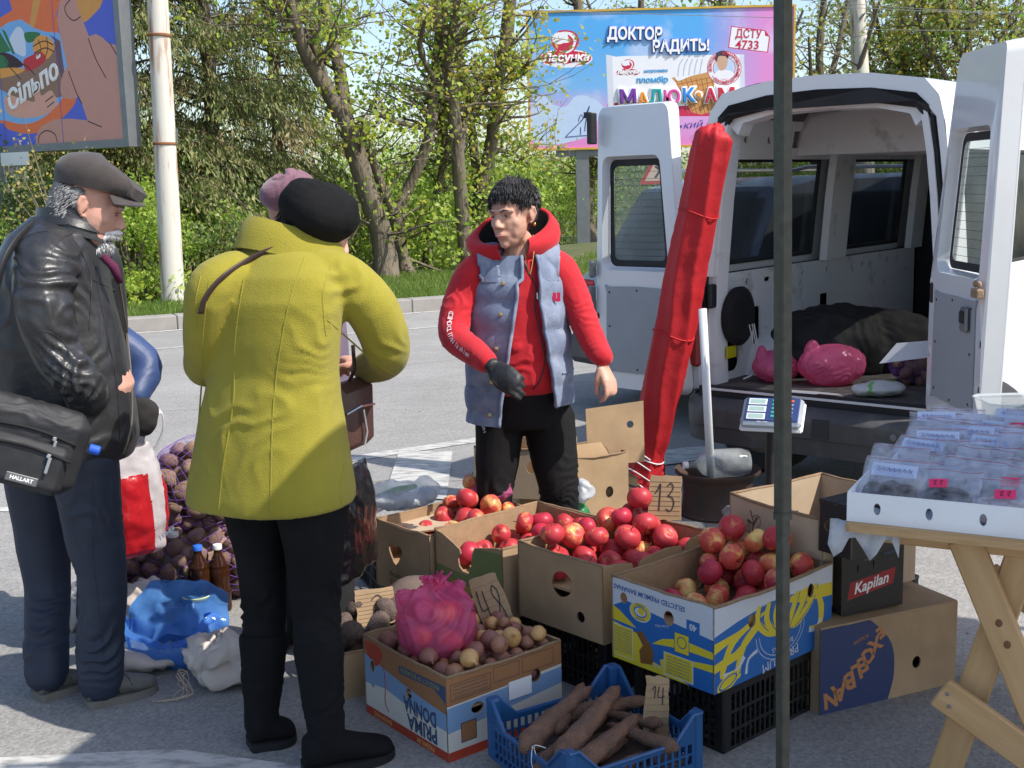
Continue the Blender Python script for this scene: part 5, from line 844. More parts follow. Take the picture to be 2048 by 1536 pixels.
rw = vest_panel(lambda z: radians(-2 - 20 * min(1, max(0, (1.2 - z) / .45)) + (6 if z > 1.25 else 0)), radians(-172), .715); mb = openloft([r[::-1] for r in rw], .014); vR = put(mk('vest', mb, m_vest, None, smooth=.7), P)
rw2 = vest_panel(lambda z: radians(30 + 6 * sin(z * 9) + (12 if z < .9 else 0) * (.9 - z) * 4), radians(188), .78); mb = openloft(rw2, .014); put(mk('vest_side', mb, m_vest, None, smooth=.7), P)
for rws, nm in ((rw, 'placket'), (rw2, 'placket')):
    mb = MB(); e = [V(r[0]) * 1.0 + V((0, -.006, 0)) for r in rws]; e2 = [V(r[1]) + V((0, -.008, 0)) for r in rws]; mb.tube(e, .0075, 6); pl = put(mk(nm, mb, m_vest, None, smooth=True), P)
    for j in (3, 12, 21, 30, 38):
        if rws is rw: b = MB(); b.lathe([(.0085, 0), (.0085, .003), (.004, .0045)], 12, T=Matrix.Translation(V(rws[j][2]) + V((0, -.003, 0))) @ Matrix.Rotation(pi / 2, 4, 'X')); put(mk('button', b, M('brass', (.45, .35, .18), .35, .9), None), P)
for sx, a0, a1 in ((0, -100, -35), (1, 60, 110)):   # armhole and pocket piping
    r_ = rw if sx == 0 else rw2; j = 10; mb = MB(); mb.tube([V(r_[j][k]) + V((0, -.004, 0)) for k in range(2, 10)], .003, 5); put(mk('pocket_welt', mb, m_vest, None), P)
q = V(rw2[33][3]); text('u', .055, frame((1, 0, 0), (0, 0, 1), q + V((0, -.012, 0))), PC(200, 30, 80), None, 'embroidered_mark', .004).parent = P; bpy.data.objects['embroidered_mark'].matrix_parent_inverse = P.matrix_world.inverted()
mk_z = lambda pts, r, mat, nm: S1.seam(nm, pts, r, mat, None, .001)
z = mk_z([(1036, 500), (1058, 545), (1072, 575), (1070, 615), (1083, 680), (1090, 720), (1080, 760), (1066, 778)], .0032, m_black, 'zipper')
if z: put(z, P)
mb = MB(); h = S1.hit(1074, 592, .004); mb.bbox(h[0], (.008, .005, .026), .002); put(mk('zip_pull', mb, m_chr, None), P)
mb = MB(); mb.tube([D(1046, 478, 4.43), D(1052, 520, 4.40), D(1060, 548, 4.38), D(1068, 500, 4.42), D(1066, 470, 4.46)], .0014, 5, sub=6); put(mk('necklace', mb, M('gold', ()), None), P)
mb = MB(); mb.add([D(1040, 500, 4.41), D(1085, 498, 4.41), D(1072, 580, 4.385)], [(0, 1, 2)])
def text_on(S, s, size, pts, mat, par, flip=1):     # letters laid one by one along a line on a garment
    n = len(s); Pq, _ = smooth_path([V((a, b, 0)) for a, b in pts], [1] * len(pts), 12); L = [0]
    for a, b in zip(Pq, Pq[1:]): L.append(L[-1] + (b - a).length)
    for i, ch in enumerate(s):
        if ch == ' ': continue
        t = L[-1] * (i + .5) / n; k = max(j for j in range(len(L)) if L[j] <= t); k = min(k, len(Pq) - 2); a = Pq[k]; b = Pq[k + 1]; h = S.hit(a.x, a.y, .003); h2 = S.hit(b.x, b.y, .003)
        if not h or not h2: continue
        yy = h[1].cross(unit(h2[0] - h[0])) * flip; put(text(ch, size, frame(unit(h2[0] - h[0]), yy, h[0]), mat, None, 'sleeve_print', ex=0), par)
text_on(S1, 'COSMOPOLITAN fashion', .026, [(902, 625), (898, 655), (905, 680), (925, 700), (940, 712)], m_white, P)
# trousers
mb = MB(); torso(mb, [(D(1045, 850, 4.56), .145, .12, 0), (hips, .160, .125, 0), (hips + V((0, 0, .14)), .150, .12, 0)]); leg = lambda a, b, c, r: mb.tube([a, a.lerp(b, .5), b, b.lerp(c, .5), c + V((0, 0, .02))], r, 18, sub=4, rnd_end=True)
leg(hpR, knR, anR, [.098, .086, .072, .064, .056]); leg(hpL, knL, anL, [.102, .092, .076, .066, .058])
tz = [(tuple(knR), .13, (.25, 0, 1), .055, .010), (tuple(knL), .15, (-.2, 0, 1), .05, .012), (tuple(hpL - V((0, 0, .1))), .14, (.5, 0, 1), .09, .008), (tuple(anR + V((0, 0, .1))), .12, (0, 0, 1), .04, .01), (tuple(anL + V((0, 0, .1))), .12, (0, 0, 1), .04, .01)]
o, S2 = garment('trousers', mb, m_blk, P, .008, 2, tz, .003, 7); text_on(S2, 'COSMOPOLITAN', .022, [(962, 808), (964, 840), (970, 864)], m_white, P)
for a in (anR, anL): mb = MB(); shoe(mb, (a.x, a.y + .06, 0), (a.x, a.y - .19, 0), .046, .09); put(mk('shoe', mb, m_blackm, None, smooth=True), P)

# ---------------------------------------------------------------- man in the leather jacket
PM = empty('person', 'grey-bearded man in a flat cap and black leather jacket with his hands in his pockets', 'person', Matrix.Translation((-1.4, 3.7, 0))); P = PM
HC = D(182, 412, 3.66); HT = hframe(HC, radians(-76), radians(-22), radians(0)); f = V((cos(radians(14)), sin(radians(14)), 0)); side_ = V((f.y, -f.x, 0))
neckb = V((-1.36, 3.67, 1.46)); chest = V((-1.38, 3.68, 1.30)); belly = V((-1.33, 3.69, 1.02)); hips = V((-1.38, 3.68, .86)); yawM = radians(-76)
shN, elN, wrN = D(92, 530, 3.50), D(112, 705, 3.42), D(180, 800, 3.64); shF = V((-1.33, 3.86, 1.38)); elF = V((-1.34, 3.92, 1.12)); wrF = V((-1.40, 3.80, 1.02))
hipN, kneeN, ankN = D(170, 960, 3.60), D(205, 1160, 3.62), D(205, 1360, 3.66); hipF, kneeF, ankF = D(75, 970, 3.80), D(95, 1170, 3.80), D(105, 1350, 3.80)
hN, tN = G(175, 1412), G(312, 1378); hF, tF = G(75, 1400), G(165, 1368); ankN = hN + (tN - hN) * .22 + V((0, 0, .10)); ankF = hF + (tF - hF) * .25 + V((0, 0, .10))
mb = MB(); head(mb, HT, 1.0, 1.1, .005); mb.tube([neckb - V((0, 0, .1)), neckb + V((.02, 0, .03)), HC + V((-.03, 0, -.07))], [.08, .068, .062], 14, rnd_end=True)
torso(mb, [(hips - V((0, 0, .1)), .15, .11, yawM), (belly, .16, .15, yawM), (chest, .17, .12, yawM), (neckb, .07, .06, yawM)], 24)
for a, b, c in ((shN, elN, wrN), (shF, elF, wrF)): mb.tube([chest + V((0, 0, .05)), a, b, c], [.06, .05, .04, .028], 12, rnd_end=True)
hand(mb, aim(wrN, V((.3, .3, -.5)), (0, -1, 0)), 1, (.6, .7, .8, .8), .85); hand(mb, aim(wrF, V((.0, -.1, -.5)), (0, 1, 0)), 1, (.6, .7, .8, .8), .85)
for a, b, c, t in ((hipN, kneeN, ankN, tN), (hipF, kneeF, ankF, tF)): mb.tube([a + V((0, 0, .08)), b, c - V((0, 0, .02))], [.085, .055, .04], 12, rnd_end=True); mb.tube([c - V((0, 0, .055)), V((t.x, t.y, .035)).lerp(V((c.x, c.y, .035)), .5)], [.024, .014], 10, rnd_end=True)
garment('body', mb, m_skinr, P, .0046, 3); face_parts(HT, P, 1.0, (0, .8, -.6), m_hairg, .0035)
# beard, moustache, side hair
TT = HT @ Matrix.Scale(1.0, 4); mb = MB(); R = random.Random(9); mb.ell((0, .062, -.100), (.032, .030, .030), 12, 8, T=TT); mb.tube([(-.034, .070, -.056), (-.037, .066, -.075), (-.030, .068, -.092)], [.005, .007, .009], 8, T=TT); mb.tube([(.034, .070, -.056), (.037, .066, -.075), (.030, .068, -.092)], [.005, .007, .009], 8, T=TT); mb.tube([(-.032, .072, -.058), (-.014, .098, -.049), (0, .104, -.050), (.014, .098, -.049), (.032, .072, -.060)], [.005, .009, .008, .009, .005], 8, T=TT)
for k in range(1100):
    if k % 3 == 0: p = V((R.uniform(-.032, .032), 0, 0)); p.y = .102 - abs(p.x) * .9; p.z = -.049 - abs(p.x) * .25 + R.gauss(0, .003); t = V((p.x * 8, .25, -1))
    else: p = V((R.uniform(-.036, .036), 0, R.uniform(-.124, -.080))); p.y = .094 - abs(p.x) * .8 - max(0, -.1 - p.z) * .8; t = V((p.x * 6, .35, -1))
    t = unit(t + V((R.gauss(0, .3), R.gauss(0, .3), 0))); mb.tube([TT @ p, TT @ (p + t * .012), TT @ (p + t * .022)], [.0019, .0015, .0004], 3)
put(mk('beard', mb, M('beard_white', (.60, .59, .58), .7, col2=(.82, .81, .80), scale=70), None, smooth=True), P); mb = MB(); mb.ell((0, -.050, .012), (.074, .055, .050), 18, 12, T=TT)
for k in range(1500):
    a = R.uniform(-1.75, 1.75); d = V((sin(a), -cos(a), 0)); p = V((d.x * .075, -.03 + d.y * .078, R.uniform(-.045, .045)));
    if abs(a) > 1.35 and p.z < -.0: continue
    t = unit(V((d.x * .3, d.y * .3 - .5 * abs(d.x), -1 + R.gauss(0, .2)))); mb.tube([TT @ p, TT @ (p + t * .014 + d * .005), TT @ (p + t * .028)], [.0018, .0015, .0004], 4)
put(mk('hair', mb, M('hair_salt', (.20, .20, .20), .7, col2=(.42, .41, .40), scale=60), None, smooth=True), P)
# flat cap
CT = HT @ Matrix.Translation((0, -.004, .066)) @ Matrix.Rotation(radians(9), 4, 'X'); mb = MB(); rs = []
for z, ax, fr, bk in ((-.012, .089, .100, .112), (.012, .095, .125, .118), (.040, .097, .138, .116), (.062, .088, .118, .104), (.080, .066, .078, .080), (.091, .035, .03, .045), (.094, .008, .0, .012)):
    rs.append([(ax * 1.10 * sin(t), (fr if cos(t) > 0 else bk) * 1.06 * cos(t) - .0, z - (.042 * max(0, cos(t)) ** 1.5 if z > .0 else .006 * max(0, cos(t)))) for t in [2 * pi * i / 32 for i in range(32)]])
mb.rings(rs, T=CT, cap=(0, 1)); m_cap = M('cap_wool', (.055, .045, .043), .9, var=.18, scale=30, sheen=.2, bump=.6, bscale=260)
cap_ = put(mk('flat_cap', mb, m_cap, None, smooth=.9), P); mb = MB(); vs = []
for k, rr in enumerate((.88, 1.0, 1.14, 1.27)): vs.append([(.098 * rr ** .3 * sin(t), .105 * rr * cos(t) + .012, -.008 - .030 * (rr - .88) * 2 + .0 - .014 * abs(sin(t))) for t in [radians(-68 + 136 * i / 16) for i in range(17)]])
mb = openloft([[CT @ V(p) for p in r] for r in vs], .006); put(mk('cap_peak', mb, m_cap, None, smooth=.9), cap_)
mb = MB(); mb.tube([CT @ V(p) for p in vs[-1]], .0035, 6); put(mk('peak_edge', mb, m_cap, None), cap_)
for t0 in (-.9, 0, .9): mb = MB(); mb.tube([CT @ (V((r_[int((t0 % (2 * pi)) / (2 * pi) * 32)])) * 1.002) for r_ in rs[1:]], .0013, 4); put(mk('cap_seam', mb, m_cap, None), cap_)
m_lth = M('black_leather', (.026, .026, .028), .40, var=.25, scale=18, spec=.7, coat=.0, bump=.6, bscale=30, bdist=.004); m_trs = M('navy_trousers', (.020, .028, .050), .65, var=.2, spec=.5, bump=.5, bscale=300, bdist=.001)
mb = MB(); c = lambda px_, py_, d, a, b: (D(px_, py_, d), a, b, yawM)
torso(mb, [c(120, 915, 3.68, .200, .225), c(122, 880, 3.68, .215, .235), c(116, 780, 3.68, .215, .225), c(104, 680, 3.68, .22, .21), c(98, 600, 3.69, .222, .19), c(98, 530, 3.69, .215, .165), c(110, 470, 3.69, .17, .135), c(128, 430, 3.69, .10, .095)])
mb.tube([D(110, 490, 3.62), shN, D(88, 610, 3.42), elN, D(165, 770, 3.42), wrN], [.08, .092, .082, .072, .062, .055], 20, sub=5, rnd_end=True); mb.tube([shF - V((0, .06, 0)), shF, elF, wrF], [.09, .09, .075, .055], 16, sub=4, rnd_end=True)
Z_ = lambda x, y, d, r, ax, wl, am: (tuple(D(x, y, d)), r, ax, wl, am)
lz = [Z_(112, 700, 3.36, .13, (.5, 0, 1), .06, .019), Z_(160, 770, 3.36, .11, (.7, 0, -.7), .05, .014), Z_(95, 590, 3.36, .16, (.5, .2, 1), .08, .022), Z_(160, 600, 3.46, .16, (1, 0, .2), .06, .014), Z_(120, 490, 3.45, .14, (.9, 0, .5), .07, .012), Z_(200, 640, 3.5, .14, (1, 0, .1), .07, .012), Z_(215, 780, 3.5, .12, (1, 0, .3), .06, .011), Z_(30, 640, 3.5, .16, (1, 0, .3), .09, .012), Z_(230, 880, 3.5, .1, (1, 0, .5), .05, .012)]
co_j, S3 = garment('leather_jacket', mb, m_lth, P, .008, 2, lz, .005, 5)
for nm, pts in (('shoulder_seam', [(150, 465), (120, 480), (95, 520), (70, 560)]), ('armhole_seam', [(150, 480), (178, 540), (182, 600), (178, 660)]), ('elbow_patch_edge', [(66, 662), (100, 665), (130, 690), (140, 730), (120, 760)]), ('back_seam', [(-10, 560), (20, 500), (60, 470), (95, 462)]), ('front_seam', [(188, 520), (205, 620), (232, 760), (240, 880)]), ('yoke_seam', [(185, 560), (230, 580)])):
    o = S3.seam(nm, pts, .0022, m_lth, None, .0);
    if o: put(o, P)
rows = [[D(120, 452, 3.50), D(140, 440, 3.50), D(165, 452, 3.52), D(190, 490, 3.55), D(205, 520, 3.58)], [D(105, 425, 3.54), D(130, 412, 3.55), D(160, 425, 3.56), D(190, 470, 3.58), D(212, 500, 3.6)]]
rows = []
for k, (rx, ry, dz) in enumerate(((.115, .10, -.03), (.112, .098, .01), (.104, .09, .045), (.110, .096, .03), (.122, .108, -.005))): rows.append([tuple(D(140, 440, 3.68) + V((cos(yawM), sin(yawM), 0)) * rx * sin(a) * 1.05 + V((-sin(yawM), cos(yawM), 0)) * (ry * 1.1 * cos(a) + .01) + V((0, 0, dz - .045 * max(0, cos(a)) - .005))) for a in [radians(28 + 304 * i / 24) for i in range(25)]])
put(mk('collar', openloft(rows, .004), m_lth, None, smooth=.8), P)
mb = MB(); mb.tube([D(206, 512, 3.60), D(228, 535, 3.60), D(240, 565, 3.62)], [.012, .014, .01], 8); put(mk('maroon_scarf', mb, M('maroon_knit', (.10, .015, .05), .95, bump=.8, bscale=120), None, smooth=True), P)
o = S3.seam('jacket_zip', [(238, 560), (252, 650), (262, 760), (262, 850), (240, 928)], .004, M('zip_brass', (.30, .26, .20), .4, .7), None, 0); put(o, P) if o else 0
mb = MB(); torso(mb, [(hips - V((0, 0, .12)), .16, .125, yawM), (hips + V((0, 0, .1)), .17, .13, yawM)])
mb.tube([hipN + V((0, 0, .06)), hipN.lerp(kneeN, .5), kneeN, kneeN.lerp(ankN, .55), ankN - V((0, 0, .03))], [.105, .090, .076, .072, .070], 20, sub=5, rnd_end=True); mb.tube([hipF + V((0, 0, .06)), hipF.lerp(kneeF, .5), kneeF, kneeF.lerp(ankF, .55), ankF - V((0, 0, .02))], [.105, .088, .074, .070, .068], 20, sub=5, rnd_end=True)
tz = [(tuple(ankN + V((0, -.08, .09))), (.13, .13, .10), (.35, 0, 1), .055, .020), (tuple(ankF + V((0, -.08, .09))), (.13, .13, .10), (.3, 0, 1), .05, .020), (tuple(kneeN + V((0, -.1, 0))), .14, (.6, 0, 1), .10, .010), (tuple(hipN + V((0, -.1, -.1))), .16, (1, 0, .8), .10, .010), (tuple(kneeF + V((0, -.1, .0))), .14, (.5, 0, 1), .09, .010)]
o, S4 = garment('trousers', mb, m_trs, P, .008, 2, tz, .003, 6); o = S4.seam('side_seam', [(186, 960), (186, 1100), (200, 1240), (212, 1360)], .0015, m_trs, None); put(o, P) if o else 0
m_shoe = M('dusty_shoe_leather', (.13, .125, .11), .55, col2=(.05, .05, .045), scale=9, thr=(.45, .8), bump=.3, bscale=60)
for h_, t_ in ((hN, tN), (hF, tF)):
    mb = MB(); shoe(mb, h_ + V((0, 0, .012)), t_ + V((0, 0, .012)), .050, .092); co, no, q = fuse(mb, .006, 1); sh = link('shoe', npmesh('shoe', co, q, m_shoe, None, True)); put(sh, P); put(mk('sole', sole(h_, t_, .052, .026), M('shoe_sole', (.16, .15, .13), .8), None), sh); Sx = Surf(co, q)
    a, b = Z_ and (h_, t_); u = unit(t_ - h_)
    for k in (.42, .62): mb = MB(); w = V((-u.y, u.x, 0)); pts = [Sx.t.find_nearest(h_ + (t_ - h_) * (k - .05 * cos(a)) + w * .05 * sin(a) + V((0, 0, .02 + .09 * max(0, cos(a)))))[0] for a in [radians(-85 + 170 * i / 10) for i in range(11)]]; mb.tube(pts, .0018, 5); put(mk('stitching', mb, m_blackm, None), sh)
# his shoulder bag
m_bag = M('black_nylon', (.022, .022, .025), .6, var=.2, spec=.5, bump=.7, bscale=320, bdist=.001); BT = frame(unit(D(165, 860, 3.34) - D(0, 815, 3.28)), (.0, .05, 1), D(52, 885, 3.30)); bg_ = empty('shoulder_bag', 'black nylon shoulder bag hanging at the hip of the man in the flat cap', 'bag', BT)
mb = MB(); mb.bbox((-.02, 0, 0), (.36, .24, .13), .035); co, no, q = fuse(mb, .008, 4); co = folds(co, no, [((0, .1, .06), .12, (.3, 1, 0), .05, .008)], .004, 9); link('bag_body', npmesh('bag_body', co, q, m_bag, None, True), bg_)
mb = MB(); mb.bbox((-.03, -.045, .068), (.32, .145, .05), .022); co, no, q = fuse(mb, .007, 3); co = folds(co, no, [], .004, 12); link('front_pocket', npmesh('front_pocket', co, q, m_bag, None, True), bg_)
for y0, nm in ((.045, .066), (-.0, .096)): mb = MB(); mb.tube([(-.18, y0 - .01, nm), (0, y0 + .008, nm + .002), (.13, y0 - .008, nm - .004)], .0045, 6, sub=5); zz_ = mk('zipper', mb, m_blackm, bg_, smooth=True); mb = MB(); mb.bbox((.07, y0 - .004, nm + .006), (.012, .012, .008), .002); mb.bbox((.075, y0 - .03, nm + .008), (.010, .045, .004), .002); mk('zip_pull', mb, m_chr, zz_)
mb = MB(); mb.bbox((.02, -.085, .094), (.085, .024, .004), .002); nb = mk('name_badge', mb, M('badge_metal', (.18, .18, .18), .4, .6), bg_); text('HALLART', .0145, Matrix.Translation((.02, -.085, .0968)), m_white, nb, bold=.0006)
mb = MB(); mb.tube([BT @ V((-.19, .10, 0)), D(-20, 640, 3.40), D(10, 520, 3.42), D(60, 455, 3.56), D(110, 440, 3.72)], .016, 8, sub=6, sq=.3, side=(0, -1, .2)); st_ = mk('strap', mb, m_bag, None, smooth=True); put(st_, bg_)
mb = MB(); mb.lathe([(.013, 0), (.014, .004), (.014, .026), (.011, .030)], 20, T=BT @ Matrix.Translation((.165, .035, .03)) @ Matrix.Rotation(pi / 2, 4, 'Y')); tag(mk('bottle', mb, PC(40, 90, 200), None, smooth=.6), 'blue bottle cap poking out of the black shoulder bag', 'bottle')

# ---------------------------------------------------------------- woman in the olive-yellow coat
P = PW = empty('person', 'woman seen from behind in an olive-yellow wool coat, black beret and black boots', 'person', Matrix.Translation((-.65, 3.3, 0))); yw = radians(-24)
HC = D(640, 455, 3.44); HT = hframe(HC, radians(-52), radians(-28), radians(-4)); neckb = D(585, 485, 3.40)
shL_, shR_ = D(425, 575, 3.26), D(690, 565, 3.36); elR2 = D(772, 690, 3.42); wrR2 = D(735, 735, 3.66); elL2 = D(412, 700, 3.34); wrL2 = V((-.72, 3.62, 1.08))
hl_, kl_ = D(510, 1000, 3.40), D(530, 1200, 3.38); hr_, kr_ = D(625, 1000, 3.32), D(630, 1210, 3.28); hL, tL = G(500, 1495), G(590, 1475); hR, tR = G(612, 1545), G(785, 1508); al = hL + (tL - hL) * .3 + V((0, 0, .1)); ar = hR + (tR - hR) * .25 + V((0, 0, .1))
mb = MB(); head(mb, HT, 1.0, .9, .004); mb.tube([neckb - V((0, 0, .1)), neckb, HC + V((-.02, -.01, -.05))], [.07, .055, .05], 14, rnd_end=True)
torso(mb, [(D(555, 1000, 3.36), .15, .11, yw), (D(550, 900, 3.36), .16, .12, yw), (D(548, 760, 3.34), .14, .10, yw), (D(555, 600, 3.34), .15, .10, yw), (neckb - V((0, 0, .02)), .06, .05, yw)], 24)
for a, b, c in ((shL_, elL2, wrL2), (shR_, elR2, wrR2)): mb.tube([neckb.lerp(a, .4) - V((0, 0, .04)), a, b, c], [.045, .045, .035, .024], 12, rnd_end=True)
hand(mb, aim(wrR2, V((-.5, .5, .1)), (.2, .2, 1)), 1, (.7, .8, .9, .9)); hand(mb, aim(wrL2, V((.7, .3, .0)), (0, .2, 1)), -1, (.7, .8, .9, .9))
for a, b, c, t in ((hl_, kl_, al, tL), (hr_, kr_, ar, tR)): mb.tube([a, b, c], [.08, .055, .04], 12, rnd_end=True); mb.tube([c, V((t.x, t.y, .035)).lerp(V((c.x, c.y, .035)), .5)], [.026, .014], 10, rnd_end=True)
garment('body', mb, m_skinr, P, .0055, 2); face_parts(HT, P, 1.0, (0, 1, -.3), m_hairbr)
mb = MB(); e = HT @ V((.086, -.01, -.040)); mb.ell(e, (.007, .007, .009), 8, 6); put(mk('earring', mb, m_white, None, smooth=True), P)
TT = HT; mb = MB(); R = random.Random(5); mb.ell((0, -.03, .02), (.082, .088, .076), 18, 12, T=TT)
for k in range(500):
    a = R.uniform(-2.0, 2.0); d = V((sin(a), -cos(a), 0)); p = V((d.x * .080, -.022 + d.y * .092, R.uniform(-.06, .03)));
    if abs(a) > 1.2 and p.z < .0: continue
    t = unit(V((d.x * .2, d.y * .2, -1)) + V((R.gauss(0, .25),) * 3)); mb.tube([TT @ p, TT @ (p + t * .016 + d * .004), TT @ (p + t * .034)], [.003, .0026, .0006], 4)
put(mk('hair', mb, m_hairbr, None, smooth=True), P)
def beret(T, r, mat, par, h=.075, seed=1, name='beret'):
    mb = MB(); rs = []
    for z, k in ((-.012, .62), (-.004, .72), (.006, .88), (.018, .97), (.032, 1.0), (.047, .96), (.060, .86), (.070, .70), (.077, .48), (.081, .24), (.082, .02)):
        rs.append([(r * k * cos(t) * (1 + .03 * sin(3 * t + seed)), r * k * 1.12 * sin(t), z * h / .075 + .008 * sin(2 * t + seed) * k) for t in [2 * pi * i / 40 for i in range(40)]])
    mb.rings(rs, T=T); co, no, q = fuse(mb, .006, 2); c = np.array(T.translation); co = folds(co, no, [(tuple(T @ V((.03, -.02, h))), .09, tuple((T.to_3x3() @ V((1, .3, 0)))), .09, .014)], .006, 9); return put(link(name, npmesh(name, co, q, mat, None, True)), par)
m_ber = M('black_felt', (.009, .009, .010), .95, var=.25, spec=.2, sheen=.0, bump=.6, bscale=200, bdist=.002); beret(Matrix.Translation(D(624, 460, 3.40)) @ Matrix.Rotation(radians(20), 4, 'Y') @ Matrix.Rotation(radians(-6), 4, 'X'), .115, m_ber, P, .128)
m_coat = M('olive_yellow_wool', (.265, .228, .020), .92, col2=(.32, .275, .028), scale=5, sheen=.12, bump=.9, bscale=330, bdist=.0025)
mb = MB(); c = lambda px_, py_, d, a, b: (D(px_, py_, d), a, b, yw)
torso(mb, [c(543, 1002, 3.36, .246, .20), c(543, 975, 3.36, .246, .20), c(543, 900, 3.36, .226, .185), c(545, 800, 3.35, .200, .158), c(548, 740, 3.35, .190, .145), c(550, 680, 3.34, .192, .142), c(552, 600, 3.34, .200, .140), c(556, 550, 3.35, .188, .125), c(562, 512, 3.37, .145, .105), c(572, 485, 3.39, .085, .085)], 40, 2.3)
mb.tube([D(470, 545, 3.30), shL_, D(415, 630, 3.28), elL2, D(420, 740, 3.46), wrL2], [.062, .068, .064, .060, .052, .048], 20, sub=5, rnd_end=True); mb.tube([D(640, 540, 3.34), shR_, D(745, 620, 3.37), elR2, D(770, 720, 3.52), wrR2], [.070, .078, .076, .070, .060, .050], 20, sub=5, rnd_end=True)
wz = [Z_(700, 580, 3.25, .10, (.7, 0, -.8), .09, .014), Z_(775, 700, 3.3, .10, (.8, 0, .5), .07, .010), Z_(640, 700, 3.2, .13, (.2, 0, 1), .085, .011), Z_(600, 770, 3.2, .14, (.1, 0, 1), .10, .007), Z_(400, 640, 3.2, .1, (.4, 0, 1), .08, .006), Z_(480, 860, 3.2, .2, (1, 0, .1), .16, .006)]
o, S5 = garment('wool_coat', mb, m_coat, P, .008, 2, wz, .0025, 5)
for pts in ([(610, 515), (580, 600), (560, 700), (548, 800), (543, 900), (541, 1025)], [(487, 560), (470, 680), (467, 800), (448, 920), (437, 1020)], [(418, 560), (405, 680), (402, 800), (385, 920), (375, 1005)], [(664, 530), (646, 580), (648, 640), (652, 672)], [(655, 640), (700, 680), (750, 725), (790, 752)], [(688, 925), (680, 980), (686, 1025)], [(402, 550), (392, 600), (394, 660)]):
    o = S5.seam('coat_seam', pts, .0026, m_coat, None, -.0005); put(o, P) if o else 0
def collar_rows():
    rows = []
    for rr, dz in ((.080, -.03), (.084, .012), (.088, .034), (.096, .040), (.108, .026), (.122, -.008), (.134, -.040)):
        rows.append([tuple(D(578, 478, 3.40) + V((rr * 1.12 * cos(a), rr * .92 * sin(a), dz + .012 * sin(a * 2) - .012 * cos(a)))) for a in [radians(160 + 250 * i / 26) for i in range(27)]])
    return rows
put(mk('coat_collar', openloft(collar_rows(), .008), m_coat, None, smooth=.9), P)
h = S5.hit(700, 885, .0); 
if h: mb = MB(); mb.tube([S5.hit(x, y, .004)[0] for x, y in ((688, 893), (698, 905), (706, 912)) if S5.hit(x, y)], .012, 8, sq=.5); put(mk('pocket_flap', mb, m_coat, None, smooth=True), P)
strap_m = M('brown_leather_strap', (.055, .032, .03), .5); hs = [S5.hit(x, y, .004) for x, y in ((402, 625), (415, 590), (445, 555), (490, 525), (535, 505), (575, 495))]; mb = MB(); mb.tube([h[0] for h in hs if h], .011, 8, sub=5, sq=.4, side=(.5, 0, .8)); st2 = mk('bag_strap', mb, strap_m, None, smooth=True)
# trousers and felt boots
m_fel = M('black_felt_trousers', (.009, .009, .010), .92, var=.3, spec=.2, sheen=.0, bump=.5, bscale=180); mb = MB()
mb.tube([hl_, hl_.lerp(kl_, .6), kl_, kl_.lerp(al, .35)], [.098, .074, .064, .062], 20, sub=5, rnd_end=True); mb.tube([hr_, hr_.lerp(kr_, .6), kr_, kr_.lerp(ar, .35)], [.108, .082, .070, .066], 20, sub=5, rnd_end=True); torso(mb, [(D(560, 1010, 3.36), .17, .13, yw), (D(558, 930, 3.36), .17, .13, yw)])
garment('trousers', mb, m_fel, P, .008, 2, [(tuple(kl_), .12, (.3, 0, 1), .06, .014), (tuple(kr_), .12, (.2, 0, 1), .055, .014)], .003, 7)
for k_, a_, h_, t_ in ((kl_, al, hL, tL), (kr_, ar, hR, tR)):
    mb = MB(); mb.tube([k_.lerp(a_, .30), k_.lerp(a_, .34), k_.lerp(a_, .6), a_, a_ - V((0, 0, .04))], [.068, .072, .064, .050, .052], 20, sub=3, rnd_end=False); shoe(mb, h_ + V((0, 0, .012)), t_ + V((0, 0, .012)), .054, .10); o, _s = garment('boot', mb, m_ber, P, .007, 3, [(tuple(a_ + V((0, 0, .06))), .1, (.2, 0, 1), .05, .008)], .002, 8); put(mk('sole', sole(h_, t_, .056, .024), m_blackm, None), o)
# her bags
BT = frame((.35, .94, 0), (.02, 0, 1), D(700, 830, 3.55)); b1 = empty('handbag', 'small brown leather handbag hanging in front of the woman in the olive-yellow coat', 'bag', BT); m_bb = M('brown_leather', (.085, .042, .036), .45, var=.2, bump=.4, bscale=60)
mb = MB(); mb.bbox((0, 0, 0), (.22, .21, .07), .025); mk('bag_body', mb, m_bb, b1, smooth=.8); mb = MB(); mb.tube([(-.09, .02, .037), (.0, .03, .040), (.09, .02, .037)], .004, 6); mb.tube([(.0, .02, .045), (.01, -.05, .05), (.0, -.09, .045)], .005, 6); mk('zipper', mb, m_chr, b1)
put(st2, b1); mb = MB(); mb.tube([BT @ V((0, .1, 0)), D(709, 740, 3.5), D(706, 690, 3.50)], .006, 6); put(mk('strap', mb, strap_m, None), b1)
m_shiny = M('black_shiny_film', (.012, .012, .014), .16, spec=.5, coat=.15, bump=.5, bscale=30, bdist=.01); BT = frame((.22, .97, 0), (.02, 0, 1), D(700, 1040, 3.56)); mb = MB(); rs = []
for y, w, d_ in ((-.165, .15, .03), (-.15, .165, .055), (0, .165, .06), (.12, .155, .035), (.165, .15, .012)): rs.append([(w * (abs(cos(t)) ** .6) * (1 if cos(t) > 0 else -1), y, d_ * sin(t)) for t in [2 * pi * i / 28 for i in range(28)]])
mb.rings(rs, T=BT); co, no, q = fuse(mb, .007, 1); co = folds(co, no, [], .009, 13); b2_ = empty('carrier_bag', 'shiny crinkled black carrier bag hanging beside the olive-yellow coat', 'bag', BT); put(link('bag_body', npmesh('bag_body', co, q, m_shiny, None, True)), b2_)
mb = MB(); mb.tube([BT @ V((-.08, .16, 0)), BT @ V((-.05, .27, .0)), BT @ V((.02, .16, 0))], .010, 8, sub=6, sq=.3); put(mk('handle', mb, m_shiny, None), b2_)

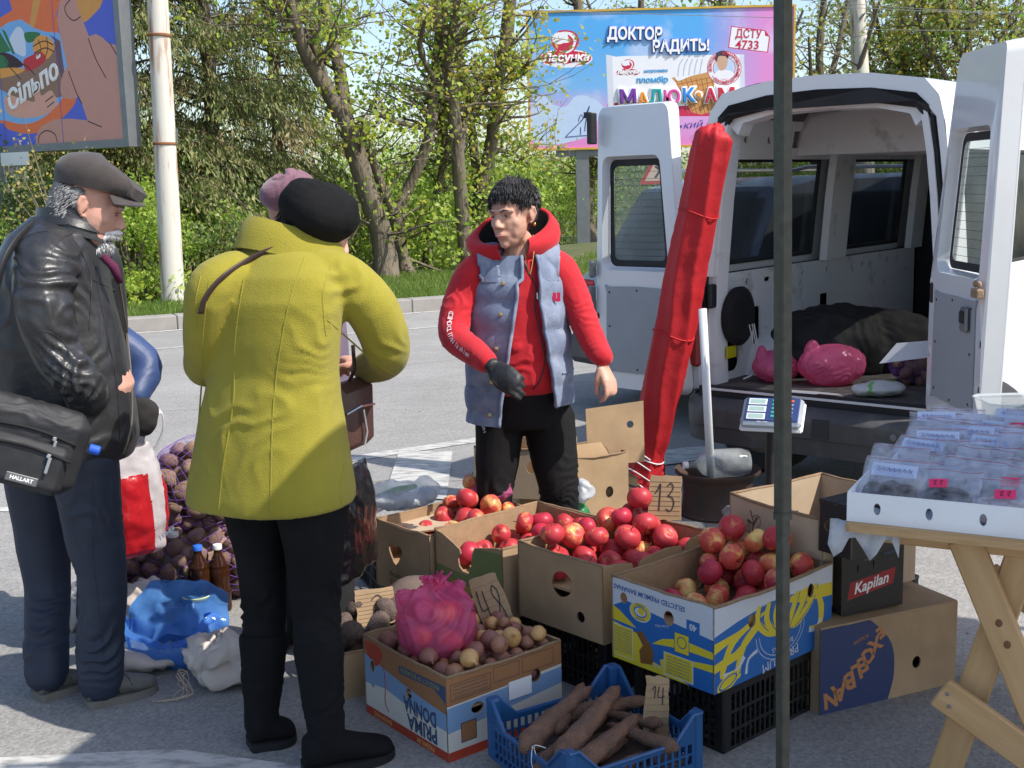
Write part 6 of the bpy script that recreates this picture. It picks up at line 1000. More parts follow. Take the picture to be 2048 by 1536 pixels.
# ---------------------------------------------------------------- partly hidden customers
def simple_person(label, base, yaw, H, coat, trouser, hc, hdir, arms, hand_side=None, width=.2, skirt=.72):
    P = empty('person', label, 'person', Matrix.Translation(base)); b = V(base); up = V((0, 0, 1)); rt = V((cos(yaw), sin(yaw), 0)); fw = V((-sin(yaw), cos(yaw), 0)); nb = V((b.x, b.y, H * .84)); HT = hframe(hc, *hdir)
    mb = MB(); head(mb, HT, 1.0, .95); mb.tube([nb - up * .08, nb, hc - up * .06], [.07, .056, .052], 12, rnd_end=True); torso(mb, [(b + up * H * .50, .14, .10, yaw), (b + up * H * .62, .135, .1, yaw), (b + up * H * .76, .15, .1, yaw), (nb, .06, .05, yaw)], 20)
    J = []
    for k, (el, wr) in zip((-1, 1), arms): s_ = b + up * H * .80 + rt * k * width * .82; J.append((s_, V(el), V(wr))); mb.tube([nb - up * .05, s_, V(el), V(wr)], [.045, .042, .034, .024], 10, rnd_end=True); d = unit(V(wr) - V(el)); hand(mb, aim(V(wr), d, rt * k + up * .3), k, (.7, .8, .9, .9))
    L = []
    for k in (-1, 1): hp = b + up * H * .5 + rt * k * .09; kn = b + up * H * .27 + rt * k * .10 + fw * .03; an = b + up * .09 + rt * k * .11; L.append((hp, kn, an)); mb.tube([hp, kn, an], [.08, .055, .04], 10, rnd_end=True); mb.tube([an - up * .05, an - up * .055 + fw * .09], [.026, .018], 8, rnd_end=True)
    garment('body', mb, m_skin, P, .007, 2); face_parts(HT, P, 1.0, brow=m_hairbr)
    mb = MB(); torso(mb, [(b + up * H * (skirt - .22), width * 1.05, .16, yaw), (b + up * H * .6, width, .15, yaw), (b + up * H * .74, width, .145, yaw), (b + up * H * .81, width * .85, .12, yaw), (nb + up * .01, .09, .08, yaw)])
    for s_, el, wr in J: mb.tube([s_ - (s_ - nb) * .3, s_, el, wr - unit(wr - el) * .02], [.075, .075, .062, .045], 16, sub=5, rnd_end=True)
    zz = [(tuple(J[k][1]), .10, (.3, .2, 1), .05, .012) for k in (0, 1)]; garment('jacket', mb, coat, P, .009, 2, zz, .005, 6)
    mb = MB()
    for hp, kn, an in L: mb.tube([hp, kn, an], [.10, .078, .066], 16, sub=5, rnd_end=True)
    torso(mb, [(b + up * H * .47, .15, .12, yaw), (b + up * H * .58, .15, .12, yaw)]); garment('trousers', mb, trouser, P, .009, 2, [], .004, 6)
    for hp, kn, an in L: mb = MB(); g = V((an.x, an.y, 0)); shoe(mb, g - fw * .06, g + fw * .19, .046, .085); put(mk('shoe', mb, m_blackm, None, smooth=True), P)
    return P, HT
m_blj = M('blue_nylon', (.035, .065, .17), .5, var=.15, spec=.5, bump=.4, bscale=70)
PB, HB = simple_person('customer in a blue jacket almost hidden behind the man in the flat cap', (-1.58, 4.30, 0), radians(-70), 1.50, m_blj, m_blackm, V((-1.60, 4.32, 1.40)), (radians(-70), radians(-15), 0),
    ((D(0, 700, 4.45), D(60, 790, 4.4)), (D(284, 720, 4.16), D(272, 800, 4.05))), width=.21)
mb = MB(); mb.ell(D(285, 832, 4.0), (.055, .04, .07), 14, 10); garment('dark_mitten', mb, M('dark_fleece', (.03, .027, .028), .95), PB, .008, 2, [], .008, 14)
beret(HB @ Matrix.Translation((0, -.01, .055)), .10, m_ber, PB, .07, 3, 'knit_cap')
m_lil = M('lilac_nylon', (.17, .13, .19), .55, var=.15, bump=.3, bscale=60); m_mau = M('mauve_knit', (.19, .085, .115), .9, var=.2, sheen=.3, bump=.8, bscale=120)
PL, HL_ = simple_person('customer in a lilac jacket and mauve beret almost hidden behind the olive-yellow coat', (-.74, 4.02, 0), radians(-20), 1.56, m_lil, m_blackm, D(590, 435, 4.05), (radians(-35), radians(-25), 0),
    (((-.86, 4.1, 1.1), (-.75, 4.25, 1.0)), (D(655, 640, 4.12), D(630, 740, 4.3))), width=.19)
for k in (1,): beret(Matrix.Translation(D(580, 405, 4.02)) @ Matrix.Rotation(radians(-14), 4, 'Y'), .098, m_mau, PL, .085, 2)
# white-and-red carrier bag held by the customer in blue
BT = frame((.80, .60, 0), (.03, 0, 1), D(266, 985, 4.02)); b3 = empty('carrier_bag', 'white and red printed carrier bag hanging beside the leather jacket', 'bag', BT); mb = MB(); rs = []
for y, w, d_ in ((-.225, .06, .02), (-.20, .105, .05), (-.1, .115, .07), (.05, .11, .06), (.12, .09, .045), (.17, .06, .03)): rs.append([(w * (abs(cos(t)) ** .7) * (1 if cos(t) > 0 else -1), y, d_ * sin(t)) for t in [2 * pi * i / 28 for i in range(28)]])
mb.rings(rs, T=BT); bti = np.array(BT.inverted())
def bagpaint(c): l = c @ bti[:3, :3].T + bti[:3, 3]; return np.where((l[:, 0] < .040 - .04 * l[:, 1] ) & (l[:, 1] < .07) & (l[:, 0] > -.2), 1, np.where((l[:, 0] > .092) & (l[:, 1] < .05), 1, 0))
co, no, q = fuse(mb, .006, 1); co = folds(co, no, [], .010, 13); put(link('bag_body', npmesh('bag_body', co, q, [film('bag_white', (.80, .78, .80), .92, .25, .25, 20, .4, .05), film('bag_red', (.62, .02, .03), .95, .25, .25, 20, .35, .04)], bagpaint(co[q].mean(1)), True)), b3)
mb = MB(); mb.tube([BT @ V((.02, .15, .02)), BT @ V((.06, .24, .01)), BT @ V((.115, .27, 0)), BT @ V((.12, .20, 0)), BT @ V((.07, .10, -.02))], .014, 8, sub=6, sq=.3); put(mk('handle', mb, MATS['bag_white'], None, smooth=True), b3)
text('iва', .045, BT @ Matrix.Translation((-.035, -.02, .078)) @ Matrix.Rotation(.3, 4, 'Z'), m_white, None, 'bag_print').parent = b3; bpy.data.objects['bag_print'].matrix_parent_inverse = b3.matrix_world.inverted()
# ================================================================ THE STALL
m_card = M('cardboard', (.38, .26, .15), .85, var=.20, scale=5, bump=.5, bscale=24, stretch=(1, 1, 4)); m_cardd = M('cardboard_edge', (.26, .17, .10), .9, var=.2, scale=40); m_cardp = M('cardboard_pale', (.47, .36, .25), .85, var=.10, scale=7, bump=.3, bscale=24); m_cardi = M('cardboard_inner', (.34, .22, .125), .9, var=.1, scale=5, bump=.5, bscale=12, stretch=(6, 6, .3))
m_blkcard = M('black_card', (.016, .015, .016), .55, var=.3, bump=.2, bscale=30); m_whcard = M('white_card', (.80, .82, .86), .6, var=.05, bump=.25, bscale=30); m_ink = M('marker_ink', (.03, .025, .03), .7); m_pen = M('pen_ink', (.08, .07, .08), .7)
def uv_frame(F, yaw, side, z0, w):                 # wall frames: 'L' short face from the left corner to F, 'R' long face from F to the right
    u = V((cos(yaw), sin(yaw), 0)); v = V((-sin(yaw), cos(yaw), 0)); F = V((F[0], F[1], z0))
    return frame(-v, (0, 0, 1), F + v * w) if side == 'L' else frame(u, (0, 0, 1), F)
def carton(name, label, F, yaw, L, W, H, z0=0., mats=None, front=None, left=None, top_holes=True, lid=False, floor=.015, th=.006, cat='cardboard box', group=None, seed=0, rim=.010, notch=None, inner=None):
    """open carton: F = front corner on the ground plan, long side L goes right-and-back at yaw, short side W left-and-back.  front/left = (holes, paints) for the R and L faces"""
    R = random.Random(seed); root = empty(name, label, cat, Matrix.Translation((F[0], F[1], z0)) @ Matrix.Rotation(yaw, 4, 'Z'), group); mats = mats or [m_card]; inner = inner or m_cardi; mats = mats + [inner, m_cardd]; ni = len(mats) - 2; ne = len(mats) - 1
    walls = (('R', frame((1, 0, 0), (0, 0, 1), (0, 0, 0)), L, front), ('L', frame((0, -1, 0), (0, 0, 1), (0, W, 0)), W, left), ('B', frame((-1, 0, 0), (0, 0, 1), (L, W, 0)), L, None), ('E', frame((0, 1, 0), (0, 0, 1), (L, 0, 0)), W, None))
    for k, T, w, spec in walls:
        holes, paints = spec or ((), ()); e = .002 if k in 'LE' else 0; n = 9; topl = [(w - e - (w - 2 * e) * i / n, H + R.uniform(-.0022, .0022) - (.004 * sin(pi * i / n) if not lid else 0)) for i in range(n + 1)]
        if notch and k == notch[0]: topl = [(w - e, H)] + notch[1] + [(e, H)]
        if not holes and not spec: holes = [circ(w * .3, H * .55, .018, 12), circ(w * .7, H * .55, .018, 12)]
        o = plate([(e, 0), (w - e, 0)] + topl, holes, paints, th, back=ni, edge=ne); o = mk('panel', o, mats, root, T); yield_holes.append(o)
        if not lid:                                # rolled double rim as on fruit cartons
            mb = MB(); bow = R.uniform(-.004, .008)
            if rim and not (notch and k == notch[0]): mb.tube([(x, y + .001, -th / 2 + bow * sin(pi * x / w)) for x, y in topl], rim * .45, 6, sq=1.2); mk('rim', mb, m_cardd, root, T, smooth=True)
    mb = MB(); mb.box((L / 2, W / 2, floor), (L - .014, W - .014, .008)); mk('bottom', mb, inner, root)
    if lid: mb = MB(); mb.box((L / 2, W / 4, H + .002), (L - .002, W / 2 - .003, .006), TR()); mk('flap', mb, mats[0], root); mb = MB(); mb.box((L / 2, W * .75, H + .002), (L - .002, W / 2 - .003, .006)); mk('flap', mb, mats[0], root)
    return root
yield_holes = []
# ---- fruit
def produce_mesh(name, kind, seed, mat):
    R = random.Random(seed); mb = MB(); n = 22; m = 15
    if kind == 'apple':
        prof = []
        for j in range(m + 1): a = pi * j / m; r = sin(a) * (1 + .06 * cos(a)); z = -cos(a) * .90 + .24 * math.exp(-(j / 1.6) ** 2) - .34 * math.exp(-((m - j) / 2.0) ** 2); prof.append((r, z))
        mb.rings([[(r * cos(t) * (1 + .03 * sin(2 * t + seed) + .02 * sin(5 * t) * (j < 4)), r * sin(t) * (1 + .03 * cos(3 * t + seed)), z + .03 * r * cos(t + seed)) for t in [2 * pi * i / n for i in range(n)]] for j, (r, z) in enumerate(prof)])
        mb.tube([(0, 0, .52), (.03, .02, .75), (.10 * R.uniform(-1, 1), .05, 1.0)], [.035, .03, .045], 6, mi=1)
        return mesh_of(name, mb, [mat, m_stem], True)
    if kind == 'onion':
        prof = [(.02, -.86), (.14, -.84), (.30, -.78), (.7, -.55), (.96, -.12), (.98, .2), (.78, .58), (.42, .84), (.16, 1.0), (.09, 1.18), (.12, 1.36), (.02, 1.38)]
        mb.rings([[(r * cos(t) * (1 + .03 * sin(2 * t + seed)), r * sin(t), z + .03 * r * sin(t + seed)) for t in [2 * pi * i / n for i in range(n)]] for r, z in prof]); return mesh_of(name, mb, mat, True)
    if kind == 'potato':
        off = V((seed * 3.1, 0, 0)); mb.ell((0, 0, 0), (1.25, .92, .85), 16, 11); mb.v = [tuple(V(p) * (1 + .16 * noise.noise(V(p) * .9 + off) + .05 * noise.noise(V(p) * 2.4 + off))) for p in mb.v]; return mesh_of(name, mb, mat, True)
    if kind == 'carrot':
        P = [V((x, .12 * sin(x * .35 + seed) * (1 + seed % 2), .05 * sin(x * .6 + seed * 2))) for x in np.linspace(-4.2, 4.2, 16)]; mb.tube([tuple(p) for p in P], [.55] + [.95 - .035 * i + .04 * sin(i * 2.1 + seed) for i in range(14)] + [.26], 14, rnd_end=True); return mesh_of(name, mb, mat, True)
m_stem = M('apple_stem', (.06, .04, .02), .8)
def applemat(name, base, cheek, thr):
    m = M(name, base, .40, var=.05, spec=.35); n = m.node_tree; L = n.links.new; b = n.nodes['Principled BSDF']; tc = n.nodes.new('ShaderNodeTexCoord'); oi = n.nodes.new('ShaderNodeObjectInfo'); mp = n.nodes.new('ShaderNodeVectorMath'); mp.operation = 'ADD'; L(tc.outputs['Object'], mp.inputs[0]); L(oi.outputs['Location'], mp.inputs[1])
    nz = n.nodes.new('ShaderNodeTexNoise'); nz.inputs['Scale'].default_value = .75; nz.inputs['Detail'].default_value = 2; L(mp.outputs[0], nz.inputs[0]); st_ = n.nodes.new('ShaderNodeMapping'); st_.inputs['Scale'].default_value = (9, 9, .8); L(mp.outputs[0], st_.inputs[0]); n2 = n.nodes.new('ShaderNodeTexNoise'); n2.inputs['Scale'].default_value = 1.0; n2.inputs['Detail'].default_value = 4; L(st_.outputs[0], n2.inputs[0])
    ad = n.nodes.new('ShaderNodeMath'); ad.operation = 'MULTIPLY_ADD'; ad.inputs[1].default_value = .28; L(n2.outputs[0], ad.inputs[0]); L(nz.outputs[0], ad.inputs[2]); mr = n.nodes.new('ShaderNodeMapRange'); mr.inputs[1].default_value = thr; mr.inputs[2].default_value = thr + .14; L(ad.outputs[0], mr.inputs[0])
    mx = n.nodes.new('ShaderNodeMix'); mx.data_type = 'RGBA'; mx.inputs[6].default_value = (*base, 1); mx.inputs[7].default_value = (*cheek, 1); L(mr.outputs[0], mx.inputs[0]); L(mx.outputs[2], b.inputs['Base Color']); b.inputs['Coat Weight'].default_value = .0; return m
a_red = applemat('apple_red', (.46, .040, .050), (.74, .30, .13), .66); a_mix = applemat('apple_mixed', (.56, .07, .055), (.80, .46, .15), .60); a_yel = applemat('apple_yellow', (.70, .16, .08), (.82, .56, .18), .56); a_dark = applemat('apple_crimson', (.44, .028, .055), (.62, .14, .10), .74)
APL = [produce_mesh('apple', 'apple', k, m) for k, m in enumerate((a_red, a_red, a_mix, a_yel, a_dark))]
m_on = M('onion_skin', (.24, .10, .055), .45, col2=(.42, .21, .12), scale=1.1, stretch=(5, 5, .5), bump=.3, bscale=8, rnd_col=(.20, .07, .07)); m_onw = M('onion_peeled', (.62, .60, .38), .4, var=.06); m_pot = M('potato_skin', (.24, .145, .10), .85, col2=(.38, .26, .18), scale=1.3, bump=.5, bscale=9, bdist=.03, rnd_col=(.17, .085, .085)); m_beet = M('beet_skin', (.085, .055, .05), .85, col2=(.16, .12, .10), scale=2, bump=.5, bscale=8, bdist=.03); m_car = M('muddy_carrot', (.17, .10, .07), .9, col2=(.30, .15, .09), scale=.9, thr=(.42, .72), bump=.6, bscale=7, bdist=.03)
ONI = [produce_mesh('onion', 'onion', k, m_on) for k in range(3)] + [produce_mesh('onion', 'onion', 3, m_onw), produce_mesh('onion', 'onion', 4, M('onion_skin_golden', (.46, .24, .08), .35, col2=(.62, .38, .16), scale=1.2, stretch=(5, 5, .5), bump=.3, bscale=8))]; POT = [produce_mesh('potato', 'potato', k, m_pot) for k in range(4)]; BEE = [produce_mesh('beetroot', 'potato', k + 5, m_beet) for k in range(3)]; CAR = [produce_mesh('carrot', 'carrot', k, m_car) for k in range(4)]
def pile(T, x0, x1, y0, y1, zf, r, n, seed, want=None, placed=None, jit=.12):
    """drop spheres one by one: each settles at the lowest free spot among tries; returns world centres and radii"""
    R = random.Random(seed); B = placed or []; out = []
    for k in range(n):
        rr = r * R.uniform(1 - jit, 1 + jit); best = None
        for _ in range(46):
            x = R.uniform(x0 + rr, x1 - rr); y = R.uniform(y0 + rr, y1 - rr); z = zf + rr
            for bx, by, bz, br in B:
                d2 = (x - bx) ** 2 + (y - by) ** 2; s = (rr + br) * .965
                if d2 < s * s: z = max(z, bz + sqrt(s * s - d2))
            c = z + (want(x, y) if want else 0)
            if best is None or c < best[0]: best = (c, x, y, z)
        _, x, y, z = best; B.append((x, y, z, rr)); out.append((T @ V((x, y, z)), rr))
    return out
def words_pos(p, cen, ax):
    return ''
def lay(cat, name, meshes, items, label_of, group, seed, weights=None, sc=1., flat=False):
    R = random.Random(seed); res = []
    for i, (p, r) in enumerate(items):
        me = R.choices(meshes, weights)[0]; o = bpy.data.objects.new(name, me); COL.objects.link(o); q = Quaternion((R.gauss(0, 1), R.gauss(0, 1), R.gauss(0, 1), R.gauss(0, 1))).normalized()
        if flat: q = Quaternion((0, 0, 1), R.uniform(0, 6.28)) @ Quaternion((1, 0, 0), R.gauss(0, .6))
        o.matrix_world = Matrix.LocRotScale(p, q, V((r * sc,) * 3)); tag(o, label_of(i, p, me), cat, group); res.append(o)
    return res
def near_labels(place, noun, items, corner_names):
    """label by the quarter of the box: members of one quarter share a label only through their group of look-alikes"""
    def f(i, p, me): return place
    return f
def paper(name, label, T, w, h, strokes, cat='price card', mat=None, th=.004, lw=.005, torn=.006, seed=1, ridges=True):
    R = random.Random(seed); e = lambda a, b, n: [(a[0] + (b[0] - a[0]) * i / n + R.uniform(-torn, torn) * .5, a[1] + (b[1] - a[1]) * i / n + R.uniform(-torn, torn) * .5) for i in range(n)]
    c = [(-w / 2, 0), (w / 2, 0), (w / 2 - torn, h), (-w / 2 + torn * .5, h + torn)]; out = e(c[0], c[1], 6) + e(c[1], c[2], 8) + e(c[2], c[3], 6) + e(c[3], c[0], 8)
    r = empty(name, label, cat, T); mk('card', plate(out, (), (), th, edge=1), [mat or m_card, m_cardd], r)
    if ridges: mb = MB(); [mb.box((0, h * k / 9, .0006), (w * .9, .0012, .0012)) for k in range(1, 9)]; mk('flute_lines', mb, m_cardd, r)
    mb = MB()
    for s_ in strokes: stroke(mb, [(x * w, y * h) for x, y in s_], lw, z=.0018)
    mk('handwriting', mb, m_ink, r); return r
D1 = [(-.30, .62), (-.22, .72), (-.16, .84), (-.16, .5), (-.17, .22)]; 
def d3(ox): return [(ox, .78), (ox + .10, .86), (ox + .18, .76), (ox + .08, .60), (ox + .02, .56), (ox + .14, .54), (ox + .22, .40), (ox + .14, .22), (ox - .02, .26)]
def d4(ox): return [[(ox, .84), (ox - .02, .55), (ox + .20, .56)], [(ox + .17, .82), (ox + .17, .5), (ox + .18, .2)]]
def d8(ox): return [(ox + .20, .76), (ox + .10, .84), (ox + .02, .72), (ox + .18, .50), (ox + .20, .30), (ox + .08, .20), (ox, .34), (ox + .18, .62), (ox + .20, .76)]
UPR = lambda x, z, ang=0, lean=.0: None
def standT(p, yaw, lean=0, roll=0): return Matrix.Translation(p) @ Matrix.Rotation(yaw, 4, 'Z') @ Matrix.Rotation(pi / 2 - lean, 4, 'X') @ Matrix.Rotation(roll, 4, 'Z')

# ---- black plastic crates below the boxes
m_crt = M('black_crate_plastic', (.012, .012, .013), .38, var=.2, spec=.5); m_blc = M('blue_crate_plastic', (.018, .085, .23), .36, var=.12, spec=.5, bump=.15, bscale=30)
def crate(name, label, F, yaw, L, W, H, z0, mat, group=None, nb=14, cut=False, cat='plastic crate'):
    root = empty(name, label, cat, Matrix.Translation((F[0], F[1], z0)) @ Matrix.Rotation(yaw, 4, 'Z'), group)
    for nm, T, w in (('R', frame((1, 0, 0), (0, 0, 1), (0, 0, 0)), L), ('L', frame((0, -1, 0), (0, 0, 1), (0, W, 0)), W), ('B', frame((-1, 0, 0), (0, 0, 1), (L, W, 0)), L), ('E', frame((0, 1, 0), (0, 0, 1), (L, 0, 0)), W)):
        s = .03; lo = .62 if cut else 1.0; th_ = .012
        out = [(0.001, 0), (w - .001, 0), (w - .001, H), (w - s, H), (w - s * 3.1, H * lo), (s * 3.1, H * lo), (s, H), (.001, H)] if cut else [(.001, 0), (w - .001, 0), (w - .001, H), (.001, H)]
        x0, x1 = s, w - s; rows_ = ((.012, H * lo * .27), (H * lo * .32, H * lo * .56), (H * lo * .61, H * lo * .86)); holes = []
        n = int((x1 - x0) / .022)
        for a, b in rows_:
            for i in range(n): xa = x0 + (x1 - x0) * i / n; xb = x0 + (x1 - x0) * (i + 1) / n; holes.append([(xa + .004, a), (xb - .003, a), (xb + .003, b), (xa + .010, b)] if cut and a < .02 else rect(xa + .004, a, xb - .004, b))
        if cut: holes = [h for h in holes if max(p[0] for p in h) < w - s]; holes += [[(s * .4, H * .72), (s * .9, H * .72), (s * 1.4, H * .66), (s * .4, H * .66)]]
        mk('side', plate(out, holes, (), .005), mat, root, T); mb = MB(); top = [p for p in out[2:]]; mb.tube([(x, y, .001) for x, y in top], .0055, 6); mk('rim', mb, mat, root, T, smooth=.8)
    for x, y in ((0, 0), (L, 0), (0, W), (L, W)): mb = MB(); mb.bbox((x + (.012 if x == 0 else -.012), y + (.012 if y == 0 else -.012), H / 2 + .003), (.032, .032, H + .004), .006); mk('corner_post', mb, mat, root)
    mb = MB(); [mb.box((L * (i + .5) / 10, W / 2, .006), (.016, W - .02, .006)) for i in range(10)]; [mb.box((L / 2, W * (i + .5) / 7, .011), (L - .02, .012, .005)) for i in range(7)]; mk('base_grid', mb, mat, root); return root
th0 = radians(34)
crate('plastic_crate', 'black crate directly under the yellow and blue banana box', (.57, 3.17), radians(41), .47, .34, .195, 0., m_crt, 'black crates under the fruit boxes')
crate('plastic_crate', 'black crate under the crimson apple box with the price card 13', (.27, 3.56), radians(42), .46, .34, .195, 0., m_crt, 'black crates under the fruit boxes')
crate('plastic_crate', 'black crate between the onion box and the banana box, partly in view', (-.03, 3.86), radians(42), .40, .27, .15, 0., m_crt, 'black crates under the fruit boxes')
crate('plastic_crate', 'black crate with a toothed edge under the greens in the clear plastic bag', (-.52, 4.48), radians(22), .55, .36, .20, 0., m_crt, 'black crates under the fruit boxes')
crate('plastic_crate', 'black crate at the back, below the empty carton marked 13 50', (1.02, 3.62), th0, .38, .26, .28, 0., m_crt, 'black crates under the fruit boxes')

# ---- banana box, printed upside down
BY, BB, BW = PC(205, 185, 45), PC(28, 95, 165), PC(190, 195, 205); L_, W_, H_ = .555, .39, .25
def wave(w, y): return [(w * i / 12, y + .0) for i in range(13)]
fr_p = [(rect(0, 0, L_, H_), 1), ([(0, .165), (.1, .185), (.25, .205), (.42, .198), (L_, .18), (L_, H_), (0, H_)], 2), ([(.30, .19), (.42, .205), (L_, .19), (L_, .15), (.40, .165)], 0), ([(0, .145), (.10, .155), (.25, .19), (.24, .18), (.12, .145), (0, .115)], 0), ([(0, .085), (.09, .10), (.20, .15), (.2, .14), (.1, .075), (0, .06)], 0)]
for k in range(7): fr_p.append((ribbon([(.20 + .045 * k, .205), (.19 + .043 * k, .16), (.24 + .025 * k, .115), (.30 + .01 * k, .10)], [.016, .026, .024, .01]), 0)); fr_p.append((ribbon([(.212 + .045 * k, .205), (.203 + .043 * k, .16), (.250 + .025 * k, .115), (.305 + .01 * k, .10)], .003), 3))
fr_p += [(ribbon([(.19, .17), (.08, .13), (.035, .05), (.05, .045)], [.012, .026, .024, .01]), 0), (ribbon([(.20, .16), (.13, .11), (.10, .03), (.115, .03)], [.012, .026, .024, .01]), 0), (ribbon([(.47, .185), (.50, .13), (.49, .07), (.44, .075)], [.012, .028, .024, .01]), 0), (ribbon([(.04, .04), (.10, .045), (.13, .075)], [.018, .008, .018]), 2), (ribbon([(.14, .02), (.15, .06), (.19, .075)], [.012, .008, .012]), 2), (circ(.06, .02, .05, 20, .022, .3), 0), (circ(.06, .02, .042, 20, .016, .3), 1), (circ(.06, .02, .035, 20, .012, .3), 0), (ribbon([(.44, .07), (.47, .065), (.50, .09)], [.016, .01, .012]), 2)]
for a in (.10, .115): fr_p.append((ribbon([(.30 + a * cos(t), .11 + a * .75 * sin(t)) for t in [pi + pi * i / 12 for i in range(13)]], .002), 2))
lf_p = [(rect(0, 0, W_, H_), 1), ([(0, .16), (.06, .19), (.18, .175), (W_, .155), (W_, H_), (0, H_)], 2), ([(0, .115), (.10, .10), (.15, .035), (.30, .0), (0, 0)], 0), ([(0, .165), (.03, .155), (.10, .115), (0, .12)], 0), ([(.16, .085), (.20, .11), (.27, .128), (W_, .12), (W_, .10), (.27, .10)], 0), ([(.19, .045), (.27, .07), (W_, .085), (W_, .062), (.30, .06), (.24, 0), (.20, 0)], 0), (rect(.005, .012, .085, .108), 2), (rect(.007, .014, .083, .106), 0), (rect(.205, .006, .315, .075), 2), (rect(.208, .009, .312, .073), 0), (circ(.115, .168, .042, 22, .030), 2), (circ(.115, .168, .039, 22, .027), 0), (circ(.115, .168, .026, 20, .017), 1), (circ(.115, .168, .022, 20, .013), 2), (sp([(.105, .168), (.125, .158), (.13, .175), (.115, .182)]), 0), (rect(.245, .085, .30, .145), 3), (rect(.247, .087, .298, .143), 0), (circ(.2725, .118, .018, 16), 3), (circ(.2725, .118, .015, 16), 0), (rect(.290, .158, .338, .193), 1), ([(.098, .104), (.122, .112), (.165, .065), (.165, .02), (.115, .012), (.11, .05), (.125, .07)], 4)]
hl_p = [circ(.05, .195, .014, 12, .017), circ(.225, .178, .019, 14, .022)]
bb = carton('banana_box', 'yellow and blue printed banana box, lettering upside down, heaped with red and yellow apples', (.535, 3.12), radians(41), L_, W_, H_, .2, [BY, BB, BW, PC(40, 80, 120), PC(120, 80, 30)], ([circ(.165, .170, .017, 14, .02), circ(.445, .190, .016, 12, .022)], [(p if True else p, m) for p, m in fr_p]), (hl_p, lf_p), cat='banana box', seed=3, floor=.11)
WL = frame((0, -1, 0), (0, 0, 1), (0, W_, 0)); WF = frame((1, 0, 0), (0, 0, 1), (0, 0, 0)); up_ = lambda T, x, y, a=pi, z=.0006: T @ Matrix.Translation((x, y, z)) @ Matrix.Rotation(a, 4, 'Z')
ib = PC(40, 85, 150); text('SELECTED PREMIUM BANANAS', .021, up_(WL, .148, .222, pi - .02), ib, bb, bold=.0004, width=.275, ex=0); text('40', .026, up_(WL, .314, .175), BW, bb, bold=.001, ex=0)
for y in range(9): text('Производитель Cía Bananera SA', .0062, up_(WL, .045, .097 - y * .0085), ib, bb, ex=0, width=.070)
for y in range(6): text('Мытые бананы Export Quality', .0068, up_(WL, .26, .064 - y * .0095), ib, bb, ex=0, width=.085)
text('PREMIUM', .0085, up_(WL, .115, .188, 0), ib, bb, ex=0); text('SUPERIOR', .0085, up_(WL, .115, .147), ib, bb, ex=0); text('Costa Rica', .012, up_(WL, .20, .148, pi + .2), BW, bb, ex=0, shear=.3); text('PREMIUM', .04, up_(WF, .30, .022, pi + .12), BW, bb, ex=0, width=.17); text('BANANAS', .022, up_(WF, .31, .060, pi + .12), BW, bb, ex=0, width=.10); text('22 KG', .014, up_(WL, .178, .022, pi), BW, bb, ex=0)
BM = bb.matrix_world; it = pile(BM, 0.01, L_ - .01, .01, W_ - .01, .112, .041, 29, 11, lambda x, y: -.50 * x - .22 * y + (.3 if x < .12 else 0))
def top_layer(items):
    return [not any(q.z > p.z + .3 * r and (q - p).xy.length < r * 1.05 for q, _ in items) for p, r in items]
ORD = ['first', 'second', 'third', 'fourth', 'fifth', 'sixth', 'seventh', 'eighth', 'ninth', 'tenth', 'eleventh', 'twelfth', 'thirteenth', 'fourteenth', 'fifteenth', 'sixteenth', 'seventeenth', 'eighteenth', 'nineteenth', 'twentieth']
ORD += ['twenty-' + o for o in ORD[:9]] + ['thirtieth'] + ['thirty-' + o for o in ORD[:9]]
def relabel(obs, items, inv, W, noun, base, kind_of):
    tl = top_layer(items); groups = {}
    for o, (p, r), t in zip(obs, items, tl):
        if not t: o['label'] = f'{noun} buried under the others in {base}'; continue
        groups.setdefault((kind_of(o), 'back' if (inv @ p).y > W / 2 else 'front'), []).append((p.x, o))
    for (k, h), L in groups.items():
        for i, (_, o) in enumerate(sorted(L, key=lambda t: t[0])): o['label'] = f'{ORD[i]} {k} {noun} from the left in the {h} half of {base}'
akind = lambda o: {'apple_red': 'red', 'apple_mixed': 'red-orange', 'apple_yellow': 'yellow-cheeked', 'apple_crimson': 'dark crimson'}[o.data.materials[0].name]
def zone(M_, L, W, base):
    inv = M_.inverted()
    def f(i, p, me):
        q = inv @ p; m = me.materials[0].name; c = {'apple_red': 'red', 'apple_mixed': 'red and orange', 'apple_yellow': 'yellow-cheeked', 'apple_crimson': 'dark crimson'}[m]; zx = ['near the left end', 'in the middle', 'near the right end'][min(2, max(0, int(q.x / L * 3)))]; zy = ['along the front wall', 'along the back wall'][q.y > W / 2]
        return f'{c} apple {zx} {zy} of {base}'
    return f
relabel(lay('apple', 'apple', APL, it, zone(BM, L_, W_, 'x'), 'apples in the yellow and blue banana box', 21, (4, 4, 4, 2.2, 2)), it, BM.inverted(), W_, 'apple', 'the banana box', akind)
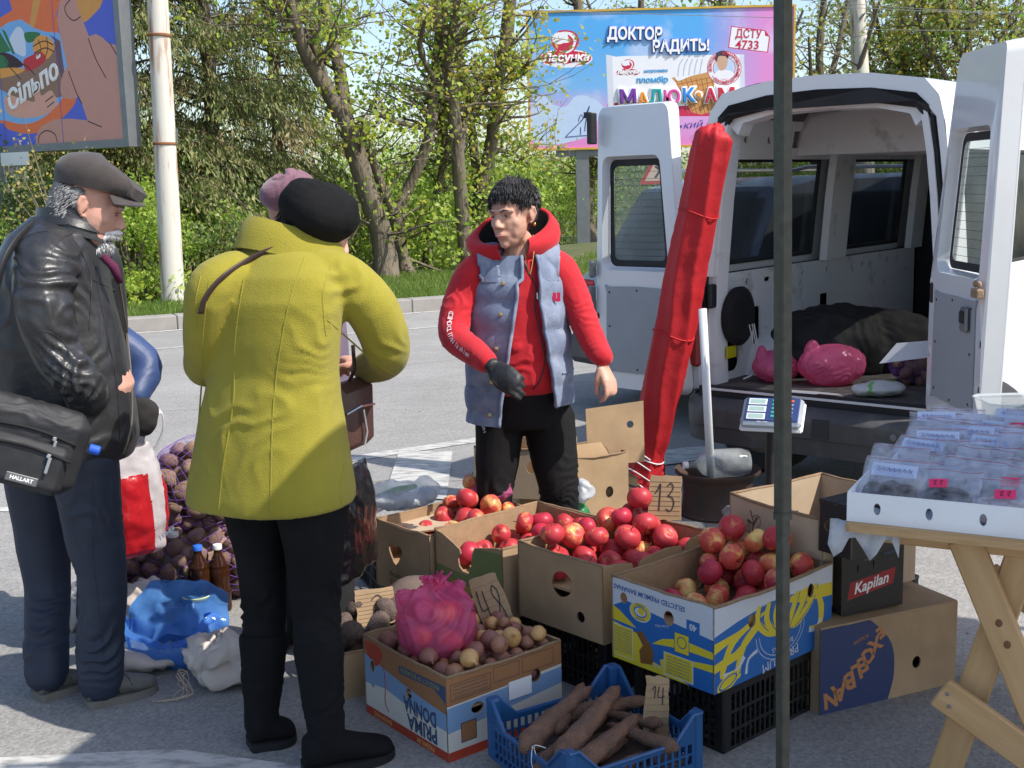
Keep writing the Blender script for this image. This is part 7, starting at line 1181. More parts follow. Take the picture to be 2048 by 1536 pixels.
# ---- box with the price card 13
b3_ = carton('apple_box', 'plain brown carton of crimson apples with the price card 13 behind it', (.262, 3.50), radians(42), .52, .385, .25, .2, [m_card], ([circ(.12, .13, .02), circ(.38, .13, .02)], []), ([sp([(.155, .145), (.175, .185), (.215, .195), (.25, .17), (.24, .13), (.20, .11), (.17, .12)]), circ(.285, .065, .018, 14)], []), cat='apple box', seed=5, floor=.135, notch=('R', [(.42, .248), (.40, .240), (.39, .215), (.375, .212), (.365, .235), (.30, .243), (.20, .235), (.17, .228), (.155, .205), (.14, .205), (.13, .232), (.06, .246)]))
it = pile(b3_.matrix_world, .01, .51, .01, .375, .14, .041, 31, 12, lambda x, y: -.22 * x - .28 * y); relabel(lay('apple', 'apple', APL, it, zone(b3_.matrix_world, .5, .365, 'the box priced 13'), 'apples in the box priced 13', 22, (5, 5, 1.5, .3, 3)), it, b3_.matrix_world.inverted(), .365, 'apple', 'the box priced 13', akind)
q3 = lambda x, y, z: b3_.matrix_world @ V((x, y, z))
paper('price_card', 'torn cardboard price card reading 13 stuck upright behind the crimson apples', standT(D(1328, 1040, 3.98), radians(4), .05, radians(-4)), .118, .150, [D1, d3(.04)], lw=.0042, seed=3)
# ---- box 2 and box 1
m_grn = PC(110, 125, 75); m_och = PC(170, 140, 80)
b2x = carton('apple_box', 'torn brown carton with a faded green print, second from the left in the apple row', (-.045, 3.81), radians(42), .50, .36, .25, .165, [m_card, m_grn, m_och, PC(120, 75, 50)], ([circ(.12, .13, .02), circ(.38, .13, .02)], []), ([circ(.26, .075, .018, 12, .022)], [([(.20, .04), (.36, .06), (.36, .235), (.22, .225), (.20, .18), (.17, .12), (0, .13), (0, .10)], 1), ([(0, .10), (.18, .08), (.36, .11), (.36, .06), (0, .05)], 2), ([(.0, .0), (.36, .0), (.36, .05), (.0, .045)], 3)]), cat='apple box', seed=6, floor=.10, notch=('L', [(.33, .25), (.24, .232), (.215, .226), (.20, .20), (.195, .16), (.18, .128), (.15, .130), (.13, .145), (.125, .17), (.14, .19), (.135, .205), (.10, .222), (.04, .245)]))
text('ЕАС', .028, up_(frame((0, -1, 0), (0, 0, 1), (0, .36, 0)), .30, .115, 0), PC(170, 85, 45), b2x, ex=0)
it = pile(b2x.matrix_world, .01, .49, .01, .35, .108, .041, 24, 13, lambda x, y: -.15 * x); relabel(lay('apple', 'apple', APL, it, zone(b2x.matrix_world, .5, .36, 'the torn carton'), 'apples in the torn carton', 23, (5, 5, 2, 1, 1)), it, b2x.matrix_world.inverted(), .36, 'apple', 'the torn carton', akind)
b1x = carton('apple_box', 'brown carton printed Product of Costa Rica at the left end of the apple row', (-.305, 4.075), radians(42), .50, .33, .25, .14, [m_card], ([circ(.12, .13, .02), circ(.38, .13, .02)], []), ([sp([(.085, .16), (.105, .175), (.125, .165), (.145, .178), (.165, .160), (.155, .135), (.125, .10), (.10, .125)], 2)], []), cat='apple box', seed=7, floor=.092)
text('Product of', .030, up_(frame((0, -1, 0), (0, 0, 1), (0, .33, 0)), .15, .06, 0), m_ink, b1x, ex=0, width=.13); text('Costa Rica', .030, up_(frame((0, -1, 0), (0, 0, 1), (0, .33, 0)), .155, .028, 0), m_ink, b1x, ex=0, width=.14)
it = pile(b1x.matrix_world, .01, .49, .01, .32, .105, .041, 27, 14, lambda x, y: -.4 * x - .1 * y); relabel(lay('apple', 'apple', APL, it, zone(b1x.matrix_world, .5, .33, 'the Costa Rica box'), 'apples in the Costa Rica box', 24, (3, 3, 4, 2.5, 2)), it, b1x.matrix_world.inverted(), .33, 'apple', 'the Costa Rica box', akind)
m_pinkf = film('pink_film', (.95, .24, .50), .46, .16, .6, 10, .5, .2); m_clear = film('clear_film', (.86, .88, .90), .48, .10, .9, 16, .3, .22); m_bluef = film('blue_film', (.20, .48, .88), .46, .12, .8, 9, .5, .22); m_wbag = film('white_film', (.72, .74, .78), .85, .2, .6, 14, .4, .1)
def bagmesh(name, mb, mat, par, T=None, vox=.007, it_=2, am=.010, bs=12, zones=()):
    if T is not None: mb.v = [tuple(T @ V(p)) for p in mb.v]
    co, no, q = fuse(mb, vox, it_); co = folds(co, no, zones, am, bs); return put(link(name, npmesh(name, co, q, mat, None, True)), par)
c = b1x.matrix_world @ V((.44, .12, .30)); r = empty('plastic_bag', 'scrap of pink plastic bag among the apples of the Costa Rica box', 'plastic bag', Matrix.Translation(c)); mb = MB(); mb.ell(c, (.05, .035, .028), 14, 10); mb.ell(c + V((.03, .0, .03)), (.02, .012, .035), 10, 8); bagmesh('film', mb, m_pinkf, r, vox=.005, am=.012, bs=26)
# ---- onion box PRIMA DONNA, print upside down
cream, pbl, porg, pred, pnav = PC(205, 200, 190), PC(120, 150, 185), PC(150, 105, 70), PC(170, 60, 40), PC(60, 75, 105); Lo, Wo, Ho = .42, .445, .25
on_l = [(rect(0, 0, Wo, Ho), 1), ([(0, .10), (.12, .115), (.28, .095), (Wo, .09), (Wo, .17), (.2, .175), (.0, .20)], 2), ([(0, .195), (.2, .165), (.32, .15), (Wo, .14), (Wo, Ho), (0, Ho)], 3), (sp([(.01, .235), (.10, .235), (.105, .20), (.07, .17), (.055, .185), (.03, .19)]), 4), (ribbon([(.115, .19), (.12, .12), (.115, .07), (.135, .045)], .005), 4), ([(.20, .215), (Wo, .225), (Wo, .17), (.38, .20), (.31, .195), (.2, .19)], 5), (rect(0, 0, Wo, .028), 4), (sp([(.04, .13), (.055, .13), (.057, .10), (.038, .10)]), 2)]
on_r = [(rect(0, 0, Lo, Ho), 1), ([(0, .085), (.2, .10), (Lo, .12), (Lo, .17), (0, .16)], 2), ([(0, .165), (.2, .17), (Lo, .18), (Lo, Ho), (0, Ho)], 3), (rect(0, 0, Lo, .028), 4), (rect(.012, .178, .155, .228), 6), (rect(.014, .180, .153, .226), 3), (rect(.165, .190, .26, .236), 6), (rect(.167, .192, .258, .234), 3), (rect(.27, .190, .39, .24), 6), (rect(.272, .192, .388, .238), 3), (rect(.045, .045, .10, .105), 6), (rect(.048, .048, .097, .102), 3)]
ob = carton('onion_box', 'brown and cream fruit box with upside-down PRIMA DONNA print, full of onions', (-.205, 3.16), radians(38), Lo, Wo, Ho, 0., [m_card, cream, pbl, porg, pred, pnav, PC(70, 60, 60)], ([circ(.105, .135, .022, 14, .017), circ(.32, .17, .020, 14, .02)], on_r), ([circ(.05, .165, .012, 12, .018), circ(.25, .142, .015, 12, .016)], on_l), cat='onion box', seed=8, floor=.14)
WL = frame((0, -1, 0), (0, 0, 1), (0, Wo, 0)); text('PRIMA', .062, up_(WL, .315, .058), pnav, ob, bold=.0022, width=.155, ex=0); text('DONNA', .062, up_(WL, .305, .108), pnav, ob, bold=.0022, width=.17, ex=0); text('PREMIUM', .022, up_(WL, .33, .014), PC(210, 150, 90), ob, ex=0, bold=.0006); text('BANANAS', .022, up_(WL, .10, .014), PC(210, 150, 90), ob, ex=0, bold=.0006); text('PRODUCT OF ECUADOR', .019, up_(WL, .31, .208, pi + .03), PC(170, 160, 70), ob, ex=0, width=.2)
for y in range(4): text('Bananera Exportadora Guayaquil Ecuador', .0075, up_(frame((1, 0, 0), (0, 0, 1), (0, 0, 0)), .082, .219 - y * .011, pi), pnav, ob, ex=0, width=.12)
mb = MB(); mb.box((.26, .0, .15), (.085, .001, .055)); T_ = TR(0, -.0015, 0, 0, 0, -.2); mk('white_sticker', mb, m_white, ob, Matrix.Translation((0, -.002, 0)))
it = pile(ob.matrix_world, .01, Lo - .01, .01, Wo - .01, .145, .025, 125, 15, lambda x, y: -.10 * x, jit=.34)
invo = ob.matrix_world.inverted()
def onlab(i, p, me): q = invo @ p; return ('peeled pale onion ' if me.materials[0].name == 'onion_peeled' else 'brown-skinned onion ') + ['in the left third', 'in the middle', 'in the right third'][min(2, int(q.x / Lo * 3))] + [' at the front', ' at the back'][q.y > Wo / 2] + ' of the PRIMA DONNA box'
relabel(lay('onion', 'onion', ONI, it, onlab, 'onions in the PRIMA DONNA box', 25, (5, 5, 5, .7, 4)), it, invo, Wo, 'onion', 'the PRIMA DONNA box', lambda o: {'onion_peeled': 'peeled pale', 'onion_skin_golden': 'golden'}.get(o.data.materials[0].name, 'brown'))
paper('price_card', 'cardboard price card reading 48 leaning in the corner of the onion box', standT(ob.matrix_world @ V((.37, .20, .20)), radians(-2), .25, radians(20)), .10, .215, d4(-.34) + [d8(.08)], lw=.0035, seed=5)
# pink bag with apples on the onions
pc = ob.matrix_world @ V((.12, .22, .33)); r = empty('plastic_bag', 'knotted pink plastic bag of apples resting on the onions', 'plastic bag', Matrix.Translation(pc)); mb = MB(); rs = []
for z, k in ((-.10, .05), (-.095, .085), (-.06, .115), (0, .122), (.05, .112), (.085, .075), (.10, .035), (.112, .018), (.125, .03), (.135, .038)): rs.append([(pc.x + k * cos(t) * (1 + .08 * sin(3 * t)), pc.y + k * .85 * sin(t), pc.z + z + .012 * sin(2 * t) * (z > .07)) for t in [2 * pi * i / 30 for i in range(30)]])
mb.rings(rs); mb.ell(pc + V((-.085, -.02, .07)), (.035, .02, .035), 10, 8); mb.ell(pc + V((.07, 0, .09)), (.03, .02, .03), 10, 8); co, no, q = fuse(mb, .0055, 2); rel = co - np.array(pc); an = np.arctan2(rel[:, 1], rel[:, 0]); phn = np.array([noise.noise(V(c_) * 9) for c_ in rel.tolist()]); wz = np.clip((rel[:, 2] + .09) / .18, .15, 1) ** 1.5; co = co + no * (.010 * wz * (1 - 2 * np.abs(np.sin(an * 5.5 + phn * 6))) )[:, None]; co = folds(co, no, [], .005, 11); put(link('film', npmesh('film', co, q, m_pinkf, None, True)), r)
mb = MB(); mb.tube([pc + V((.0, -.02, .10)), pc + V((.03, -.02, .13)), pc + V((.055, -.02, .155))], [.008, .006, .003], 6, sub=4, sq=.3); put(mk('tied_handle', mb, m_pinkf, None, smooth=True), r)
aps = [(pc + V(v), .037) for v in ((-.04, -.045, -.03), (.045, -.05, -.045), (.0, .03, -.05), (-.05, .04, .02), (.05, .035, .01), (.03, -.035, .038), (-.035, -.02, .045))]
lay('apple', 'apple', APL, aps, lambda i, p, me: ['red apple low on the left in the pink bag', 'orange-cheeked apple low in front in the pink bag', 'apple at the bottom back of the pink bag', 'apple on the back left in the pink bag', 'apple on the back right in the pink bag', 'red apple showing through the top of the pink bag', 'apple high on the left in the pink bag'][i], 'apples in the knotted pink bag', 26, (4, 3, 4, 2, 1))
# ---- beet box
bt_ = carton('root_box', 'worn carton of muddy beetroots between the dark boots and the onion box', (-.56, 3.60), radians(30), .42, .30, .15, 0., [m_card], ([circ(.12, .13, .02), circ(.3, .13, .02)], []), ([circ(.12, .13, .02)], []), seed=9, floor=.05, cat='vegetable box')
it = pile(bt_.matrix_world, .01, .41, .01, .29, .055, .040, 22, 16, jit=.25); relabel(lay('beetroot', 'beetroot', BEE, it, lambda i, p, me: 'x', 'muddy beetroots in the worn carton', 27, None, .85), it, bt_.matrix_world.inverted(), .34, 'beetroot', 'the worn carton', lambda o: 'muddy')
paper('price_card', 'cardboard price card with a scrawled 2 on the beetroots', standT(bt_.matrix_world @ V((.20, .16, .16)), radians(5), .5, radians(6)), .14, .12, [[(-.1, .7), (.05, .82), (.15, .66), (-.02, .42), (-.1, .3), (.06, .34), (.2, .3)]], lw=.004, seed=7)
mb = MB(); p0 = bt_.matrix_world @ V((.36, .20, .19)); mb.tube([p0 + V((-.10, -.06, -.02)), p0 + V((-.03, 0, .03)), p0 + V((.06, .05, .04))], [.05, .062, .04], 14, sub=5, rnd_end=True); tag(mk('stone', mb, m_beet, None, smooth=True), 'grey long muddy root lying at the right end of the beetroot carton', 'beetroot')
# ---- blue crate of carrots
cF = (.115, 2.79); cy_ = radians(31); bc = crate('plastic_crate', 'blue plastic crate of muddy carrots at the bottom of the picture', cF, cy_, .43, .40, .17, .03, m_blc, None, cut=True); CM = bc.matrix_world; R = random.Random(31); k = 0
cl2 = ['muddy carrot at the left end under the longest one, blue crate', 'lower right carrot beside the price card in the blue crate', 'upright-lying short carrot left of the price card, blue crate', 'back carrot along the rear wall of the blue crate', 'carrot nearest the left corner of the blue crate', 'carrot buried in the middle of the blue crate', 'carrot at the right wall of the blue crate', 'lowest carrot at the front wall of the blue crate', 'carrot in the back right corner of the blue crate']
cl = ['longest muddy carrot lying across the top of the blue crate', 'muddy carrot rising to the back rim of the blue crate', 'muddy carrot in front, pointing at the front corner of the blue crate', 'short muddy carrot near the price card in the blue crate', 'muddy carrot under the longest one in the blue crate']
spec = [((.20, .19, .145), 28, .046, 0), ((.15, .27, .140), 24, .044, 1), ((.21, .11, .120), 26, .040, 2), ((.335, .20, .115), 118, .024, 3), ((.28, .28, .120), -20, .040, 1), ((.15, .20, .095), 22, .040, 2), ((.29, .16, .090), 15, .036, 0), ((.30, .10, .110), 105, .030, 3), ((.22, .32, .13), 40, .034, 2), ((.12, .10, .075), 35, .036, 1), ((.26, .22, .06), 20, .038, 2), ((.36, .12, .08), 60, .028, 3), ((.18, .06, .06), 10, .036, 0), ((.33, .30, .08), 10, .036, 1)]
for i, ((x, y, z), a, rr, mi) in enumerate(spec):
    o = bpy.data.objects.new('carrot', CAR[mi]); COL.objects.link(o); o.matrix_world = CM @ Matrix.LocRotScale(V((x, y, z - .01)), (Quaternion((0, 0, 1), radians(a - 0)) @ Quaternion((0, 1, 0), radians(R.uniform(-7, 7)))), V((rr * .92, rr * .80, rr * .80)))
    tag(o, cl[i] if i < 5 else cl2[i - 5], 'carrot', 'carrots in the blue crate')
mb = MB(); mb.box((.21, .19, .025), (.38, .33, .02)); o = mk('sacking', mb, m_beet, bc)
paper('price_card', 'cardboard price card reading 14 standing in the blue carrot crate', standT(CM @ V((.375, .13, .06)), radians(4), .02, radians(-3)), .072, .175, [[(-.22, .80), (-.10, .86), (-.12, .66)], [(.05, .86), (.02, .68), (.28, .70)], [(.2, .84), (.2, .55)]], lw=.0028, seed=9)
mb = MB(); p0 = CM @ V((.0, .16, .12)); mb.tube([p0 + V((-.004, 0, .01)), p0 + V((-.008, -.01, -.03)), p0 + V((0, -.012, -.05)), p0 + V((.01, -.01, -.03)), p0 + V((.0, -.005, .012)), p0 + V((.03, -.01, .008))], .0012, 5, sub=5); tag(mk('string', mb, m_white), 'white string looped over the left rim of the blue crate', 'string')

# ---- stack on the right: EXCELBAN carton, two black boxes, the empty carton 13 50
navy = PC(45, 58, 98); orn = PC(175, 120, 75); ex = carton('cardboard_box', 'large closed brown carton with a navy oval and upside-down banana lettering, beside the table legs', (.90, 3.40), radians(23.5), .53, .38, .27, 0., [m_card, navy, orn], ([circ(.37, .10, .017, 12, .02)], [(sp([(-.10, -.10), (.20, -.05), (.27, .03), (.28, .14), (.24, .22), (.12, .30), (-.1, .3)], 4), 1)]), (), lid=True, seed=10)
WF = frame((1, 0, 0), (0, 0, 1), (0, 0, 0))
for i, (ch, x, y, a, s_) in enumerate(zip('EXCELBAN', (.225, .205, .180, .160, .138, .110, .072, .040), (.225, .190, .160, .135, .115, .092, .062, .045), (-.85, -.8, -.75, -.6, -.5, -.42, -.3, -.2), (.05, .06, .066, .07, .074, .078, .078, .07))): text(ch, s_, up_(WF, x, y, pi - a * .6), orn, ex, bold=.003, ex=0)
text('КОШИК', .016, up_(WF, .15, .215, pi + .3), orn, ex, ex=0)
kp = carton('fruit_box', 'black printed carton with a red Kapilan label, on the large brown carton', (.985, 3.485), radians(23.5), .235, .30, .20, .28, [m_blkcard, PC(150, 30, 40), PC(90, 90, 90)], ([sp([(.055, .155), (.065, .145), (.058, .125)]), sp([(.115, .16), (.125, .15), (.118, .13)])], [([(.02, .045), (.195, .075), (.205, .125), (.03, .10)], 1), (rrect(.07, .183, .13, .196, .004), 2)]), (), lid=True, seed=11, cat='black box')
text('Kapilan', .048, up_(WF, .108, .086, .15, .001), m_white, kp, bold=.001, shear=.35, width=.135, ex=0); text('РЕКЛАМА', .011, up_(WF, .185, .175, .1), PC(60, 110, 150), kp, ex=0); text('•-----', .010, up_(WF, .185, .155, .1), PC(60, 110, 150), kp, ex=0); text('KAPILAN', .010, up_(WF, .10, .165, 0), PC(120, 120, 120), kp, ex=0)
k2 = carton('fruit_box', 'plain black carton on top, below the corner of the white tray', (.985, 3.39), th0, .20, .13, .155, .487, [m_blkcard, PC(40, 40, 42)], ([sp([(.09, .09), (.10, .075), (.11, .09), (.10, .102)])], [(ribbon([(.07, .06), (.10, .04), (.13, .06)], .004), 1)]), (), lid=True, seed=12, cat='black box')
e13 = carton('cardboard_box', 'open pale carton with 13 50 written on it, standing behind the banana box', (.93, 3.50), th0, .44, .40, .28, .30, [m_cardp], ([], []), ([circ(.31, .02, .006)], []), seed=13, inner=m_cardp, floor=.02)
mb = MB(); WLc = frame((0, -1, 0), (0, 0, 1), (0, .37, 0)); 
for s_ in (([(.045, .17), (.06, .21), (.062, .14), (.06, .11)]), ([(.075, .225), (.10, .235), (.11, .21), (.09, .185), (.112, .165), (.105, .125), (.07, .11), (.05, .14)]), ([(.19, .215), (.165, .21), (.162, .18), (.185, .175), (.185, .145), (.16, .135)]), ([(.205, .20), (.20, .16), (.215, .14), (.23, .165), (.222, .2), (.205, .2)])): stroke(mb, s_, .0022, z=.001)
mk('handwriting', mb, m_pen, e13, WLc); mb = MB(); mb.box((.15, -.0005, .02), (.12, .001, .03)); 
mb = MB(); q = bb.matrix_world @ V((.475, .24, .30)); mb.tube([q, q + V((.004, 0, .05)), q + V((-.006, 0, .085))], .002, 5); mb.tube([q + V((.002, 0, .03)), q + V((.015, 0, .06)), q + V((.022, 0, .062))], [.002, .004, .001], 5); mb.tube([q + V((.002, 0, .04)), q + V((-.014, 0, .055))], [.002, .004], 5); tag(mk('twig', mb, m_stem), 'small dark twig sticking up from the apples by the pale carton', 'twig')

# ---- cartons behind the seller
cb = [('cardboard_box', 'brown carton on its side behind the seller, circle print and round hole', (.02, 5.05), radians(8), .42, .30, .28, 0.), ('cardboard_box', 'pale flattened carton leaning behind the black trousers of the seller', (-.17, 5.0), radians(-14), .40, .25, .22, .285), ('cardboard_box', 'open carton with a raised flap between the seller and the red roll', (.27, 5.0), radians(28), .26, .28, .44, 0.), ('cardboard_box', 'carton with a swirled print at the foot of the red roll', (.36, 5.40), radians(12), .22, .28, .24, 0.)]
for i, (nm, lab, F_, y_, l_, w_, h_, z_) in enumerate(cb):
    fr = ([circ(l_ * .62, h_ * .62, .02, 12, .026)], [(circ(l_ * .45, h_ * .1, .12, 24), 1), (circ(l_ * .45, h_ * .1, .112, 24), 0), (circ(l_ * .45, h_ * .1, .09, 24), 1), (circ(l_ * .45, h_ * .1, .084, 24), 0)] if i in (0,) else [(ribbon([(.02, .02 + .05 * k), (.12, .10 + .04 * k), (.22, .04 + .05 * k)], .012), 1) for k in range(5)] if i == 3 else [])
    c_ = carton(nm, lab, F_, y_, l_, w_, h_, z_, [m_card if i != 1 else m_cardp, PC(75, 65, 70)], fr, ([circ(w_ / 2, h_ * .6, .018)], []), seed=30 + i, lid=(i == 0), rim=.008)
    if i == 0: text('VITAL BAN', .04, up_(WF, .20, .19, 0), m_ink, c_, ex=0)
T_ = standT(D(1176, 932, 5.12), radians(12), .1); fl = tag(mk('carton_flap', plate([(0, 0), (.26, 0), (.265, .27), (0, .25)], [circ(.20, .17, .016), [(.05, .0 + .01), (.085, .08), (.11, .02)]], (), .006, edge=1), [m_card, m_cardd], None, T_), 'upright torn brown carton flap left of the red roll', 'cardboard')
T_ = standT(D(1128, 968, 5.0), radians(30), .25); tag(mk('carton_flap', plate([(0, 0), (.30, 0), (.28, .15), (.03, .16)], [[(.05, .05), (.10, .10), (.09, .04)]], (), .006, edge=1), [m_card, m_cardd], None, T_), 'folded brown carton flap at the left knee of the seller', 'cardboard')
def floppy(name, label, pts, r, mat, T=None, am=.012, bs=12, cat='plastic bag', vox=.007, parts=(), it_=2):
    rt_ = empty(name, label, cat, Matrix.Translation(V(pts[0][:3]))); mb = MB()
    for p in pts: mb.ell(p[:3], p[3:6] if len(p) > 5 else (r, r, r), 16, 10)
    o = bagmesh('film', mb, mat, rt_, vox=vox, am=am, bs=bs, it_=it_); return rt_
floppy('plastic_bag', 'white and green bag beside the left leg of the seller', [(*D(1130, 1030, 4.85), .11, .07, .07), (*D(1160, 985, 4.88), .05, .04, .05)], .1, [film('bag_green', (.05, .30, .12), .85, .3, .5, 20, .3, .1)], am=.015)
floppy('plastic_bag', 'crumpled white bag top above the green bag beside the seller', [(*D(1165, 980, 4.80), .055, .04, .045), (*D(1120, 1000, 4.80), .05, .04, .03)], .1, [m_wbag], am=.02, bs=20)
mb = MB(); mb.tube([D(935, 1030, 4.60), D(940, 985, 4.60), D(955, 962, 4.62), D(968, 960, 4.64)], [.016, .018, .014, .010], 8, sub=6, sq=.35); tag(mk('strap', mb, m_cardp, None, smooth=True), 'pale curved cardboard strip beside the right shin of the seller', 'cardboard')
floppy('plastic_bag', 'clear plastic bag with a green vegetable on the crate behind the apple row', [(*D(800, 992, 4.66), .13, .10, .055), (*D(850, 985, 4.68), .06, .07, .05), (*D(755, 1000, 4.64), .05, .07, .04)], .1, m_clear, am=.022, bs=10)
mb = MB(); mb.tube([D(752, 1000, 4.62), D(790, 985, 4.64), D(830, 972, 4.68)], [.016, .022, .010], 10, sub=6, rnd_end=True); tag(mk('cucumber', mb, M('cucumber_green', (.10, .34, .04), .4), None, smooth=True), 'long green vegetable showing through the clear bag', 'vegetable')
floppy('plastic_bag', 'white plastic wrap round pale leeks next to the green vegetable', [(*D(800, 1003, 4.60), .12, .05, .035), (*D(855, 990, 4.62), .04, .05, .03)], .1, m_wbag, am=.014, bs=16)
T_ = Matrix.Translation(D(905, 1040, 4.42)) @ Matrix.Rotation(radians(24), 4, 'Z') @ Matrix.Rotation(.03, 4, 'X'); tag(mk('cardboard_sheet', plate([(-.22, -.07), (.18, -.09), (.22, .10), (.0, .12), (-.2, .09)], (), (), .006, edge=1), [m_cardp, m_cardd], None, T_), 'flat pale cardboard sheet behind the Costa Rica box', 'cardboard')
# ---- wheel rim base, bottle, pole, scale
rm = V((.985, 5.66, 0)); r = empty('wheel_rim', 'rusty brown steel wheel rim used as a parasol foot', 'wheel rim', Matrix.Translation(rm)); m_rr = M('rim_rust', (.085, .045, .032), .75, col2=(.045, .035, .032), scale=12, bump=.5, bscale=60)
mb = MB(); mb.lathe([(.185, 0), (.188, .012), (.168, .03), (.165, .11), (.168, .17), (.175, .185), (.205, .205), (.208, .222), (.198, .222), (.178, .20), (.160, .185), (.155, .12), (.15, .05), (.05, .05)], 44, cap=(0, 1)); mk('rim_shell', mb, m_rr, r, smooth=.9)
mb = MB(); p0 = D(1425, 935, 5.62); mb.tube([p0 - V((.0, 0, .18)), D(1405, 618, 5.55)], .020, 16); pl = tag(mk('umbrella_pole', mb, m_conc if False else M('white_chipped_paint', (.66, .68, .70), .45, col2=(.20, .15, .12), scale=16, thr=(.68, .72)), None, smooth=True), 'chipped white steel tube leaning in the wheel rim', 'pole')
mb = MB(); mb.lathe([(.001, -.16), (.016, -.155), (.018, -.125), (.02, -.12), (.06, -.08), (.07, -.04), (.07, .10), (.06, .14), (.001, .15)], 24, T=Matrix.Translation(rm + V((.005, -.03, .255))) @ Matrix.Rotation(radians(8), 4, 'Z') @ Matrix.Rotation(pi / 2, 4, 'Y')); m_pet = film('pet_clear', (.72, .76, .78), .25, .05, .3, 9, .1, .14); pb_ = tag(mk('bottle', mb, m_pet, None, smooth=.9), 'empty clear plastic bottle lying in the wheel rim', 'bottle')
mb = MB(); mb.lathe([(.018, 0), (.018, .022)], 16, T=Matrix.Translation(rm + V((-.152, -.05, .255))) @ Matrix.Rotation(radians(8), 4, 'Z') @ Matrix.Rotation(-pi / 2, 4, 'Y'));put(mk('cap', mb, m_white, None), pb_)
sc_ = D(1545, 826, 4.55); ST_ = Matrix.Translation(sc_) @ Matrix.Rotation(radians(-20), 4, 'Z') @ Matrix.Rotation(radians(34), 4, 'X'); r = empty('market_scale', 'electronic price scale with three grey displays on a dark column', 'scale', ST_)
mb = MB(); mb.bbox((0, 0, 0), (.23, .15, .035), .012); mk('display_head', mb, M('silver_plastic', (.42, .45, .50), .3, .4), r, smooth=.6); mb = MB(); mb.bbox((0, 0, .018), (.205, .128, .006), .003); mk('keypad', mb, PC(40, 60, 110), r); mb = MB(); mb.bbox((0, 0, -.022), (.24, .16, .02), .008); mk('rear_shell', mb, m_white, r)
for k in range(3): mb = MB(); mb.bbox((-.058, .038 - .040 * k, .0225), (.062, .026, .004), .002); dd = mk('display', mb, PC(150, 175, 170), r); mb = MB(); mb.bbox((-.058, .038 - .040 * k, .0222), (.070, .033, .003), .002); mk('display_bezel', mb, m_white, r)
for i in range(4):
    for j in range(5): mb = MB(); mb.bbox((.005 + i * .022, .045 - j * .021, .0225), (.016, .013, .003), .001); mk('key', mb, PC(60, 150, 140) if i < 3 else PC(200, 90, 60) if j == 0 else PC(120, 130, 160), r)
mb = MB(); text('НОТЕК', .012, Matrix.Translation((-.03, -.066, .0185)), m_white, r, ex=0); base = V((sc_.x + .0, sc_.y + .03, 0)); mb.tube([base, V((base.x, base.y, sc_.z - .03))], .021, 12); o = put(mk('column', mb, m_black, None, smooth=.8), r); mb = MB(); mb.bbox((base.x, base.y - .02, .28), (.34, .30, .05), .02); mb2 = MB(); mb2.bbox((base.x, base.y - .02, .12), (.30, .26, .24), .02); put(mk('platform', mb, m_steel, None), r); put(mk('base_box', mb2, m_crt, None), r)
# ---- rolled red parasol
m_redc = M('red_canvas', (.46, .016, .022), .62, var=.12, scale=5, spec=.4, bump=.5, bscale=14, bdist=.01); a0, a1 = V((.64, 5.86, .10)), D(1428, 275, 5.60); mid = a0.lerp(a1, .5); r = empty('parasol', 'tall rolled red market parasol leaning between the van door and the jamb', 'parasol', Matrix.Translation(V((a0.x, a0.y, 0)))); mb = MB()
mb.tube([V((.61, 5.84, .02)), a0, a0.lerp(a1, .10), a0.lerp(a1, .2), mid, a0.lerp(a1, .9), a1, a1 + V((.01, 0, .03))], [.13, .115, .080, .092, .098, .090, .088, .04], 26, sub=6, rnd_end=True); co, no, q = fuse(mb, .010, 2); zz = [(tuple(a0), (.2, .2, .18), (1, .2, 0), .045, .02), (tuple(a1), .1, (1, .3, 0), .05, .02)]; pa = np.array(unit(a1 - a0)); pu = np.array(unit(V(pa).cross(V((0, 1, 0))))); pw = np.cross(pa, pu); rel = co - np.array(a0); hgt = rel @ pa; ang = np.arctan2(rel @ pw, rel @ pu); phn = np.array([noise.noise(V((0, 0, h * 2.2))) for h in hgt.tolist()]); co = co + no * (.007 * (1 - 2 * np.abs(np.sin(ang * 3.5 + hgt * 2.4 + phn * 3))))[:, None]; co = folds(co, no, zz, .004, 7)
put(link('rolled_canvas', npmesh('rolled_canvas', co, q, m_redc, None, True)), r)
for t, rr in ((.09, .085), (.46, .101), (.80, .095)): c_ = a0.lerp(a1, t); mb = MB(); ax = unit(a1 - a0); u = unit(ax.cross(V((0, 1, 0)))); w = ax.cross(u); mb.tube([c_ + u * rr * cos(s_) + w * rr * sin(s_) + ax * .01 * sin(2 * s_) for s_ in [2 * pi * i / 24 for i in range(25)]], .004, 5); put(mk('cord', mb, m_redc if t > .1 else m_white, None, smooth=True), r)
for k in range(4): c_ = V((.60, 5.77, .30 - .055 * k)); mb = MB(); mb.tube([c_ + V((-.05, .02, .02)), c_ + V((.0, -.02, .0)), c_ + V((.07, -.02, -.05))], .004, 5, sub=5, sq=.5); put(mk('white_edging', mb, m_white, None, smooth=True), r)

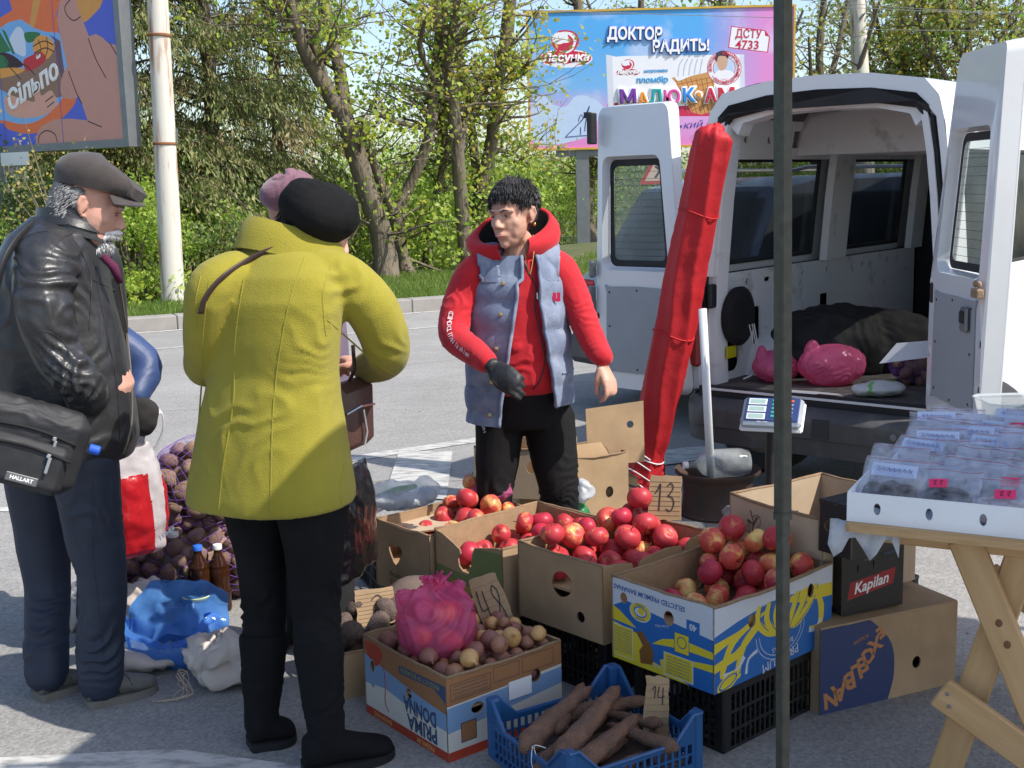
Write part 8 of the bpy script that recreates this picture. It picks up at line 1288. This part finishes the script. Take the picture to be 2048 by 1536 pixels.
# ---- potato sacks with net
m_net = M('purple_net', (.20, .07, .42), .5, var=.2)
def netsack(label, c, ax, ry, rz, yaw, n, seed, tilt=0):
    T = Matrix.Translation(c) @ Matrix.Rotation(yaw, 4, 'Z') @ Matrix.Rotation(tilt, 4, 'Y'); r = empty('potato_sack', label, 'sack', T, 'net sacks of potatoes'); R = random.Random(seed); P = []
    for k in range(6000):
        if len(P) >= n: break
        v = V((R.gauss(0, 1), R.gauss(0, 1), R.gauss(0, 1))).normalized(); p = V((v.x * ax, v.y * ry, v.z * rz)) * .86
        if (T @ p).z < .03: p.z += .03 - (T @ p).z
        if all((p - q).length > .057 for q in P): P.append(p)
    for p in P: o = link('potato', POT[R.randrange(4)], r); o.matrix_local = Matrix.LocRotScale(p, Quaternion((R.gauss(0, 1), R.gauss(0, 1), R.gauss(0, 1), R.gauss(0, 1))).normalized(), V((.034,) * 3) * R.uniform(.85, 1.2))
    mb = MB(); mb.ell((0, 0, 0), (ax * .74, ry * .72, rz * .70), 20, 14); mk('sack_core', mb, m_pot, r, smooth=True)
    mb = MB(); nu, nv = 44, 30
    def S(i, j): a = -pi / 2 + pi * j / nv; t = 2 * pi * i / nu; v = V((ax * 1.02 * sin(a), ry * 1.03 * cos(a) * cos(t), rz * 1.03 * cos(a) * sin(t))); v = v * (1 + .035 * noise.noise(v * 14)); return v
    for j in range(nv - 1):
        for i in range(nu):
            if (i + j) % 2 == 0:
                for di in (1, -1): mb.tube([S(i, j), S(i + di, j + 1)], .0007, 3, cap=False)
    o = mk('net', mb, m_net, r); o['kind'] = 'stuff'; return r
netsack('sunlit purple net sack of potatoes leaning behind the carrier bag', V((-1.22, 4.72, .42)), .27, .16, .21, radians(40), 110, 61, .5)
netsack('shaded purple net sack of potatoes lying behind the bottles', V((-1.30, 4.62, .17)), .36, .19, .17, radians(8), 110, 62, 0)
# ---- bottles, blue bag with jar, woven sacks
def bottle(label, p, h, rr, mat, liq, cap, lvl=.7, cat='bottle'):
    r = empty('bottle', label, cat, Matrix.Translation(p)); mb = MB(); prof = [(.6, 0), (.95, .01), (1, .05), (1, .35), (.93, .42), (1, .50), (1, .62), (.75, .74), (.38, .86), (.33, .93), (.36, .94)]
    mb.lathe([(rr * a, h * b) for a, b in prof], 24, cap=(1, 0)); mk('glass_wall', mb, mat, r, smooth=.9); mb = MB(); pr = [(a, b) for a, b in prof if b <= lvl]; mb.lathe([(rr * a * .94, h * b + .003) for a, b in pr] + [(rr * pr[-1][0] * .9, h * lvl)], 24); mk('liquid', mb, liq, r, smooth=.9); mb = MB(); mb.lathe([(rr * .42, h * .93), (rr * .42, h * .99), (rr * .38, h)], 18); mk('cap', mb, cap, r, smooth=.6)
m_gcl = film('bottle_clear', (.75, .72, .74), .22, .04, .1, 6, .1, .08); m_gbr = film('bottle_brown', (.05, .018, .008), .85, .05, .1, 6, .1, .08); m_liqr = M('dark_red_juice', (.06, .012, .018), .1); m_liqb = M('brown_beer', (.035, .012, .004), .1); m_capb = PC(50, 110, 215)
bottle('tall clear bottle with a white cap and dark red juice, first of three', G(357, 1215), .31, .052, m_gcl, m_liqr, m_white, .55); bottle('brown bottle with a blue cap, middle of three', G(404, 1225), .27, .044, m_gbr, m_liqb, m_capb); bottle('brown bottle with a white cap beside the dark trousers', G(443, 1220), .265, .042, m_gbr, m_liqb, m_white)
c = G(345, 1330); r = empty('plastic_bag', 'blue plastic bag slumped round a glass jar on the asphalt', 'plastic bag', Matrix.Translation(c)); mb = MB()
rows = [[tuple(c + V((a * (1 + .1 * sin(5 * t)) * cos(t) + dx, b * sin(t) + .02, z + .03 * sin(2 * t + 1) * (z > .05)))) for t in [2 * pi * i / 36 for i in range(37)]] for z, a, b, dx in ((.005, .10, .07, 0), (.03, .15, .10, 0), (.08, .165, .11, 0), (.12, .155, .10, -.01), (.14, .15, .09, -.02), (.125, .17, .105, -.02))]
o = openloft(rows, .003); o.v = [tuple(V(p) + V((noise.noise(V(p) * 16), noise.noise(V(p) * 16 + V((3, 3, 3))), noise.noise(V(p) * 16 + V((7, 3, 3))))) * .018) for p in o.v]; put(mk('lower_film', o, m_bluef, None, smooth=.9), r)
def sheet(grid, nu, nv, am, bs, mat, name, par, th=.003):
    rows = []
    for j in range(nv + 1):
        v = j / nv * (len(grid) - 1); j0 = min(int(v), len(grid) - 2); fv = v - j0; row = []
        for i in range(nu + 1):
            u = i / nu * (len(grid[0]) - 1); i0 = min(int(u), len(grid[0]) - 2); fu = u - i0; s1 = fu * fu * (3 - 2 * fu) * .5 + fu * .5; s2 = fv * fv * (3 - 2 * fv) * .5 + fv * .5
            p = (grid[j0][i0].lerp(grid[j0][i0 + 1], s1)).lerp(grid[j0 + 1][i0].lerp(grid[j0 + 1][i0 + 1], s1), s2); n_ = V((noise.noise(p * bs), noise.noise(p * bs + V((5, 1, 2))), noise.noise(p * bs + V((1, 8, 2))))); row.append(tuple(p + n_ * am))
        rows.append(row)
    return put(mk(name, openloft(rows, th), mat, None, smooth=1.0), par)
gd = [[D(240, 1285, 3.98), D(300, 1290, 3.92), D(370, 1265, 3.92), D(455, 1250, 3.98)], [D(262, 1220, 4.02), D(315, 1215, 4.0), D(385, 1205, 4.02), D(462, 1215, 4.04)], [D(300, 1165, 4.14), D(330, 1158, 4.14), D(400, 1165, 4.14), D(460, 1190, 4.12)]]
sheet(gd, 26, 20, .030, 13, m_bluef, 'upper_film', r); mb = MB(); jc = G(398, 1300) + V((0, .02, .02)); j = empty('jar', 'empty glass jar inside the blue plastic bag', 'jar', Matrix.Translation(jc)); mb.lathe([(.03, 0), (.062, .008), (.07, .03), (.07, .12), (.055, .145), (.045, .15), (.045, .165), (.049, .168), (.049, .178)], 28, cap=(1, 0)); mk('glass_body', mb, film('jar_glass', (.55, .68, .66), .30, .03, .1, 6, .05, .1), j, smooth=.9); mb = MB(); mb.tube([(.048 * cos(t), .048 * sin(t), .176) for t in [2 * pi * i / 24 for i in range(25)]], .003, 5); mk('jar_rim', mb, M('glass_edge', (.55, .62, .35), .2), j)
text('ЇBBITT', .05, frame((.9, .3, .1), (.0, .2, 1), D(300, 1215, 3.93)), PC(20, 50, 110), None, 'bag_print').parent = r; bpy.data.objects['bag_print'].name = 'bag_lettering'; bpy.data.objects['bag_lettering'].matrix_parent_inverse = r.matrix_world.inverted()
m_wov = M('woven_white', (.60, .54, .49), .75, col2=(.45, .38, .33), scale=6, bump=.6, bscale=60, bdist=.004)
def sack(label, els, seed, am=.022, strings=None):
    r = empty('woven_sack', label, 'sack', Matrix.Translation(V(els[0][:3]))); mb = MB(); [mb.ell(e[:3], e[3:], 20, 12) for e in els]; co, no, q = fuse(mb, .008, 1); co = folds(co, no, [(els[0][:3], .16, (1, .3, .4), .07, .035)], am * 1.5, 7); co[:, 2] = np.maximum(co[:, 2], .004); put(link('cloth', npmesh('cloth', co, q, m_wov, None, True)), r)
    if strings:
        R = random.Random(seed)
        for k in range(6): p = V(strings); mb = MB(); mb.tube([p, p + V((R.uniform(-.03, .02), -.03, R.uniform(-.03, .02))), p + V((R.uniform(-.08, .04), -.06, -.05)), V((p.x + R.uniform(-.10, .0), p.y - .08, .004))], .0012, 4, sub=4); put(mk('frayed_thread', mb, m_cardp, None), r)
g = G(425, 1375); sack('white woven sack with frayed string beside the dark boots', [(g.x + .02, g.y + .05, .09, .12, .09, .08), (g.x + .07, g.y + .02, .05, .13, .08, .055), (g.x - .03, g.y + .02, .10, .07, .06, .05)], 1, strings=(g.x - .07, g.y - .03, .07))
g = G(265, 1300); sack('white woven sack lying behind the blue bag', [(g.x, g.y + .12, .09, .10, .10, .10), (g.x + .02, g.y + .08, .15, .06, .06, .06)], 2); g = G(290, 1345); sack('muddy flat woven sack under the blue bag', [(g.x + .0, g.y + .04, .04, .13, .10, .04)], 3)
g = G(130, 1275); sack('small pale sack seen between the legs of the man in the flat cap', [(g.x, g.y + .10, .05, .06, .06, .05)], 4, .012)

# ---- load in the van
vp = lambda x, y, z: VT @ V((x, y, z))
mb = MB(); e = [(vp(-.30, .80, .70), (.34, .26, .22)), (vp(-.05, 1.05, .68), (.30, .25, .20)), (vp(-.45, .55, .62), (.15, .2, .10))]; [mb.ell(c_, s_, 18, 12) for c_, s_ in e]; co, no, q = fuse(mb, .012, 1); co = folds(co, no, [(tuple(e[0][0]), .3, (1, .5, .6), .12, .03)], .04, 5); tag(link('tarpaulin', npmesh('tarpaulin', co, q, M('black_tarp', (.018, .018, .017), .75, var=.4, bump=.4, bscale=30), None, True)), 'crumpled black tarpaulin heaped inside the van', 'tarpaulin')
for lab, c_, s_ in (('large pink plastic bag lying on the van floor against the tarpaulin', vp(-.08, .36, .66), (.17, .11, .11)), ('smaller knotted pink bag behind the dark tent pole on the van floor', vp(-.37, .28, .64), (.12, .09, .08))):
    r = empty('plastic_bag', lab, 'plastic bag', Matrix.Translation(c_)); mb = MB(); mb.ell(c_, s_, 18, 12); mb.ell(c_ + V((-s_[0] * .6, 0, s_[2] * .8)), (s_[0] * .25, .03, .05), 10, 8); bagmesh('film', mb, film('pink_opaque', (.85, .18, .36), .80, .2, .6, 12, .35, .08), r, am=.012, bs=11, zones=[(tuple(c_), .2, (.8, .2, .6), .09, .010)])
netsack('small net sack of potatoes just inside the right van door', vp(.32, .62, .66), .17, .11, .10, 0., 34, 63)
r = floppy('plastic_bag', 'white flour bag with a green band at the edge of the van floor', [(*vp(.28, .16, .60), .13, .09, .035)], .1, [M('white_foil_bag', (.62, .64, .62), .4, col2=(.20, .50, .12), scale=7, thr=(.58, .60))], am=.01)
mb = MB(); T_ = VT @ Matrix.Translation((-.02, .05, FZ + .012)) @ Matrix.Rotation(.15, 4, 'Z'); tag(mk('paper_scrap', plate([(-.16, -.03), (.02, -.04), (.03, -.02), (.16, -.03), (.12, .01), (.0, .03), (-.14, .03)], (), (), .002), m_white, None, T_), 'torn white paper lying on the van sill', 'paper')
T_ = VT @ Matrix.Translation((.36, .30, .76)) @ Matrix.Rotation(.3, 4, 'Z') @ Matrix.Rotation(1.0, 4, 'X'); tag(mk('paper_sheet', plate([(-.13, -.06), (.13, -.02), (.15, .07), (-.05, .05)], (), (), .002), m_white, None, T_), 'crumpled white sheet in front of the potato sack in the van', 'paper')

# ---- tent frame
m_pole = M('tent_pole_paint', (.05, .053, .043), .45, .3, var=.3, scale=40, bump=.3, bscale=200); m_tent = film('tent_canvas', (.70, .69, .64), 1, .8, .1, 4, .45, 0)
pb = V((.553, 2.36, 0)); tp = pb + V((-.025, .0, 2.32)); tn = empty('market_tent', 'dark square steel pole of a market tent in front of the banana box', 'market tent', Matrix.Translation(pb)); ax = unit(tp - pb)
def sqtube(a, b, w, name, yaw=.6): a, b = V(a), V(b); d = unit(b - a); u = unit(V((cos(yaw), sin(yaw), 0)) - d * d.dot(V((cos(yaw), sin(yaw), 0)))); v_ = d.cross(u); mb = MB(); mb.rings([[p + u * sx * w / 2 + v_ * sy * w / 2 for sx, sy in ((1, .8), (.8, 1), (-.8, 1), (-1, .8), (-1, -.8), (-.8, -1), (.8, -1), (1, -.8))] for p in (a, b)]); return put(mk(name, mb, m_pole, None), tn)
j0 = pb.lerp(tp, .40); sqtube(pb, j0, .022, 'lower_pole', .55); sqtube(j0, tp, .0275, 'upper_pole', .55); sqtube(j0 - ax * .012, j0 + ax * .004, .030, 'collar', .55)
cn = [V((.74, 2.86, 2.42)), V((3.45, 3.32, 2.42)), V((3.2, 1.45, 2.42)), V((.38, 1.45, 2.42))]
for a, b in zip(cn, cn[1:] + cn[:1]): sqtube(a, b, .025, 'top_rail')
for k in (1, 2): sqtube((cn[k].x, cn[k].y, 0), cn[k], .032, 'corner_pole')
sqtube(tp, (tp.x + .05, tp.y, 2.42), .0275, 'pole_top'); sqtube((.42, 2.36, 2.405), (3.3, 2.36, 2.405), .025, 'cross_rail')
ctr = sum(cn, V((0, 0, 0))) / 4 + V((0, 0, .55)); mb = MB(); ed = [c_ + (c_ - ctr) * .03 + V((0, 0, .02)) for c_ in cn]; mb.add([tuple(c_) for c_ in ed] + [tuple(ctr)] + [tuple(c_ - V((0, 0, .12))) for c_ in ed], [(0, 1, 4), (1, 2, 4), (2, 3, 4), (3, 0, 4), (0, 5, 6, 1), (1, 6, 7, 2), (2, 7, 8, 3), (3, 8, 5, 0)]); put(mk('canopy', mb, m_tent, None), tn)

# ---- table with trays of spices
m_wood = M('pine_wood', (.40, .235, .10), .6, col2=(.52, .34, .17), scale=3.2, stretch=(1, 8, 8), bump=.3, bscale=30); m_ply = M('pine_board_edge', (.50, .33, .17), .6, col2=(.40, .24, .11), scale=6, stretch=(2, 2, 20))
A = V((.795, 2.80, .765)); yawT = atan2(-.47, .88); TT_ = Matrix.Translation((A.x, A.y, 0)) @ Matrix.Rotation(yawT, 4, 'Z'); tb_ = empty('trestle_table', 'wooden trestle table on crossed legs carrying the spice trays', 'table', TT_)
mb = MB(); mb.bbox((.62, .58, .765), (1.24, 1.16, .022), .004); mk('table_top', mb, m_wood, tb_, smooth=.3); mb = MB(); mb.box((.62, -.0035, .765), (1.22, .005, .018)); mk('edge_strip', mb, m_ply, tb_)
def beam(a, b, w, d, name='leg', par=tb_, mat=m_wood):
    a, b = V(a), V(b); x = unit(b - a); y = unit(V((0, 1, 0)) - x * x.y); z = x.cross(y); L = (b - a).length; mb = MB(); mb.bbox((L / 2, 0, 0), (L, d, w), .004); return mk(name, mb, mat, par, Matrix(((x.x, y.x, z.x, a.x), (x.y, y.y, z.y, a.y), (x.z, y.z, z.z, a.z), (0, 0, 0, 1))))
for y in (.06, 1.02): beam((.265, y, .752), (.58, y, .01), .075, .03); beam((.40, y + .034, .752), (.20, y + .034, .01), .075, .03); br_ = beam((.225, y - .030, .375), (.80, y - .030, .03), .08, .022, 'brace'); beam((.06, y + .02, .737), (1.2, y + .02, .737), .035, .05, 'batten')
mb = MB()
for x, z in ((.245, .375), (.25, .345)): mb = MB(); mb.ell((x, .06 - .042, z), (.005, .003, .005), 8, 5); mk('nail', mb, m_steel, tb_)
for (x, z) in ((.35, .56), (.37, .51), (.45, .33)): mb = MB(); mb.ell((x, .044, z), (.008, .002, .010), 8, 5); mk('knot', mb, M('wood_knot', (.16, .07, .03), .7), tb_)
def tray(label, x0, y0, L, W, H=.072):
    T = TT_ @ Matrix.Translation((x0, y0, .7765)); r = empty('tray', label, 'tray', T, 'white cardboard trays on the table'); n = 0
    for T2, w in ((frame((1, 0, 0), (0, 0, 1), (0, 0, 0)), L), (frame((0, -1, 0), (0, 0, 1), (0, W, 0)), W), (frame((-1, 0, 0), (0, 0, 1), (L, W, 0)), L), (frame((0, 1, 0), (0, 0, 1), (L, 0, 0)), W)):
        hs = [circ(w * (i + .6) / 4.2, H * .5, .0085, 12, .015) for i in range(4)]; out = [(.001, 0), (w - .001, 0), (w - .001, H - .006), (w - .012, H), (.012, H), (.001, H)]; mk('side', plate(out, hs, (), .004), m_whcard, r, T2)
    mb = MB(); mb.box((L / 2, W / 2, .004), (L - .01, W - .01, .004)); mk('bottom', mb, m_whcard, r); return r
tray('long white cardboard tray of spice bags at the near edge of the table', .0, .015, .50, .37); tray('white cardboard tray cut off by the right picture edge', .515, .012, .50, .37); tray('white cardboard tray in the second row on the table', .03, .395, .50, .37); tray('white tray in the second row at the right', .545, .395, .50, .37); tray('white tray at the far end of the table', .05, .775, .50, .36); tray('white tray in the far right corner of the table', .565, .775, .50, .36)
spm = [M('spice_%s' % n_, c_, .85, var=.35, scale=90, bump=.8, bscale=110, bdist=.004) for n_, c_ in (('herb', (.16, .17, .07)), ('seed', (.06, .04, .035)), ('ginger', (.48, .38, .22)), ('pepper', (.05, .045, .05)), ('paprika', (.30, .10, .05)), ('bark', (.26, .15, .08)), ('salt', (.55, .48, .46)), ('slate', (.16, .17, .22)))]
m_zipb = film('zip_bag_film', (.88, .90, .95), .13, .06, .6, 30, .2, .12); m_zred = PC(190, 50, 70); m_lab = M('fluorescent_label', (.85, .04, .16), .6, var=.03); m_scr = m_pen
BAGV = []
for k in range(6):
    mb = MB(); mb.ell((0, .003, .040), (.066, .021, .038), 16, 10); mb.v = [tuple(V(p) * (1 + .20 * noise.noise(V(p) * 30 + V((k * 5, 0, 0))))) for p in mb.v]; cm = mb; rows = []
    for j in range(13):
        v = j / 12; row = []
        for i in range(17):
            t = 2 * pi * i / 16; w = .076 * (1 - .03 * v); bu = .026 * (1 - v) ** .8 * (v + .12) ** .25 * 1.2 + .0012; row.append((w * (abs(cos(t)) ** .7) * (1 if cos(t) > 0 else -1), bu * sin(t) + .012 * v * v * sin(k * 2), .002 + .135 * v))
        rows.append(row)
    fm = openloft(rows, .0007); fm.v = [tuple(V(p) + V((noise.noise(V(p) * 34 + V((k, 0, 0))) * .4, noise.noise(V(p) * 34 + V((k, 5, 0))), noise.noise(V(p) * 20) * .6)) * .010) for p in fm.v]
    zb = MB(); top = rows[-1]; zb.tube([V(fm.v[12 * 17 + i]) - V((0, 0, .006)) for i in range(0, 9)], .0011, 4); BAGV.append((cm, mesh_of('film', fm, m_zipb, True), mesh_of('zip_strip', zb, m_zred)))
CMESH = {}
mb = MB(); mb.bbox((0, 0, 0), (.044, .0012, .024), .0004); 
for s_ in ([(-.012, .005), (-.004, .006), (-.010, -.003), (-.003, -.004)], [(.004, .006), (.011, .005), (.005, -.001), (.010, -.005)]): stroke(mb, s_, .0018, frame((1, 0, 0), (0, 0, 1), (0, -.0012, 0)), 1)
LABM = mesh_of('price_label', mb, [m_lab, m_ink]); mb = MB(); mb.bbox((0, 0, 0), (.105, .001, .032), .0004)
for i in range(7): stroke(mb, [(-.040 + i * .012, -.004), (-.037 + i * .012, .006), (-.034 + i * .012, -.004), (-.031 + i * .012, .004)], .0014, frame((1, 0, 0), (0, 0, 1), (0, -.0008, 0)), 1)
SLIP = mesh_of('written_slip', mb, [M('slip_blue_white', (.50, .58, .80), .6), PC(40, 50, 110)])
def zipbag(x, y, k, sp_i, lab, yaw, lean, sticker, z=.785, sc=1.):
    T = TT_ @ Matrix.Translation((x, y, z)) @ Matrix.Rotation(yaw, 4, 'Z') @ Matrix.Rotation(-lean, 4, 'X') @ Matrix.Scale(sc, 4); r = empty('spice_bag', lab, 'spice bag', T, 'zip bags of spices on the trays'); key = (k, sp_i)
    if key not in CMESH: CMESH[key] = mesh_of('contents', BAGV[k][0], spm[sp_i], True)
    link('contents', CMESH[key], r); link('film', BAGV[k][1], r); link('zip_strip', BAGV[k][2], r)
    if sticker == 1: link('price_label', LABM, r, Matrix.Translation((-.02 + .02 * (k % 3), -.029, .062)) @ Matrix.Rotation(.25, 4, 'X') @ Matrix.Rotation(yaw, 4, 'Y'))
    elif sticker == 2: link('written_slip', SLIP, r, Matrix.Translation((.0, -.016, .098)) @ Matrix.Rotation(.15, 4, 'X'))
R = random.Random(78); sn = ['green herb', 'dark seed', 'pale ginger', 'black pepper', 'red paprika', 'brown bark', 'pale salt', 'grey spice']; cnt = {}
rowsn = ['front', 'second', 'third', 'fourth', 'fifth', 'sixth', 'seventh', 'eighth', 'ninth', 'tenth']
PINK = {(0, 1), (0, 2), (1, 2), (1, 3), (2, 3), (3, 4), (6, 3), (7, 3), (8, 2)}
for ri, y in enumerate((.055, .145, .24, .335, .44, .53, .62, .72, .83, .93)):
    for i in range(8):
        x = .075 + i * .128 + (.05 if ri % 2 else 0) + R.uniform(-.015, .015); si = R.randrange(8)
        if x > 1.12: continue
        st_i = 1 if (ri, i) in PINK or R.random() < .04 else (2 if R.random() < .42 or (ri, i) == (0, 0) else 0); key = (ri, si, st_i); cnt[key] = cnt.get(key, 0) + 1
        lab = f'{ORD[cnt[key] - 1]} zip bag of {sn[si]} from the left, {rowsn[ri]} row' + (', pink price label' if st_i == 1 else ', handwritten slip' if st_i == 2 else '')
        zipbag(x, y + R.uniform(-.012, .012), R.randrange(6), si, lab, R.uniform(-.35, .25), R.uniform(.75, 1.15), st_i, .797 + R.uniform(0, .018), R.uniform(.92, 1.12))
T_ = TT_ @ Matrix.Translation((.28, 1.19, .80)); p = D(2050, 815, 3.75); r = empty('plastic_tub', 'translucent white tub with a green sprig at the back of the table', 'tub', Matrix.Translation((p.x + .0, p.y, .80)))
mb = MB(); mb.rings([[(sx * (.12 + k_), sy * (.08 + k_), z) for sx, sy in ((1, .7), (.8, 1), (-.8, 1), (-1, .7), (-1, -.7), (-.8, -1), (.8, -1), (1, -.7))] for z, k_ in ((0, 0), (.08, .015), (.085, .022), (.09, .022), (.085, .012))], cap=(1, 0)); mk('tub_wall', mb, film('tub_plastic', (.75, .78, .78), .6, .2, .1, 8, .3, .05), r); mb = MB(); [mb.ell((.02 * i - .04, -.02 + .01 * (i % 2), .05 + .01 * (i % 3)), (.02, .012, .006), 8, 5) for i in range(5)]; mk('green_sprig', mb, M('sprig', (.10, .30, .05), .6), r, smooth=True)
mb = MB(); T_ = TT_ @ Matrix.Translation((-.015, .05, .76)); 
fl_ = empty('plastic_sheet', 'pale plastic sheet hanging under the left corner of the white tray', 'plastic sheet', T_); mb = MB(); rows = [[(-.03 + .17 * i / 10, -.012 - .02 * v + .008 * sin(i * 2.1 + v * 3), .012 - .06 * v * (1 + .5 * sin(i * 1.3)))for i in range(11)] for v in (0, .3, .6, 1)]; mk('film', openloft(rows, .001), m_wbag, fl_, smooth=True)
